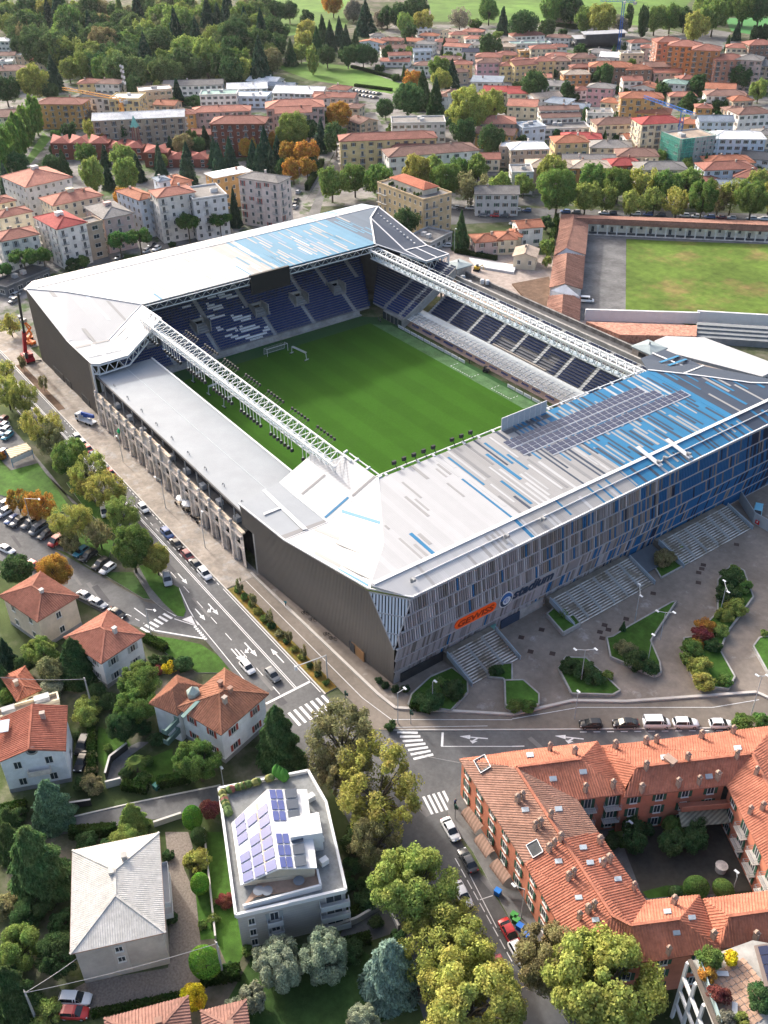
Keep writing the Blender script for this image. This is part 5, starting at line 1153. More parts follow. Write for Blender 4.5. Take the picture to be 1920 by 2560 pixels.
cb('cream block with red roof at the left picture edge, middle of three', 'D', (-60,345), 'D', (0,378), 'D', (205,335), 12.5, wc='cream', rc='red', balc=(1,), group='flats left of the stadium', **AP)
cb('white block with red roof at the left picture edge, nearest the shops', 'D', (-60,480), 'D', (0,530), 'D', (250,482), 12, wc='white', rc='red', balc=(1,), shset=(None, shutter_grey), group='flats left of the stadium', **AP)
cb('small white block with red roof at the left edge, farthest of three', 'D', (-60,250), 'D', (-10,285), 'D', (97,262), 12.5, wc='cream', rc='red', group='flats left of the stadium', **AP)
cb('pale blue apartment block with orange roof beside the white one', 'D', (830,185), 'D', (905,262), 'D', (1010,235), 15.5, wc='bluish', rc='orange', group='flats left of the stadium', **AP)
cb('white apartment block with salmon roof behind three umbrella pines', 'D', (945,205), 'D', (1022,246), 'D', (1260,208), 18, wc='white', rc='salmon', balc=(0,3), group='flats left of the stadium', **AP)
cb('pale block with roof-terrace garden right of the salmon-roofed block', 'D', (1180,190), 'D', (1250,262), 'D', (1470,232), 16, roof='flat', wc='palegrey', rc='grey', balc=(1,), group='flats left of the stadium', **AP)
cb('small blue-grey stair block rising behind the salmon roof', 'D', (985,118), 'D', (1030,142), 'D', (1100,130), 20, roof='hip', wc='bluish', rc='slate', group='flats left of the stadium', **AP)
cb('brick-orange roofed rear block behind the salmon-roofed flats', 'D', (1095,108), 'D', (1110,165), 'D', (1240,135), 17, wc='salmon', rc='orange', group='flats left of the stadium', **AP)
cb('ochre block with white flat roof behind the pinkish corner block', 'D', (1335,88), 'D', (1390,118), 'D', (1625,72), 14, roof='hip', pitch=.15, wc='ochre', rc='white', group='flats left of the stadium', **AP)
cb('pinkish corner block with red shutters and roof terrace beside the avenue', 'D', (1465,150), 'E', (145,150), 'E', (222,112), 19, roof='hip', wcol=(.62,.53,.49), rc='grey', shset=(None,None,shutter_red), balc=(0,2,4), group='flats left of the stadium', **AP)
tb = cb('tan six-storey block with balconies and planted roof terrace behind the stadium corner', 'E', (805,148), 'E', (1085,265), 'E', (1268,220), 14.2, roof='flat', wcol=(.52,.40,.25), rc='grey', balc=(0,1), **AP)
c, U, lu, lv = corners('E', (885,125), 'E', (1110,212), 'E', (1212,188), 17)
mb = MB(); mb.box((0,0,15.6), (lu*.9,lv*.9,2.6)); mb.build('penthouse', wallt, tb, col=(.6,.55,.46))
mb = MB()
for p in roofpolys(lu*.95, lv*.95, 17, 'hip', 1.6, .4)[0]: mb.slab(p, .2)
mb.build('penthouse_roof', rooft, tb, col=(.38,.13,.08))
for k in range(40):
    s = rnd.choice((-1,1)); mb = MB(); x, y = rnd.uniform(-.5,.5), s*.46
    if rnd.random() < .3: x, y = rnd.choice((-1,1))*.46, rnd.uniform(-.5,.5)
    mb.lathe((x*12.,y*20.,14.6), [(.5,0),(.6,.4),(.45,.9),(.1,1.2)], 6); mb.build('terrace_plant', plaint, tb, col=rnd.choice(((.05,.09,.03),(.07,.12,.04),(.10,.10,.03))))
cb('low flat-roofed row of shops below the tan block', 'E', (1000,495), 'E', (1130,545), 'E', (1270,475), 3.6, roof='flat', wc='grey', rc='grey', ww=2.0, name='shop_row', cat='shop')
cb('green-awned low shops at the left edge beside the far stadium corner', 'D', (10,770), 'D', (40,835), 'D', (320,715), 3.4, roof='flat', wc='dark', rc='dark', ww=2.0, name='shop_row', cat='shop')
# ---- brick school with folded roofs and a glazed steeple
sc_ = thing('brick_school', 'red brick church complex with folded red roofs and open copper-topped steeple', 'church', TP('A',520,960,0))
so = sc_.location.copy()
for (x0, x1, yl, n_, h_) in ((325,700,915,3,8), (690,925,945,2,6), (930,1085,975,1,7), (1070,1345,1018,2,4)):
    for k in range(n_):
        xa, xb = lerp(x0,x1,k/n_), lerp(x0,x1,(k+1)/n_); a = TP('A',xa,yl+14,h_)-so; b = TP('A',xb,yl+14,h_)-so; c_ = TP('A',(xa*.4+xb*.6),yl-30,h_+2.2)-so; d_ = TP('A',(xa*.4+xb*.6)-10,yl-48,h_)-so
        mb = MB(); mb.slab([a,b,c_], .3); mb.slab([a,c_,d_+(a-b)*.4], .3); mb.slab([b,c_,d_+(b-a)*.4], .3); mb.build('roof', rooft, sc_, col=(.30,.10,.08))
    a, b = TP('A',x0,yl+14,0), TP('A',x1,yl+14,0); a = TP('A',x0,yl+14,h_)-so; b = TP('A',x1,yl+14,h_)-so; g = GF*9
    mb = MB(); mb.prism([a,b,b+g,a+g], 0, h_-.1); mb.build('wall', wallt, sc_, col=(.24,.085,.06))
    q = Vector((0,0,-so.z)); 
    wall_windows(sc_, (a.x,a.y), (b.x,b.y), h_, 2, 4.5, w=1.4)
st = TP('A',900,1000,0)-so
mb = MB()
for k in range(4):
    t = math.pi/4+k*math.pi/2; mb.bar(st+Vector((2.2*math.cos(t),2.2*math.sin(t),0)), st+Vector((1.6*math.cos(t),1.6*math.sin(t),14)), .5)
mb.build('steeple_frame', mat('brick_frame', (.28,.14,.11), .8, .1), sc_)
mb = MB(); mb.lathe(st+Vector((0,0,13.5)), [(2.6,0),(1.4,2.2),(.05,5.5)], 4); mb.build('spire', mat('copper_green', (.22,.50,.42), .6, .15), sc_)
# ---- arcaded courtyard building
ar = thing('arcade_building', 'long low arcaded building with weathered red tile roof around a grass courtyard', 'arcade', (0,0,0))
oldtile = (.27,.145,.11)
def arm(pts_out, pts_rid, pts_in, ho, hr, nm='roof'):
    o = [TP('F',x,y,ho) for x,y in pts_out]; r = [TP('F',x,y,hr) for x,y in pts_rid]; i = [TP('F',x,y,ho) for x,y in pts_in]
    for k in range(len(o)-1):
        for (p, q) in ((o, r), (i, r)):
            mb = MB(); poly = [p[k], p[k+1], q[k+1], q[k]]; mb.slab(poly, .25); rr = mb.build('roof', rooft, ar, col=oldtile)
            mb = MB(); n = (poly[1]-poly[0]).cross(poly[2]-poly[0]); n = n if n.z > 0 else -n; ribs(mb, poly, (n.x,n.y,-abs(n.z)*0-.5), .6, .4, .1, jit=.3); mb.build('roof_tiles', rooft, rr, kind='stuff', col=oldtile)
    return o, r, i
o, r, i = arm([(320,352),(1720,398)], [(400,374),(1720,425)], [(497,412),(1720,464)], 4.3, 6.4)
back = [Vector((p.x,p.y,0)) for p in o]; inn = [Vector((p.x,p.y,0)) for p in i]
dv = (inn[1]-inn[0]).normalized(); nv = Vector((-dv.y,dv.x,0)); nv = nv if nv.dot(GF) > 0 else -nv; L = (inn[1]-inn[0]).length
wl = inn[0]+nv*3.6; mb = MB(); mb.prism([wl, wl+dv*L, wl+dv*L+nv*4.5, wl+nv*4.5], 0, 4.4); mb.build('wall', wallt, ar, col=(.76,.72,.62))
nA = int(L/3.6)
for k in range(nA+1):
    p = inn[0]+dv*(k*L/nA)+nv*.5; mb = MB(); mb.tube(p, p+Vector((0,0,2.5)), .26, .22, 8); mb.box(p+Vector((0,0,2.55)), (.5,.5,.18)); mb.box(p+Vector((0,0,.1)), (.55,.55,.2)); mb.build('column', mat('pale_stone', (.66,.64,.6), .85, .12), ar)
    if k < nA:
        mb = MB(); w = L/nA
        pts = [(0,2.6)]+[(w/2-(w/2-.12)*math.cos(math.pi*j/8), 2.6+(w/2-.5)*math.sin(math.pi*j/8)) for j in range(9)]+[(w,2.6)]
        for (a_, b_) in zip(pts, pts[1:]): mb.face([p+dv*a_[0]+Vector((0,0,a_[1])), p+dv*b_[0]+Vector((0,0,b_[1])), p+dv*b_[0]+Vector((0,0,4.35)), p+dv*a_[0]+Vector((0,0,4.35))])
        mb.build('arch', wallt, ar, col=(.74,.71,.64))
        q = inn[0]+dv*((k+.5)*w)+nv*3.55; rz = math.atan2(dv.y,dv.x)
        if k % 2: obj('window', winmesh(.9,1.1,None), ar, q+Vector((0,0,2.3)), rotz=rz)
        else: obj('door', winmesh(1.0,2.1,None), ar, q+Vector((0,0,1.15)), rotz=rz)
mb = MB(); p = inn[0]-nv*.4; strip(mb, p, p+dv*L, .5, 0, .35); mb.build('plinth_step', stonem, ar)
for (po, pr, pi, ho, hr) in (([(318,352),(302,440)], [(402,352),(392,430)], [(495,398),(494,440)], 4.3, 6.4), ([(306,440),(272,622)], [(396,425),(352,570)], [(496,430),(478,612)], 4.6, 6.9), ([(272,620),(240,826)], [(356,602),(340,800)], [(474,622),(456,836)], 4.3, 6.6), ([(236,880),(215,1010)], [(330,870),(318,1060)], [(446,885),(440,1040)], 3.2, 5.2)):
    o, r, i = arm(po, pr, pi, ho, hr); mb = MB(); g = [Vector((p.x,p.y,0)) for p in (o[0],o[1],i[1],i[0])]; c0 = sum(g, Vector())/4
    mb.prism([c0+(p-c0)*.93 for p in g], 0, ho-.05); mb.face([o[1]*.97+c0*.03, i[1]*.97+c0*.03+Vector((0,0,0)), r[1]]); mb.build('wall', wallt, ar, col=(.62,.62,.63))
mb = MB(); p0, p1, p2 = TP('F',250,845,4.2), TP('F',440,885,4.2), TP('F',345,806,6.5); mb.face([p0, p1, p2]); mb.face([p0+Vector((0,0,-2)), p1+Vector((0,0,-2)), p1, p0]); mb.build('gable_wall', wallt, ar, col=(.68,.70,.72))
mb = MB(); p0, p1, p2 = TP('F',280,617,4.5), TP('F',408,605,4.5), TP('F',350,578,6.4); mb.face([p0, p1, p2]); mb.face([p0+Vector((0,0,-1)), p1+Vector((0,0,-1)), p1, p0]); mb.build('gable_wall', wallt, ar, col=(.68,.70,.72))
# brown earth bank + low terracotta strip beside the far stand
mb = MB(); mb.slab([TP('F',0,800,.6), TP('F',240,755,.6), TP('F',300,1000,1.2), TP('F',440,1037,1.0), TP('F',150,960,1.2)], 1.0); mb.build('earth_bank', soilm, kind='structure')
tw = thing('terracotta_wall', 'curved low terracotta rubble wall with white capping beyond the far stand', 'wall', (0,0,0))
mb = MB(); a, b = TP('I',480,10,3.0), TP('I',1200,35,3.0); c_, d_ = TP('I',1195,105,3.0), TP('I',700,95,3.0); mb.slab([a,b,c_,d_], 3.0); mb.build('wall_top', mat('rubble_tile', (.42,.22,.16), .9, .5, 1.2, bump=.8, bscale=3.), tw)
mb = MB(); strip(mb, TP('I',470,0), TP('I',1205,22), .8, 0, 3.8); mb.build('capping', white, tw)
gs = thing('grey_terrace', 'long grey stepped terrace roof beyond the far stand at right edge', 'terrace', (0,0,0))
for k in range(4): mb = MB(); a, b = TP('I',1200,25+k*22,3.4-k*.25), TP('I',1750,60+k*22,3.4-k*.25); strip(mb, a, b, 2.2, 0, 3.6-k*.5); mb.build('step', mat('slate_step', (.20,.215,.225), .8, .15), gs)
mb = MB(); strip(mb, TP('I',1190,16), TP('I',1760,50), .8, 0, 4.1); mb.build('capping', white, gs)
wt = thing('white_sheet_wall', 'long white hoarding laid along the building site', 'hoarding', (0,0,0)); mb = MB(); mb.prism([TP('E',1380,645), TP('E',1659,690), TP('F',30,690), TP('F',10,740), TP('E',1430,700)], 0, .8); mb.build('sheet', white, wt)
# =================================================================== NEAR HOUSES
def near(lab, t1, L, t2, F, t3, R, h, **k):
    c, U, lu, lv = corners(t1, L, t2, F, t3, R, h); k.setdefault('ov', .6); k.setdefault('name', 'villa'); k.setdefault('cat', 'villa'); k.setdefault('base', True)
    return building(c, U, lu-2*k['ov'], lv-2*k['ov'], h, label=lab, tiles=k.pop('tiles', True), **k)
SAL = (.315,.135,.095)
near('cream villa with salmon hipped roof beside the side street, upper of two', 'J', (-40,770), 'J', (240,925), 'J', (515,757), 7.4, rcol=SAL, wcol=(.55,.47,.37), sh=None, spacing=4.5, pitch=.42)
near('white villa with salmon hipped roof beside the zebra crossing', 'J', (395,1035), 'M', (655,160), 'J', (942,1007), 6.8, rcol=SAL, wcol=(.62,.63,.64), sh=shutter_grey, spacing=4.2, pitch=.42)
vm = near('large white villa with several hipped terracotta roofs and balconies beside the cedar', 'M', (1160,425), 'M', (1432,622), 'M', (1744,352), 7.7, rcol=(.30,.14,.09), wcol=(.64,.66,.68), sh=shutter_red, spacing=4.5, pitch=.45, chim=3)
c, U, lu, lv = corners('M', (978,394), 'M', (1150,490), 'M', (1330,300), 7.4)
rz0 = vm.rotation_euler.z; inv = Matrix.Rotation(-rz0, 3, 'Z'); lc = inv@(c-vm.location); lr = math.atan2(U.y,U.x)-rz0
sub = MB(); sub.box((0,0,3.6), (lu-1.2,lv-1.2,7.2)); w_ = sub.build('side_wing', wallt, vm, lc, rotz=lr, col=(.64,.66,.68))
sub = MB(); rp = roofpolys(lu-1.2, lv-1.2, 7.4, 'hip', 2.2, .6); 
for p in rp[0]: sub.slab(p, .22)
wr = sub.build('wing_roof', rooft, vm, lc, rotz=lr, col=(.30,.14,.09))
sub = MB()
for p in rp[0]: pv = [Vector(q) for q in p]; n = (pv[1]-pv[0]).cross(pv[2]-pv[0]); ribs(sub, pv, (n.x,n.y,-1), .42, .26, .09, jit=.2)
sub.build('roof_tiles', rooft, wr, kind='stuff', col=(.30,.14,.09))
for (x, y, z) in ((1090,560,6.0), (1100,625,3.0)):
    p = inv@(TP('M',x,y,z)-vm.location); obj('balcony', balmesh(3.4, 1.1, 1, mat('balcony_teal', (.10,.17,.16), .5, .1)), vm, p, rotz=lr)
mb = MB(); p = inv@(TP('M',1250,330,9.3)-vm.location); mb.lathe(p, [(1.2,-1),(1.2,0),(.1,1.0)], 6); mb.build('roof_lantern', mat('lantern_glass', (.33,.40,.36), .3, .15), vm)
mb = MB(); a, b = inv@(TP('M',1180,500,8.2)-vm.location), inv@(TP('M',1290,390,9.0)-vm.location); mb.bar(a, b, .7, .15); mb.build('glazed_valley', mat('valley_teal', (.15,.24,.22), .3, .1), vm)
vd = near('white villa with orange gabled roof, oval attic window and little stone balcony', 'M', (440,437), 'M', (425,727), 'M', (425,727), 8.0, nowin=True) if False else None
c, U, lu, lv = corners('M', (-60,520), 'M', (-30,806), 'M', (428,722), 7.9)
vd = building(c, U, lu-1.2, lv-1.2, 7.9, roof='gable2', rcol=(.34,.125,.085), wcol=(.70,.72,.74), label='white villa with orange gabled roof, oval attic window and little stone balcony', name='villa', cat='villa', tiles=True, pitch=.4, ov=.6, spacing=4.6, ww=1.1, wh=1.5, sh=None, balc=(), base=True)
fy = -(lv-1.2)/2
obj('balcony', balmesh(3.6,1.0,1,stonem), vd, Vector((.6,fy,3.9)))
mb = MB(); mb.lathe((0,0,0), [(.95,-.05),(.95,.1),(.65,.12)], 20); ow = mb.build('attic_window', concrete, vd, Vector((.3,fy-.02,8.9))); ow.rotation_euler = (math.pi/2,0,0)
mb = MB(); mb.lathe((0,0,.02), [(.66,0),(.01,.02)], 20); mb.build('pane', glassd, ow)
mb = MB(); p0 = Vector((-3.4,-1.5,9.6)); mb.box((-4.4,1.5,9.55), (1.7,2.8,.12)); sk = mb.build('skylight', mat('skylight_grey', (.35,.42,.48), .2, .05), vd); sk.rotation_euler = (0,0,0)
near('small red-tiled outbuilding among trees at the left edge', 'M', (-80,285), 'M', (110,402), 'M', (272,325), 3.6, rcol=(.29,.11,.07), wc='cream', name='outbuilding', cat='outbuilding')
near('white flat-roofed annex behind the orange-gabled villa', 'M', (-60,470), 'M', (-40,545), 'M', (410,410), 6.4, roof='flat', wc='cream', rc='beige', name='annex', cat='annex', tiles=False)
near('tile-roofed house cut by the bottom picture edge', 'Q', (605,1230), 'Q', (690,1580), 'Q', (1262,1420), 6.0, rcol=(.27,.15,.12), wc='cream', name='house', cat='house')
near('second tile-roofed house at the bottom edge beside the yellow shrub', 'Q', (1290,1165), 'Q', (1330,1480), 'Q', (1640,1400), 5.2, rcol=(.27,.15,.12), wc='cream', name='house', cat='house')
# white metal-roofed house
c, U, lu, lv = corners('Q', (475,122), 'Q', (455,797), 'Q', (1075,657), 8.0)
wh = building(c, U, lu-1.0, lv-1.0, 8.0, roof='hip', rcol=(.60,.585,.545), wcol=(.40,.375,.345), label='grey house with white ribbed metal hipped roof beside the gravel drive', name='house', cat='house', pitch=.30, ov=.5, chim=0, nowin=True)
r_ = [o for o in wh.children if o.name.startswith('roof')][0]
mb = MB()
for p in roofpolys(lu-1.0, lv-1.0, 8.0, 'hip', .30*min(lu-1,lv-1)/2, .5)[0]:
    pv = [Vector(q)+Vector((0,0,.18)) for q in p]; n = (pv[1]-pv[0]).cross(pv[2]-pv[0]); ribs(mb, pv, (n.x,n.y,-1), .32, .10, .05)
mb.build('standing_seams', mat('seam_white', (.50,.485,.45), .45, .04), r_, kind='stuff')
mb = MB(); mb.box((0,0,8.12), (lu+.1,lv+.1,.12)); mb.build('gutter', mat('gutter_copper', (.22,.13,.09), .5, .1), r_)
for (x, y) in ((.35,.95), (-.12,.42)):
    mb = MB(); p = Vector((x*lu/2*.6, y*lv/2*.5, 9.6)); mb.box(p, (.7,.7,1.2)); mb.box(p+Vector((0,0,.75)), (.9,.9,.14)); mb.build('chimney', concrete, r_)
for z in (6.4, 4.0): mb = MB(); o = obj('window', winmesh(.9,1.0,None), wh, Vector((-.2,-(lv-1)/2-.15,z)))
mb = MB(); mb.box((-.2,-(lv-1)/2-.06,4.2), (1.9,.14,7.6)); mb.build('stair_bay', wallt, wh, col=(.46,.43,.40))
for z in (2.6,5.2): obj('balcony', balmesh(7.0,1.2,1,white), wh, Vector(((lu-1)/2, 1.0, z)), rotz=math.pi/2)
# ---- flats with roof terrace and solar panels
fl = thing('terrace_flats', 'grey block of flats with white roof parapet, attic terrace and blue solar panels', 'apartment block', (0,0,0))
par = [TP('M',1420,970,8.4), TP('N',338,855,8.4), TP('N',455,1060,8.4), TP('R',583,380,8.4), TP('Q',1530,546,8.4)]
ct = sum(par, Vector())/5
mb = MB(); mb.prism([ct+(p-ct)*.985 for p in par], 0, 8.0); mb.build('wall', mat('pale_brick', (.40,.385,.36), .85, .06, .8, bands=((0,0,1), .55, .03)), fl)
mb = MB(); mb.prism(par, 8.0, 8.35); mb.build('roof_deck', mat('roof_gravel', (.22,.23,.23), .9, .2, 1.5), fl)
mb = MB()
for k in range(5): strip(mb, par[k], par[(k+1)%5], .4, 8.1, 8.9)
mb.build('parapet', white, fl)
ZT = 11.6
rl, rr_ = TP('N',72,968,ZT), TP('R',150,238,ZT); l0, l1 = TP('M',1500,1185,9.4), TP('Q',1558,345,9.4); q0, q1 = TP('N',330,968,ZT-.4), TP('R',395,232,ZT-.4)
mb = MB(); mb.slab([l0, rl, rr_, l1], .25); mb.build('attic_roof', white, fl)
mb = MB(); mb.slab([rl, q0, q1, rr_], .25); mb.build('attic_roof', white, fl)
mb = MB(); g = [Vector((p.x,p.y,0)) for p in (l0,rl,q0,q1,l1)]; c0 = sum(g, Vector())/5; mb.prism([c0+(p-c0)*.93 for p in g], 8.3, 9.3); g2 = [Vector((p.x,p.y,0)) for p in (rl*.6+l0*.4,q0,q1,rr_*.6+l1*.4)]; c0 = sum(g2, Vector())/4; mb.prism([c0+(p-c0)*.92 for p in g2], 9.2, 11.0); mb.build('attic_wall', wallt, fl, col=(.55,.49,.38))
panelm = mat('solar_blue', (.05,.07,.22), .15, .15, .6, spec=.7)
up_ = Vector((0,0,.14))
for i_ in range(7):
    for j_ in range(3):
        if (i_, j_) in ((2,1),(3,0),(0,2),(0,1)): continue
        a = lerp(lerp(l0,l1,(i_+.1)/7), lerp(rl,rr_,(i_+.1)/7), .08+j_*.3); b = lerp(lerp(l0,l1,(i_+.92)/7), lerp(rl,rr_,(i_+.92)/7), .08+j_*.3); c_ = lerp(lerp(l0,l1,(i_+.92)/7), lerp(rl,rr_,(i_+.92)/7), .34+j_*.3); d_ = lerp(lerp(l0,l1,(i_+.1)/7), lerp(rl,rr_,(i_+.1)/7), .34+j_*.3)
        mb = MB(); mb.slab([a+up_,b+up_,c_+up_,d_+up_], .06); mb.build('solar_panel', panelm, fl)
for i_ in range(7):
    if i_ in (3,): continue
    for j_ in range(3):
        s0, s1 = .05+j_*.17, .2+j_*.17
        if j_ == 2: s0, s1 = .43, .74
        a = lerp(lerp(rl,rr_,(i_+.08)/7), lerp(q0,q1,(i_+.08)/7), s0); b = lerp(lerp(rl,rr_,(i_+.92)/7), lerp(q0,q1,(i_+.92)/7), s0); c_ = lerp(lerp(rl,rr_,(i_+.92)/7), lerp(q0,q1,(i_+.92)/7), s1); d_ = lerp(lerp(rl,rr_,(i_+.08)/7), lerp(q0,q1,(i_+.08)/7), s1)
        tl2 = Vector((0,0,.5 if j_ == 2 else .14)); mb = MB(); mb.slab([a+up_,b+up_,c_+tl2,d_+tl2], .06); mb.build('solar_panel', panelm if j_ < 2 else mat('thermal_panel', (.06,.075,.10), .2, .1), fl)
mb = MB(); bx = [TP('N',205,1155,12.3), TP('N',405,1115,12.3), TP('R',430,5,12.3), TP('R',222,35,12.3)]; mb.prism(bx, 8.3, 12.3); mb.build('stair_head', white, fl)
for k in range(4): mb = MB(); p = lerp(TP('N',355,1020,9), TP('R',440,190,9), k/3); mb.box(p, (.9,1.2,1.0)); mb.build('air_conditioner', white, fl)
mb = MB(); te = [TP('Q',1575,480,8.55), TP('R',0,420,8.55), TP('R',415,352,8.55), TP('R',395,240,8.55), TP('R',10,330,8.55)]; mb.slab(te, .1); mb.build('terrace_floor', mat('terrace_tile', (.33,.24,.19), .85, .15, 1.5), fl)
mb = MB()
for a, b in ((TP('Q',1575,485,9), TP('R',420,352,9)), (TP('R',420,352,9), TP('R',398,250,9))): strip(mb, a, b, .3, 8.4, 9.4)
mb.build('terrace_parapet', white, fl)
for (t_, x, y) in (('R',280,335),('R',75,400),('R',20,400)): mb = MB(); p = TP(t_,x,y,8.6); mb.lathe(p, [(.1,0),(.1,.7),(.8,.72),(.8,.78),(.02,.8)], 12); mb.build('terrace_table', mat('table_slate', (.15,.17,.2), .4, .1), fl)
for k in range(26):
    e = rnd.random(); p = lerp(TP('M',1440,1000,8.5), TP('M',1490,1150,8.5), e) if k % 2 else lerp(TP('M',1480,985,8.5), TP('N',100,905,8.5), e)
    mb = MB(); mb.lathe(p, [(.35,0),(.75,.35),(.6,.8),(.1,1.1)], 7); mb.build('roof_plant', plaint, fl, col=rnd.choice(((.09,.14,.05),(.06,.10,.03),(.20,.08,.07),(.16,.17,.06))))
for k in range(3): mb = MB(); mb.lathe(TP('N',140+k*22,880+k*14,8.4), [(.5,0),(.9,.8),(.7,1.8),(.05,2.8)], 8); mb.build('roof_plant', plaint, fl, col=(.05,.17,.03))
def wallpx(parent, ta, a, tb_, b, ztop, items):
    """hang things on a wall whose top edge runs between two pixels at ztop"""
    A_ = TP(ta, *a, ztop); B_ = TP(tb_, *b, ztop); d = B_-A_; rz = math.atan2(d.y, d.x)
    for (u, z, me, nm) in items: q = lerp(A_, B_, u); q.z = z; obj(nm, me, parent, q, rotz=rz)
wp = []
for z in (6.2,3.6,1.2): wp += [(.12,z,winmesh(.8,1.3,None),'window'), (.33,z,winmesh(1.1,1.7,shutter_grey),'window')]
for z in (4.9,2.2): wp += [(.33,z,balmesh(2.2,.9,1,mat('balcony_white', (.5,.52,.53), .6, .05)),'balcony')]
for z in (6.1,3.4,.9): wp += [(.89,z,balmesh(4.2,1.2,1,mat('balcony_white', ())),'balcony'), (.89,z+1.0,winmesh(2.2,1.6,None),'window')]
wpx = [ct+(p-ct)*.985 for p in par]
d = wpx[3]-wpx[4]; rz = math.atan2(d.y,d.x)
for (u, z, me, nm) in wp: q = lerp(wpx[4], wpx[3], u); q.z = z; obj(nm, me, fl, q, rotz=rz)
# ---- big terracotta-coloured courtyard block
ob = thing('courtyard_block', 'large terracotta-coloured courtyard block with orange tiled roofs and many chimneys', 'apartment block', (0,0,0))
E_, R_ = 9.0, 11.4
ORT = (.375,.15,.098); OLD = (.33,.19,.14)
SLP = []
from mathutils.geometry import intersect_ray_tri
def roofhit(x, y, default):
    best = None; d = ray(x, y).normalized()
    for ps in SLP:
        for k in range(1, len(ps)-1):
            h = intersect_ray_tri(ps[0], ps[k], ps[k+1], d, CAM, True)
            if h is not None and (h-CAM).dot(d) > 0 and (best is None or (h-CAM).length < (best-CAM).length): best = h
    return best if best is not None else P(x, y, default)
def SL(pts, fall, col=ORT, pitch=.40):
    ps = [TP(t, x, y, E_ if k == 'e' else R_) for (t, x, y, k) in pts]
    SLP.append(ps); mb = MB(); rb = MB(); a = TP(*fall[0][:3], R_); b = TP(*fall[1][:3], E_)
    for k in range(1, len(ps)-1): t3 = [ps[0], ps[k], ps[k+1]]; mb.slab(t3, .25); ribs(rb, t3, b-a, pitch, .22, .07, jit=.25)
    r = mb.build('roof', rooft, ob, col=col); rb.build('roof_tiles', rooft, r, kind='stuff', col=tuple(q*1.02 for q in col)); return r
W1 = SL([('N',1315,770,'e'),('S',80,200,'e'),('S',335,40,'r'),('O',25,825,'r')], (('O',160,1030),('N',1500,1020)), OLD)
W2 = SL([('S',80,200,'e'),('S',330,648,'e'),('S',430,830,'e'),('S',650,545,'r'),('S',335,40,'r')], (('S',480,270),('S',200,430)))
W3 = SL([('O',25,825,'r'),('O',425,1035,'e'),('S',560,0,'e'),('S',335,40,'r')], (('O',200,1080),('O',480,1100)), OLD)
W4 = SL([('S',335,40,'r'),('S',560,0,'e'),('S',868,443,'e'),('S',770,606,'r'),('S',650,545,'r')], (('S',480,270),('S',700,210)))
SL([('S',770,606,'r'),('S',1085,565,'r'),('S',1355,765,'e'),('S',885,842,'e')], (('S',900,585),('S',960,825))); SL([('S',650,545,'r'),('S',770,606,'r'),('S',885,842,'e'),('S',430,830,'e')], (('S',720,570),('S',680,830)))
SL([('S',770,606,'r'),('S',868,443,'e'),('S',1215,405,'e'),('S',1085,565,'r')], (('S',960,580),('S',940,432)))
SL([('S',1085,565,'r'),('S',1215,405,'e'),('S',1290,600,'e'),('S',1355,765,'e')], (('S',1085,565),('S',1300,600)))
SL([('S',1235,432,'e'),('S',1750,368,'e'),('S',1750,500,'r'),('S',1405,548,'r')], (('S',1550,530),('S',1540,395)))
SL([('S',1405,548,'r'),('S',1750,500,'r'),('S',1750,712,'e'),('S',1352,752,'e'),('S',1330,705,'e')], (('S',1550,530),('S',1570,720)))
SL([('S',1235,432,'e'),('S',1405,548,'r'),('S',1330,705,'e'),('S',1290,580,'e')], (('S',1405,548),('S',1260,560)))
SL([('N',1315,770,'e'),('O',0,720,'e'),('O',555,655,'e'),('O',445,772,'r'),('O',25,825,'r')], (('O',240,800),('O',200,690)), tuple(q*1.02 for q in ORT))
SL([('O',555,655,'e'),('O',650,800,'e'),('O',745,995,'e'),('O',445,772,'r')], (('O',445,772),('O',650,800)))
SL([('O',25,825,'r'),('O',445,772,'r'),('O',745,995,'e'),('O',425,1035,'e')], (('O',240,798),('O',300,1010)))
SL([('O',585,690,'e'),('O',1700,553,'e'),('O',1555,738,'r'),('O',805,826,'r')], (('O',1150,785),('O',1130,620)))
SL([('O',585,690,'e'),('O',805,826,'r'),('O',735,960,'e'),('O',660,800,'e')], (('O',805,826),('O',660,800)))
SL([('O',805,826,'r'),('O',1555,738,'r'),('O',1390,940,'e'),('O',720,1022,'e')], (('O',1150,785),('O',1120,980)))
SL([('O',1555,738,'r'),('O',1390,940,'e'),('S',1545,0,'e'),('S',1800,520,'e'),('S',1950,300,'r')], (('O',1640,900),('O',1450,1020)))
SL([('O',1555,738,'r'),('O',1700,553,'e'),('O',2100,1000,'e'),('S',1950,300,'r')], (('O',1640,900),('O',1820,780)))
mb = MB()
for (a, b) in ((('O',25,825),('S',650,545)), (('O',25,825),('O',445,772)), (('O',805,826),('O',1555,738)), (('S',650,545),('S',770,606)), (('S',770,606),('S',1085,565)), (('S',1405,548),('S',1750,500)), (('O',1555,738),('S',1950,300))):
    mb.bar(TP(*a,R_)+Vector((0,0,.1)), TP(*b,R_)+Vector((0,0,.1)), .4, .2)
mb.build('ridge_tiles', rooft, ob, col=ORT)
wallm_ = (.50,.19,.12)
def drop(a, b, inset=.55, floors=3, sp=3.6, sh=shutter_green, balc=(), h=E_-.1):
    A_, B_ = TP(*a, E_), TP(*b, E_); A_.z = B_.z = 0; d = (B_-A_).normalized(); n = Vector((d.y,-d.x,0)); A_ -= n*inset; B_ -= n*inset
    mb = MB(); th = n*.4; mb.prism([A_, B_, B_-th, A_-th], 0, h); mb.build('wall', wallt, ob, col=wallm_)
    wall_windows(ob, A_, B_, h, floors, sp, w=1.0, wh=1.7, sh=sh, balc=balc)
    return A_, B_
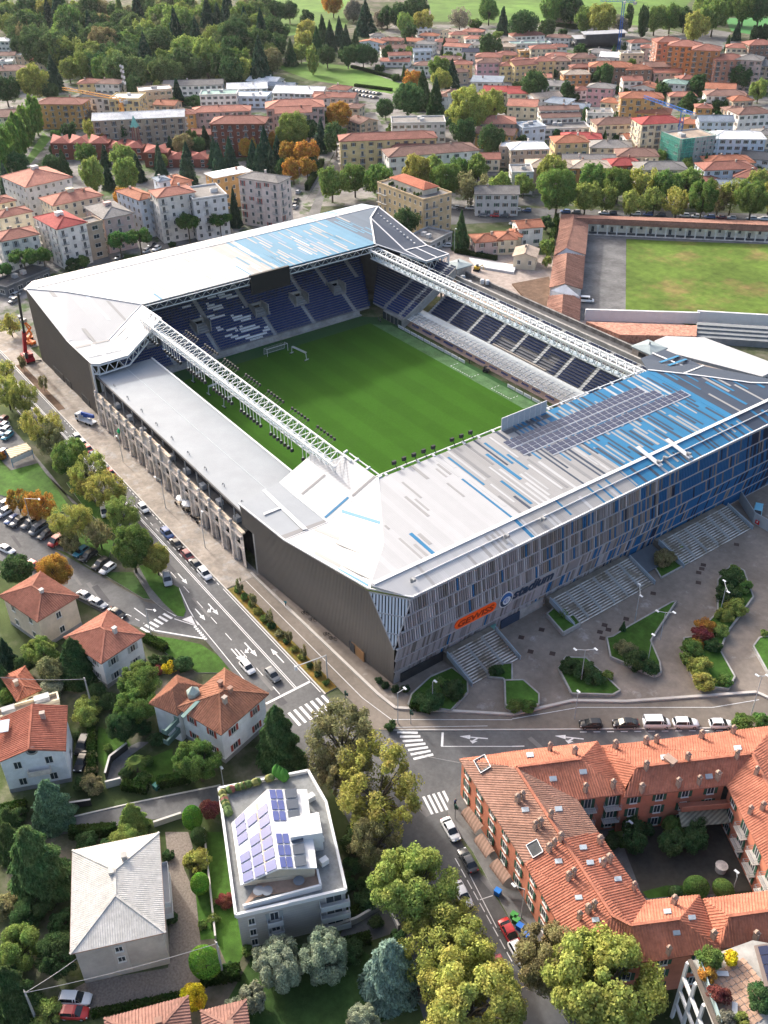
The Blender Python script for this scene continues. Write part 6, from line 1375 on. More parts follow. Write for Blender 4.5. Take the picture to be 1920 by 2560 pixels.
drop(('N',1315,770), ('S',80,200)); drop(('S',80,200), ('S',330,648)); drop(('S',330,648), ('S',430,830)); drop(('S',430,830), ('S',885,842)); drop(('S',885,842), ('S',1355,765), sp=4.2); drop(('S',1352,752), ('S',1750,712))
drop(('O',425,1035), ('O',745,995), balc=(0,1,2), sp=3.0); drop(('O',720,1022), ('O',1390,940), sp=3.4); drop(('O',1390,940), ('S',1545,0), balc=(1,2,3,4)); drop(('S',1545,0), ('S',1800,520), balc=(0,1,2,3))
drop(('O',1700,553), ('O',0,720), sh=shutter_brown)
A_, B_ = TP('O',1080,1075,5.6), TP('O',1390,1050,5.6); mb = MB(); d = (B_-A_).normalized(); n = Vector((d.y,-d.x,0)); strip(mb, A_+n*.4, B_+n*.4, 1.6, 5.6, 5.8); strip(mb, A_+n*1.2, B_+n*1.2, .1, 5.8, 6.8); mb.build('gallery', wallt, ob, col=(.36,.15,.10))
mb = MB(); mb.slab([A_+n*.3+Vector((0,0,-1.0)), B_+n*.3+Vector((0,0,-1.0)), B_+n*2.4+Vector((0,0,-2.0)), A_+n*2.4+Vector((0,0,-2.0))], .1); mb.build('awning', mat('striped_awning', (.22,.22,.17), .8, .2, 1., bands=((1,0,0), .5, .25)), ob)
brickc = mat('chimney_render', (.32,.235,.19), .9, .2, 2.)
def chimney(t_, x, y, s=.8, z=10.6):
    p = roofhit(*TX(t_, x, y+10), z)+Vector((0,0,.75)); mb = MB(); mb.box(p+Vector((0,0,-.2)), (s,s*.8,1.6)); mb.box(p+Vector((0,0,.75)), (s*1.2,s,.12)); mb.box(p+Vector((0,0,.66)), (s*.7,s*.84,.3), 1); mb.lathe(p+Vector((0,0,.8)), [(s*.62,0),(s*.4,.3),(.02,.42)], 4); mb.build('chimney', [brickc, darkm], ob)
for (t_, x, y) in (('O',245,705),('O',405,730),('O',668,690),('O',866,665),('O',934,655),('O',1226,625),('O',1430,595),('O',867,825),('O',1135,770),('O',1453,755),('O',474,970),('O',653,945),('O',838,970),('O',1075,935),('O',1210,920),('O',1330,890),('O',1580,860),('O',1540,1115),('O',1620,1090),('O',35,1040),('O',68,1020),('O',150,1215),('O',182,1195),('O',250,1145),('S',240,115),('S',272,85),('S',316,45),('S',568,65),('S',365,300),('S',398,275),('S',435,555),('S',492,510),('S',530,485),('S',627,185),('S',590,210),('S',788,365),('S',1048,455),('S',1300,680),('S',1575,685),('S',1010,780)): chimney(t_, x, y, rnd.uniform(.55,.75))
mb = MB(); p = TP('O',1020,800,10.9); mb.box(p, (1.7,1.0,1.9)); mb.box(p+Vector((0,0,1.05)), (2.0,1.3,.15)); mb.build('chimney', [brickc], ob)
skm = mat('roof_window', (.33,.38,.42), .12, .15, .8, spec=.7)
def skylight(t_, x, y, du, dv_, z=10.3):
    o = Vector((0,0,.22)); a, b, c_, d_ = [roofhit(*TX(t_, x+i*du[0]+j*dv_[0], y+i*du[1]+j*dv_[1]), z)+o for i, j in ((0,0),(1,0),(1,1),(0,1))]
    mb = MB(); mb.slab([a,b,c_,d_], .3); mb.build('skylight', skm, ob)
for (t_, x, y) in (('O',90,735),('O',435,845),('O',240,890),('O',1435,690),('O',960,750),('O',1250,875),('O',60,1090),('O',275,1085),('S',275,180),('S',435,90),('S',480,188),('S',560,175),('S',660,295),('S',405,415),('S',515,560),('S',980,505),('S',1040,645),('S',1140,545)): skylight(t_, x, y, (46,-4), (6,30))
for (t_, x, y) in (('S',90,95),('N',1410,790)):      # roof cut-outs
    a = [roofhit(*TX(t_,x+i,y+j), 10) for i, j in ((0,0),(70,-40),(110,40),(45,80))]; mb = MB(); mb.slab([p+Vector((0,0,.25)) for p in a], .5); mb.build('roof_cut_out', mat('cut_out', (.05,.055,.06), .5, .3), ob)
    mb = MB()
    for k in range(4): mb.bar(a[k]+Vector((0,0,.3)), a[(k+1)%4]+Vector((0,0,.3)), .1, .12)
    mb.build('cut_out_rim', white, ob)
# shop awnings on the street side
for (x, y) in ((1340,1090),): pass
for (a, b) in ((('N',1345,1095),('N',1440,1225)), (('R',1430,25),('R',1510,140)), (('R',1530,190),('R',1620,310))):
    A_, B_ = TP(*a,3.2), TP(*b,3.2); d = (B_-A_); n = Vector((d.y,-d.x,0)).normalized(); mb = MB(); m_ = 5
    for j in range(m_):
        t0_, t1_ = j/m_*math.pi/2, (j+1)/m_*math.pi/2; mb.slab([A_+n*(1.5*math.sin(t0_)-1.0)+Vector((0,0,1.0*math.cos(t0_)-.9)), B_+n*(1.5*math.sin(t0_)-1.0)+Vector((0,0,1.0*math.cos(t0_)-.9)), B_+n*(1.5*math.sin(t1_)-1.0)+Vector((0,0,1.0*math.cos(t1_)-.9)), A_+n*(1.5*math.sin(t1_)-1.0)+Vector((0,0,1.0*math.cos(t1_)-.9))], .05)
    mb.build('awning', mat('rust_awning', (.26,.17,.13), .8, .15, 1., bands=((1,.3,0), .6, .15)), ob)
mb = MB(); p = TP('S',1350,250,.1); mb.lathe(p, [(.8,0),(.8,1.1),(.95,1.15),(.95,1.3),(.01,1.32)], 14); mb.build('well', stonem, None, label='round stone well with flat lid in the courtyard', cat='well')
# ---- terrace building in the lower right corner
tb2 = thing('terrace_building', 'tan block with tiled roof terrace, loungers and glass rail in the lower right corner', 'apartment block', (0,0,0))
z0 = 13.5
poly = [TP('S',1150,832,z0), TP('S',1225,820,z0), TP('S',1560,700,z0), TP('S',1900,760,z0), TP('S',1900,1500,z0), TP('S',1400,1480,z0)]
mb = MB(); mb.prism(poly, 0, z0-.5); mb.build('wall', wallt, tb2, col=(.56,.42,.29))
mb = MB(); mb.prism(poly, z0-.5, z0-.05); mb.build('roof_slab', concrete, tb2)
mb = MB(); a = [TP('S',1290,920,z0), TP('S',1470,815,z0), TP('S',1545,830,z0), TP('S',1640,1010,z0), TP('S',1600,1260,z0), TP('S',1360,1260,z0)]
A0, AX, AY = TP('S',1480,1050,z0), (TP('S',1560,1010,z0)-TP('S',1480,1050,z0)).normalized(), None; AY = Vector((-AX.y,AX.x,0))
def inside(p, poly):
    c = False; n = len(poly)
    for i in range(n):
        a_, b_ = poly[i], poly[(i+1)%n]
        if (a_.y > p.y) != (b_.y > p.y) and p.x < (b_.x-a_.x)*(p.y-a_.y)/(b_.y-a_.y)+a_.x: c = not c
    return c
tm = MB(); tm.box((0,0,0), (.72,.72,.06)); tme = tm.mesh('paver', [mat('terracotta_paver', (.45,.30,.22), .85, .2, 2.)]); cnt = 0
for i_ in range(-14,15):
    for j_ in range(-14,15):
        p = A0+AX*(i_*.8)+AY*(j_*.8)
        if inside(p, a) and cnt < 300: obj('paver', tme, tb2, p+Vector((0,0,.0))); tb2.children[-1].rotation_euler.z = math.atan2(AX.y,AX.x); cnt += 1
mb = MB(); strip(mb, TP('S',1205,830,z0), TP('S',1350,1260,z0), .12, z0, z0+1.1); mb.build('glass_rail', mat('rail_glass', (.32,.42,.42), .15, .1), tb2)
mb = MB(); strip(mb, TP('S',1152,832,z0), TP('S',1330,1260,z0), .5, z0-.1, z0+.3); mb.build('roof_edge', mat('bronze_edge', (.13,.11,.095), .6, .1), tb2)
mb = MB(); cp = [TP('S',1570,735,16.2), TP('S',1800,700,16.2), TP('S',1950,980,16.2), TP('S',1640,1000,16.2)]; mb.slab(cp, .2); mb.build('canopy', mat('canopy_brown', (.2,.16,.14), .6, .1), tb2)
for i_ in range(3):
    for j_ in range(4):
        e = lambda u, v: lerp(lerp(cp[0],cp[1],u), lerp(cp[3],cp[2],u), v)+Vector((0,0,.1)); mb = MB(); mb.slab([e(.08+i_*.3,.05+j_*.23), e(.35+i_*.3,.05+j_*.23), e(.35+i_*.3,.26+j_*.23), e(.08+i_*.3,.26+j_*.23)], .05); mb.build('solar_panel', solar, tb2)
for (x, y, rz) in ((1350,925,.9), (1440,1160,2.2)):
    L_ = thing('sun_lounger', 'white sun lounger on the tiled roof terrace, '+('upper' if y < 1000 else 'lower')+' of two', 'sun lounger', TP('S',x,y,z0+.05), rz, 'loungers on the roof terrace')
    mb = MB(); mb.box((.3,0,.3), (1.3,.65,.08)); mb.build('seat', white, L_); mb = MB(); mb.bar((-.3,0,.3),(-.9,0,.7),.65,.07); mb.build('backrest', white, L_)
    for sx in (-.2,.8):
        for sy in (-.25,.25): mb = MB(); mb.box((sx,sy,.14), (.06,.06,.28)); mb.build('leg', white, L_)
A_, B_ = TP('S',1150,832,z0), TP('S',1400,1480,z0); d = (B_-A_).normalized(); n = Vector((d.y,-d.x,0)); n = n if n.dot(CAM-A_) > 0 else -n
for (u0, z0_, u1, z1_) in ((0,13,.0,0),(.22,13,.22,0),(.44,13,.44,0),(.0,9.8,1,9.8),(.0,6.6,1,6.6),(0,3.4,1,3.4)): mb = MB(); p, q = lerp(A_,B_,u0)+n*.15, lerp(A_,B_,u1)+n*.15; p.z = z0_; q.z = z1_; mb.bar(p, q, .4); mb.build('facade_frame', white, tb2)

# =================================================================== TREES AND PLANTS
import numpy as np
def leafcloud(name, pos, nrm, size, rs, aspect=1.0, hang=False):
    """many small leaf quads; pos (n,3), nrm outward (n,3)"""
    n = len(pos); r = rs.normal(size=(n,3)); nn = nrm+r*.55; nn /= np.linalg.norm(nn, axis=1)[:,None]
    t = rs.normal(size=(n,3))
    if hang: t = t*.35+np.array([0,0,-1.])+nrm*.5
    t -= nn*(t*nn).sum(1)[:,None]; t /= np.linalg.norm(t, axis=1)[:,None]+1e-9; b = np.cross(nn, t)
    s = size*(.6+.8*rs.random(n))[:,None]; a = t*s*aspect; c = b*s
    v = np.stack([pos-a-c*.6, pos+a*.3-c, pos+a+c*.3, pos-a*.2+c], 1).reshape(-1,3)
    me = bpy.data.meshes.new(name); me.vertices.add(4*n); me.vertices.foreach_set('co', v.astype(np.float32).ravel())
    me.loops.add(4*n); me.loops.foreach_set('vertex_index', np.arange(4*n, dtype=np.int32))
    me.polygons.add(n); me.polygons.foreach_set('loop_start', np.arange(0,4*n,4,dtype=np.int32)); me.polygons.foreach_set('loop_total', np.full(n,4,dtype=np.int32))
    me.materials.append(leafm); me.update(calc_edges=True); return me
def sph(rs, n): v = rs.normal(size=(n,3)); return v/np.linalg.norm(v, axis=1)[:,None]
def lobed(rs, n, nl, c0, rad, lr, shell=.35, up=0.):
    """leaves gathered in nl clumps spread through an uneven ellipsoid"""
    bd = sph(rs, 9); ba = .30*(rs.random(9)-.45)
    d = sph(rs, nl); d[:,2] = d[:,2]*.92+.08; ir = 1+(np.clip(d@bd.T,0,1)**3*ba).sum(1)
    cen = np.array(c0)+d*np.array(rad)*((.45+.55*rs.random(nl)**.45)*ir)[:,None]
    k = rs.integers(0, nl, n); u = sph(rs, n); r = (1-shell*rs.random(n)**1.5)[:,None]
    R = (lr*(.55+.8*rs.random(nl)))[k][:,None]; p = cen[k]+u*r*R*np.array([1,1,.85+up])+rs.normal(size=(n,3))*lr*.10
    nr = u*.6+(p-np.array(c0))/np.array(rad)*.5; nr /= np.linalg.norm(nr, axis=1)[:,None]; return p, nr
def cone(rs, n, z0, z1, w, layers, power=.85, droop=.05):
    z = z0+(z1-z0)*(1-np.sqrt(rs.random(n))); t = (z-z0)/(z1-z0); a = rs.random(n)*2*np.pi
    env = (1-t)**power; ph = (t*layers+.15*np.sin(3*a))%1; env = env*(.62+.38*(1-ph)); env *= .85+.15*np.sin(a*5+t*20)
    r = w/2*env*(.55+.45*np.sqrt(rs.random(n))); p = np.stack([r*np.cos(a), r*np.sin(a), z-droop*r/w], 1)
    nr = np.stack([np.cos(a), np.sin(a), np.full(n,.55)], 1); nr /= np.linalg.norm(nr, axis=1)[:,None]; return p, nr
def crown(kind, lod, seed):
    rs = np.random.default_rng(seed); N = dict(n=42000, m=8500, f=2200)[lod]; ls = dict(n=.0108, m=.0225, f=.046)[lod]
    nl = dict(n=95, m=48, f=22)[lod]; lr = dict(n=.092, m=.125, f=.17)[lod]
    if kind == 'b': p, q = lobed(rs, N, nl, (0,0,.58), (.44,.44,.36), lr, up=.25); return leafcloud('crown', p, q, ls, rs)
    if kind == 'l': p, q = lobed(rs, int(N*.42), int(nl*.9), (0,0,.57), (.46,.46,.39), lr*.85, up=.4); return leafcloud('crown', p, q, ls*1.0, rs)          # loose, thinning
    if kind == 'c': p, q = cone(rs, N, .05, 1., 1., 11); return leafcloud('crown', p, q, ls*1.1, rs, 1.8, True)
    if kind == 'e': p, q = cone(rs, N, .04, 1., 1., 7, .55, .25); return leafcloud('crown', p, q, ls*1.05, rs, 2.6, True)       # cedar
    if kind == 'p': p, q = lobed(rs, N, 46, (0,0,.52), (.40,.40,.44), .13); return leafcloud('crown', p, q, ls, rs)
    if kind == 'u': p, q = lobed(rs, N, 34, (0,0,.78), (.42,.42,.16), .13); return leafcloud('crown', p, q, ls, rs)
    if kind == 'w': p, q = lobed(rs, N, 70, (0,0,.50), (.44,.44,.42), .11, up=.5); return leafcloud('crown', p, q, ls*.8, rs, 2.6, False)   # olive, willow
    if kind == 's': p, q = lobed(rs, N, 34, (0,0,.40), (.42,.42,.40), .15); return leafcloud('crown', p, q, ls*1.1, rs)
    if kind == 't':
        u = sph(rs, N); p = np.array([0,0,.5])+u*np.array([.47,.47,.5])*(.97+.05*rs.random(N))[:,None]; return leafcloud('crown', p, u, ls*.8, rs)
    if kind == 'h':     # hedge block, unit box
        f = rs.integers(0,5,N); v = rs.random((N,3)); v[:,0] -= .5; v[:,1] -= .5; n = np.zeros((N,3))
        for i, (ax, val, sg) in enumerate(((2,1,1),(0,.5,1),(0,-.5,-1),(1,.5,1),(1,-.5,-1))): m = f == i; v[m,ax] = val+.04*rs.normal(size=m.sum()); n[m,ax] = sg
        return leafcloud('crown', v, n, ls*.9, rs)
def trunkmesh(kind, seed):
    r = random.Random(seed); mb = MB()
    if kind in ('c','e'): mb.tube((0,0,0),(0,0,.9),.028,.006,6); 
    elif kind == 'p': mb.tube((0,0,0),(0,0,.7),.045,.015,6)
    else:
        top = {'u':.62,'s':.2,'w':.3}.get(kind,.36); mb.tube((0,0,-.01),(.01,.01,top),.032,.024,7)
        for k in range(11):
            a = k*2.4+r.uniform(-.3,.3); q = .12+r.random()*.2; z = top+.14+r.random()*.26
            mb.tube((.01,.01,top-.03),(q*.5*math.cos(a),q*.5*math.sin(a),(top+z)/2),.017,.012,5,cap=False); mb.tube((q*.5*math.cos(a),q*.5*math.sin(a),(top+z)/2),(q*1.3*math.cos(a),q*1.3*math.sin(a),z+.05),.012,.005,5,cap=False)
    return mb.mesh('trunk', [bark], True)
CR = {}; TR = {}
def getcrown(kind, lod, v):
    k = (kind, lod, v)
    if k not in CR: CR[k] = crown(kind, lod, hash(k[0])%97*0+ord(kind)*131+ord(lod)*7+v)
    return CR[k]
LC = dict(f=(.085,.14,.085), m=(.075,.12,.045), b=(.095,.155,.042), d=(.045,.085,.033), y=(.225,.24,.065), g=(.16,.215,.06), o=(.30,.175,.04), c=(.03,.062,.038), e=(.04,.078,.05), w=(.20,.235,.165), p=(.10,.175,.04), u=(.06,.125,.035), r=(.16,.055,.045), v=(.15,.22,.18), k=(.03,.06,.028), a=(.18,.175,.085), z=(.42,.36,.03), t=(.08,.19,.03), n=(.18,.17,.13))
CN = dict(f='soft green', m='mid green', b='green', d='dark green', y='yellowing', g='light green', o='orange autumn', c='dark', e='dark', w='grey-green', p='green', u='green', r='reddish', v='blue-green', k='dark', a='brownish', z='bright yellow', t='bright green', n='bare greyish')
KN = dict(b=('broadleaf tree','broadleaf_tree'), l=('thinning street tree','street_tree'), c=('conifer','conifer_tree'), e=('cedar','cedar_tree'), p=('columnar poplar','poplar_tree'), u=('umbrella pine','pine_tree'), w=('feathery tree','feathery_tree'), s=('shrub','shrub'), t=('clipped bush','clipped_bush'))
ASP = dict(b=1.12, l=1.15, c=1.55, e=1.25, p=2.5, u=1.15, w=1.1, s=.8, t=1.25, k=4.)
ZC = dict(b=.6, l=.6, c=.42, e=.42, p=.54, u=.74, w=.52, s=.42, t=.5)
PLANTS = []
def plant(region, t_, *rows):
    for r in rows: PLANTS.append((region, t_)+r)
# rows: (cx, cy, crown width in tile px, shape, colour[, aspect])
WOODL = 'trees along the upper left wood'
plant(WOODL, 'A', (325,60,150,'b','y'),(690,270,200,'b','a'),(1250,325,110,'b','o'),(200,520,180,'b','y'),(30,570,150,'b','d'),(345,490,130,'c','c'),(440,440,120,'b','g'),(560,430,110,'c','d'),(660,400,110,'b','d'),(850,400,140,'b','d'),(1010,440,100,'c','d'),(1160,380,110,'b','b'),(1440,420,120,'c','g'),(1520,230,230,'b','d'),(1340,340,120,'b','b'),(1480,330,120,'b','d'),(960,270,120,'b','b'),(850,260,100,'b','b'),(1160,150,190,'b','g'),(1060,120,170,'b','b'),(780,110,130,'c','b'),(430,120,120,'c','d'),(560,90,110,'c','d'),(470,300,160,'b','d'),(230,310,170,'b','d'),(130,300,110,'b','d'),(450,210,160,'b','d'),(210,180,160,'b','d'),(330,590,100,'b','d'),(1150,610,95,'c','c'),(860,560,110,'b','d'),(1255,655,110,'s','d'),(1030,560,70,'b','g'),(1590,100,150,'b','b'),(1400,60,130,'b','g'),(1300,120,140,'b','b'))
plant('poplar row at the left edge', 'A', (222,735,88,'p','p'),(190,775,88,'p','p'),(155,815,92,'p','p'),(118,865,95,'p','p'),(80,915,98,'p','p'),(42,975,104,'p','p'),(5,1010,104,'p','p'))
plant('trees round the brick church', 'A', (440,850,90,'b','d'),(360,865,60,'s','b'),(590,830,110,'l','y'),(700,845,150,'b','o'),(780,840,150,'b','d'),(860,850,120,'b','y'),(600,760,80,'l','n'),(560,1000,130,'b','b'),(800,1010,160,'b','g'),(1030,1030,90,'c','e'),(1210,1010,100,'c','e'),(1105,960,80,'c','c'),(1190,930,130,'b','a'),(1330,900,85,'c','c'),(1390,1000,120,'c','e'),(1490,1010,130,'c','e'),(1600,950,120,'b','o'),(1640,1010,120,'c','e'),(1280,940,100,'b','d'),(680,1020,80,'c','e'))
plant('trees round the far gardens', 'B', (540,740,145,'b','o'),(440,770,80,'b','b'),(230,850,220,'b','g'),(420,890,135,'c','e'),(110,915,110,'b','o'),(320,985,160,'b','o'),(210,995,130,'b','o'),(60,985,160,'c','e'),(345,830,110,'b','d'),(520,890,170,'b','d'),(140,985,120,'c','e'),(840,695,110,'b','d'),(985,630,190,'b','d'),(1080,600,150,'c','d'),(1165,650,140,'c','d'),(1270,490,110,'c','c'),(1195,430,130,'b','b'),(1205,510,120,'b','y'),(1025,515,110,'b','o'),(960,480,60,'c','d'),(1380,690,270,'b','y'),(1530,675,170,'b','y'),(1345,850,150,'b','d'),(1520,905,180,'b','d'),(900,835,90,'s','b'),(1270,790,100,'s','d'),(1380,890,70,'t','d'),(850,335,70,'b','d'),(1220,310,60,'c','c'),(1510,300,140,'b','d'),(970,305,50,'c','c'),(990,205,90,'b','d'),(1640,715,70,'s','d'),(800,440,60,'s','d'),(910,500,60,'s','d'))
plant('trees on the meadow edge', 'B', (365,385,78,'p','g',2.0),(330,200,120,'b','y'),(310,262,120,'b','y'),(500,15,120,'b','o'),(710,130,160,'c','c',1.2),(40,60,90,'b','b'),(120,70,130,'b','d'),(215,60,110,'b','d'),(630,70,110,'w','n'),(815,120,90,'w','n'),(965,150,110,'b','g'),(1075,130,120,'b','y'),(1510,60,125,'b','b'),(1600,150,90,'c','c'),(1320,110,120,'l','n'),(1040,60,140,'b','d'),(940,90,130,'b','d'),(850,100,110,'b','d'),(1420,150,80,'s','b'),(1560,230,70,'s','g'),(430,200,95,'c','d'),(480,250,105,'c','c'),(540,215,100,'c','c'),(585,290,115,'c','c'),(645,300,110,'c','d'),(460,350,115,'b','d'),(595,360,110,'b','d'),(695,350,115,'b','d'),(225,350,100,'c','d'),(745,360,85,'b','d'),(40,360,120,'b','d'),(130,210,150,'b','d'),(100,310,130,'b','d'),(20,230,120,'b','b'),(290,330,100,'b','g'),(395,290,110,'c','d'),(330,110,90,'b','d'))
plant('trees in the town at upper right', 'C', (70,150,160,'b','d'),(230,175,110,'b','d'),(260,60,140,'b','b'),(390,50,150,'b','d'),(490,115,140,'b','b'),(590,110,160,'b','y'),(705,155,90,'b','n'),(757,110,55,'p','d'),(850,140,65,'p','d'),(930,120,130,'b','b'),(1030,110,130,'b','b'),(1120,110,120,'b','d'),(1190,170,150,'b','y'),(1310,100,160,'b','b'),(1460,210,65,'c','c'),(1568,220,40,'p','k'),(1600,218,38,'p','k'),(1632,212,38,'p','k'),(1655,212,38,'p','k'),(600,480,125,'b','d'),(150,550,155,'b','d'),(365,580,85,'b','d'),(985,585,95,'b','d'),(1095,560,65,'b','d'),(1150,660,170,'e','d',.6),(1210,545,95,'b','d'),(1240,600,65,'s','b'),(1480,490,125,'b','d'),(1605,575,115,'b','g'),(600,870,60,'s','b'),(920,940,75,'b','b'),(500,935,65,'s','d'),(1460,980,75,'b','g'),(1130,1010,85,'l','n'),(1550,830,60,'s','d'),(690,890,60,'s','d'),(590,980,80,'s','d'),(480,740,42,'p','d'),(450,330,85,'b','d'),(740,300,60,'s','d'),(1400,30,150,'b','b'),(1510,40,150,'b','b'),(1610,45,150,'b','d'),(1250,30,130,'b','g'),(330,210,60,'s','d'),(410,630,60,'s','d'),(350,630,70,'s','d'),(680,580,70,'s','d'),(520,650,50,'s','d'),(570,660,60,'s','d'),(270,470,70,'s','d'),(40,560,80,'s','d'),(1330,690,110,'s','d'),(1650,1010,60,'s','d'),(30,470,60,'s','d'),(1400,290,50,'c','d'),(640,705,50,'s','d'),(720,700,60,'s','d'))
plant('trees beside the left flats', 'D', (1215,405,150,'u','u'),(1330,385,115,'u','u'),(1420,380,135,'u','u'),(770,530,150,'u','u'),(905,515,150,'u','u'),(275,615,140,'u','u'),(150,640,155,'u','u'),(10,720,115,'u','u'),(1520,330,100,'c','c',2.4),(800,250,115,'b','o',1.4),(590,90,140,'b','g',1.6),(700,115,105,'c','c'),(815,85,175,'b','g',1.4),(890,60,110,'c','c'),(1040,40,110,'c','e'),(1210,60,130,'c','e'),(470,685,95,'s','d'),(540,655,80,'b','b'),(130,250,75,'s','b'),(110,30,140,'b','d'),(330,20,100,'b','d'),(410,30,100,'c','d'),(1115,545,50,'s','d'),(40,150,120,'c','e'),(1420,20,150,'c','e'))
plant('street plane trees behind the stadium', 'E', (490,140,160,'b','b'),(640,120,145,'b','b'),(790,130,160,'b','b'),(1050,90,180,'b','y'),(1240,120,185,'b','b'),(1395,180,160,'l','a'),(1440,55,140,'b','b'),(1590,150,135,'b','g'),(1150,60,130,'b','g'),(1320,60,120,'b','b'))
plant('trees beside the avenue', 'E', (240,60,140,'b','o'),(330,40,110,'b','o'),(170,50,110,'b','d'),(20,20,130,'c','e'),(370,20,90,'b','d'),(980,390,165,'b','d'),(1330,470,135,'c','d',2.0),(110,370,50,'s','b'),(20,400,60,'s','d'),(100,15,110,'c','e'))
plant('street plane trees behind the arcade', 'F', (295,200,215,'b','b'),(480,230,155,'b','g'),(530,115,155,'b','b'),(620,245,125,'b','g'),(692,145,165,'b','b'),(778,270,130,'b','y'),(842,150,150,'l','y'),(925,250,130,'b','g'),(995,155,155,'b','b'),(1075,260,140,'l','y'),(1145,140,150,'b','g'),(1240,245,180,'b','b'),(1345,240,130,'l','a'),(1430,220,150,'l','y'),(1565,250,180,'b','b'),(1600,140,115,'b','g'),(75,150,115,'b','g'),(255,60,150,'b','y'),(1680,230,140,'b','y'))
plant('garden trees beside the arcade', 'F', (225,405,85,'b','d'),(230,560,95,'b','g'),(225,655,65,'b','g'),(40,680,40,'s','d'))
plant('street trees left of the stadium', 'G', (30,330,130,'l','y'),(35,450,200,'l','y'),(140,500,200,'l','y'),(270,690,250,'l','y'),(330,770,200,'l','a'),(440,890,240,'b','b'),(580,990,230,'l','y'),(10,880,60,'s','o'),(60,20,130,'l','y'))
plant('street trees left of the stadium', 'J', (110,120,150,'l','o'),(240,160,200,'l','o'),(540,30,170,'l','y'),(690,60,260,'l','y'),(470,260,250,'l','y'),(640,350,170,'l','a'),(450,400,130,'l','a'),(780,220,220,'l','g'),(850,430,270,'b','b',1.3),(1010,510,200,'b','y'),(115,565,190,'b','d'),(360,590,220,'b','o'))
plant('garden trees round the villas', 'M', (270,70,210,'b','g'),(320,190,190,'b','a'),(490,150,330,'e','d',1.0),(900,260,260,'b','b'),(890,420,250,'b','b'),(790,560,200,'b','d'),(1290,780,320,'b','b',1.0),(330,1060,330,'e','f',1.1),(40,90,130,'c','c'),(30,250,140,'c','d'),(150,160,120,'b','d'),(330,330,170,'s','w'),(570,420,150,'s','g'),(560,500,160,'s','g'),(700,400,150,'s','d'),(620,330,120,'b','d'),(1080,130,90,'s','d'),(1190,160,130,'s','d'),(1100,180,90,'s','z'),(1020,200,70,'s','r'),(1000,130,80,'s','d'),(860,1150,220,'e','g',1.0),(1245,1150,130,'t','t',1.5),(1360,1090,140,'b','r'),(960,785,70,'t','b',.9),(820,850,100,'s','d'),(930,900,90,'s','b'),(600,930,150,'s','a'),(520,930,110,'s','d'),(600,640,70,'s','g'),(590,760,80,'s','a'),(590,850,90,'s','a'),(700,700,60,'s','b'),(30,370,120,'s','b'),(180,290,120,'s','d'),(30,1150,160,'s','d'),(120,1130,120,'s','d'),(1010,640,110,'s','d'),(930,560,120,'s','d'),(500,620,60,'s','d'),(60,1180,200,'e','m',1.1))
plant('plane trees along the near street', 'N', (560,640,540,'l','a',1.0),(790,960,560,'l','y',1.05),(560,850,330,'l','a'))
plant('plane trees along the near street', 'R', (760,60,360,'l','a'),(1040,330,560,'b','g',1.1),(1180,560,380,'l','y'),(1270,760,560,'l','y',1.05),(1400,1090,620,'b','y',1.0))
plant('plane trees along the near street', 'S', (280,830,480,'b','a',1.0),(620,980,660,'b','y',1.0),(-20,1150,250,'l','y'))
plant('trees round the near gardens', 'N', (140,630,400,'e','d',1.2),(250,800,160,'s','d'))
plant('trees round the near gardens', 'R', (150,850,320,'w','w',1.0),(440,810,320,'w','w',1.0),(870,900,440,'e','v',1.1),(-30,1080,170,'w','w'),(690,1230,210,'w','w'),(620,80,150,'s','d'),(620,220,130,'s','d'),(720,440,150,'s','d'),(700,330,110,'s','d'),(780,580,90,'s','d'),(930,700,140,'s','d'),(620,770,150,'s','d'),(660,40,200,'s','d'),(590,330,120,'s','d'))
plant('trees round the near gardens', 'Q', (230,200,470,'e','m',1.15),(60,60,250,'e','m',1.2),(120,760,280,'s','g',1.1),(370,800,280,'b','d',1.0),(90,1050,330,'e','d',1.3),(300,1180,170,'s','g'),(400,580,170,'s','d'),(200,520,200,'s','d'),(1295,335,115,'t','t',1.4),(1330,850,185,'t','t',1.3),(1275,185,160,'s','y'),(1460,440,105,'s','r'),(1385,560,75,'s','g'),(1385,450,60,'s','g'),(1315,605,60,'s','g'),(1260,1080,165,'s','z',1.3),(1105,560,90,'s','d'),(1090,150,80,'s','d'),(1290,30,110,'t','d'),(60,930,140,'b','d'),(20,480,150,'s','a'),(830,40,220,'s','g'),(560,60,140,'s','d'),(1480,900,100,'s','d'),(1600,770,80,'s','g'),(700,90,120,'s','d'),(1520,1140,130,'w','w'))
plant('plaza shrubs', 'N', (1130,400,180,'s','d'),(1280,320,170,'s','d'),(1060,380,110,'s','d'),(1200,290,140,'s','b'),(1560,200,100,'s','d'),(870,560,80,'s','d'),(800,265,60,'s','k'),(840,295,60,'s','k'),(900,320,60,'s','k'),(970,320,60,'s','k'))
plant('plaza shrubs', 'O', (380,165,140,'s','d'),(480,200,170,'s','d'),(540,250,130,'s','d'),(620,240,70,'s','g'),(800,130,180,'s','d'),(890,170,130,'s','d'),(740,60,140,'s','a'),(1170,60,130,'s','b'),(1220,170,170,'s','y'),(1250,270,150,'s','y'),(1210,30,90,'s','o'),(1300,40,120,'s','d'),(1380,260,110,'s','b'),(1500,550,150,'s','b'),(1620,520,120,'s','b'),(20,430,110,'s','b'),(110,430,100,'s','b'),(1130,120,90,'s','g'))
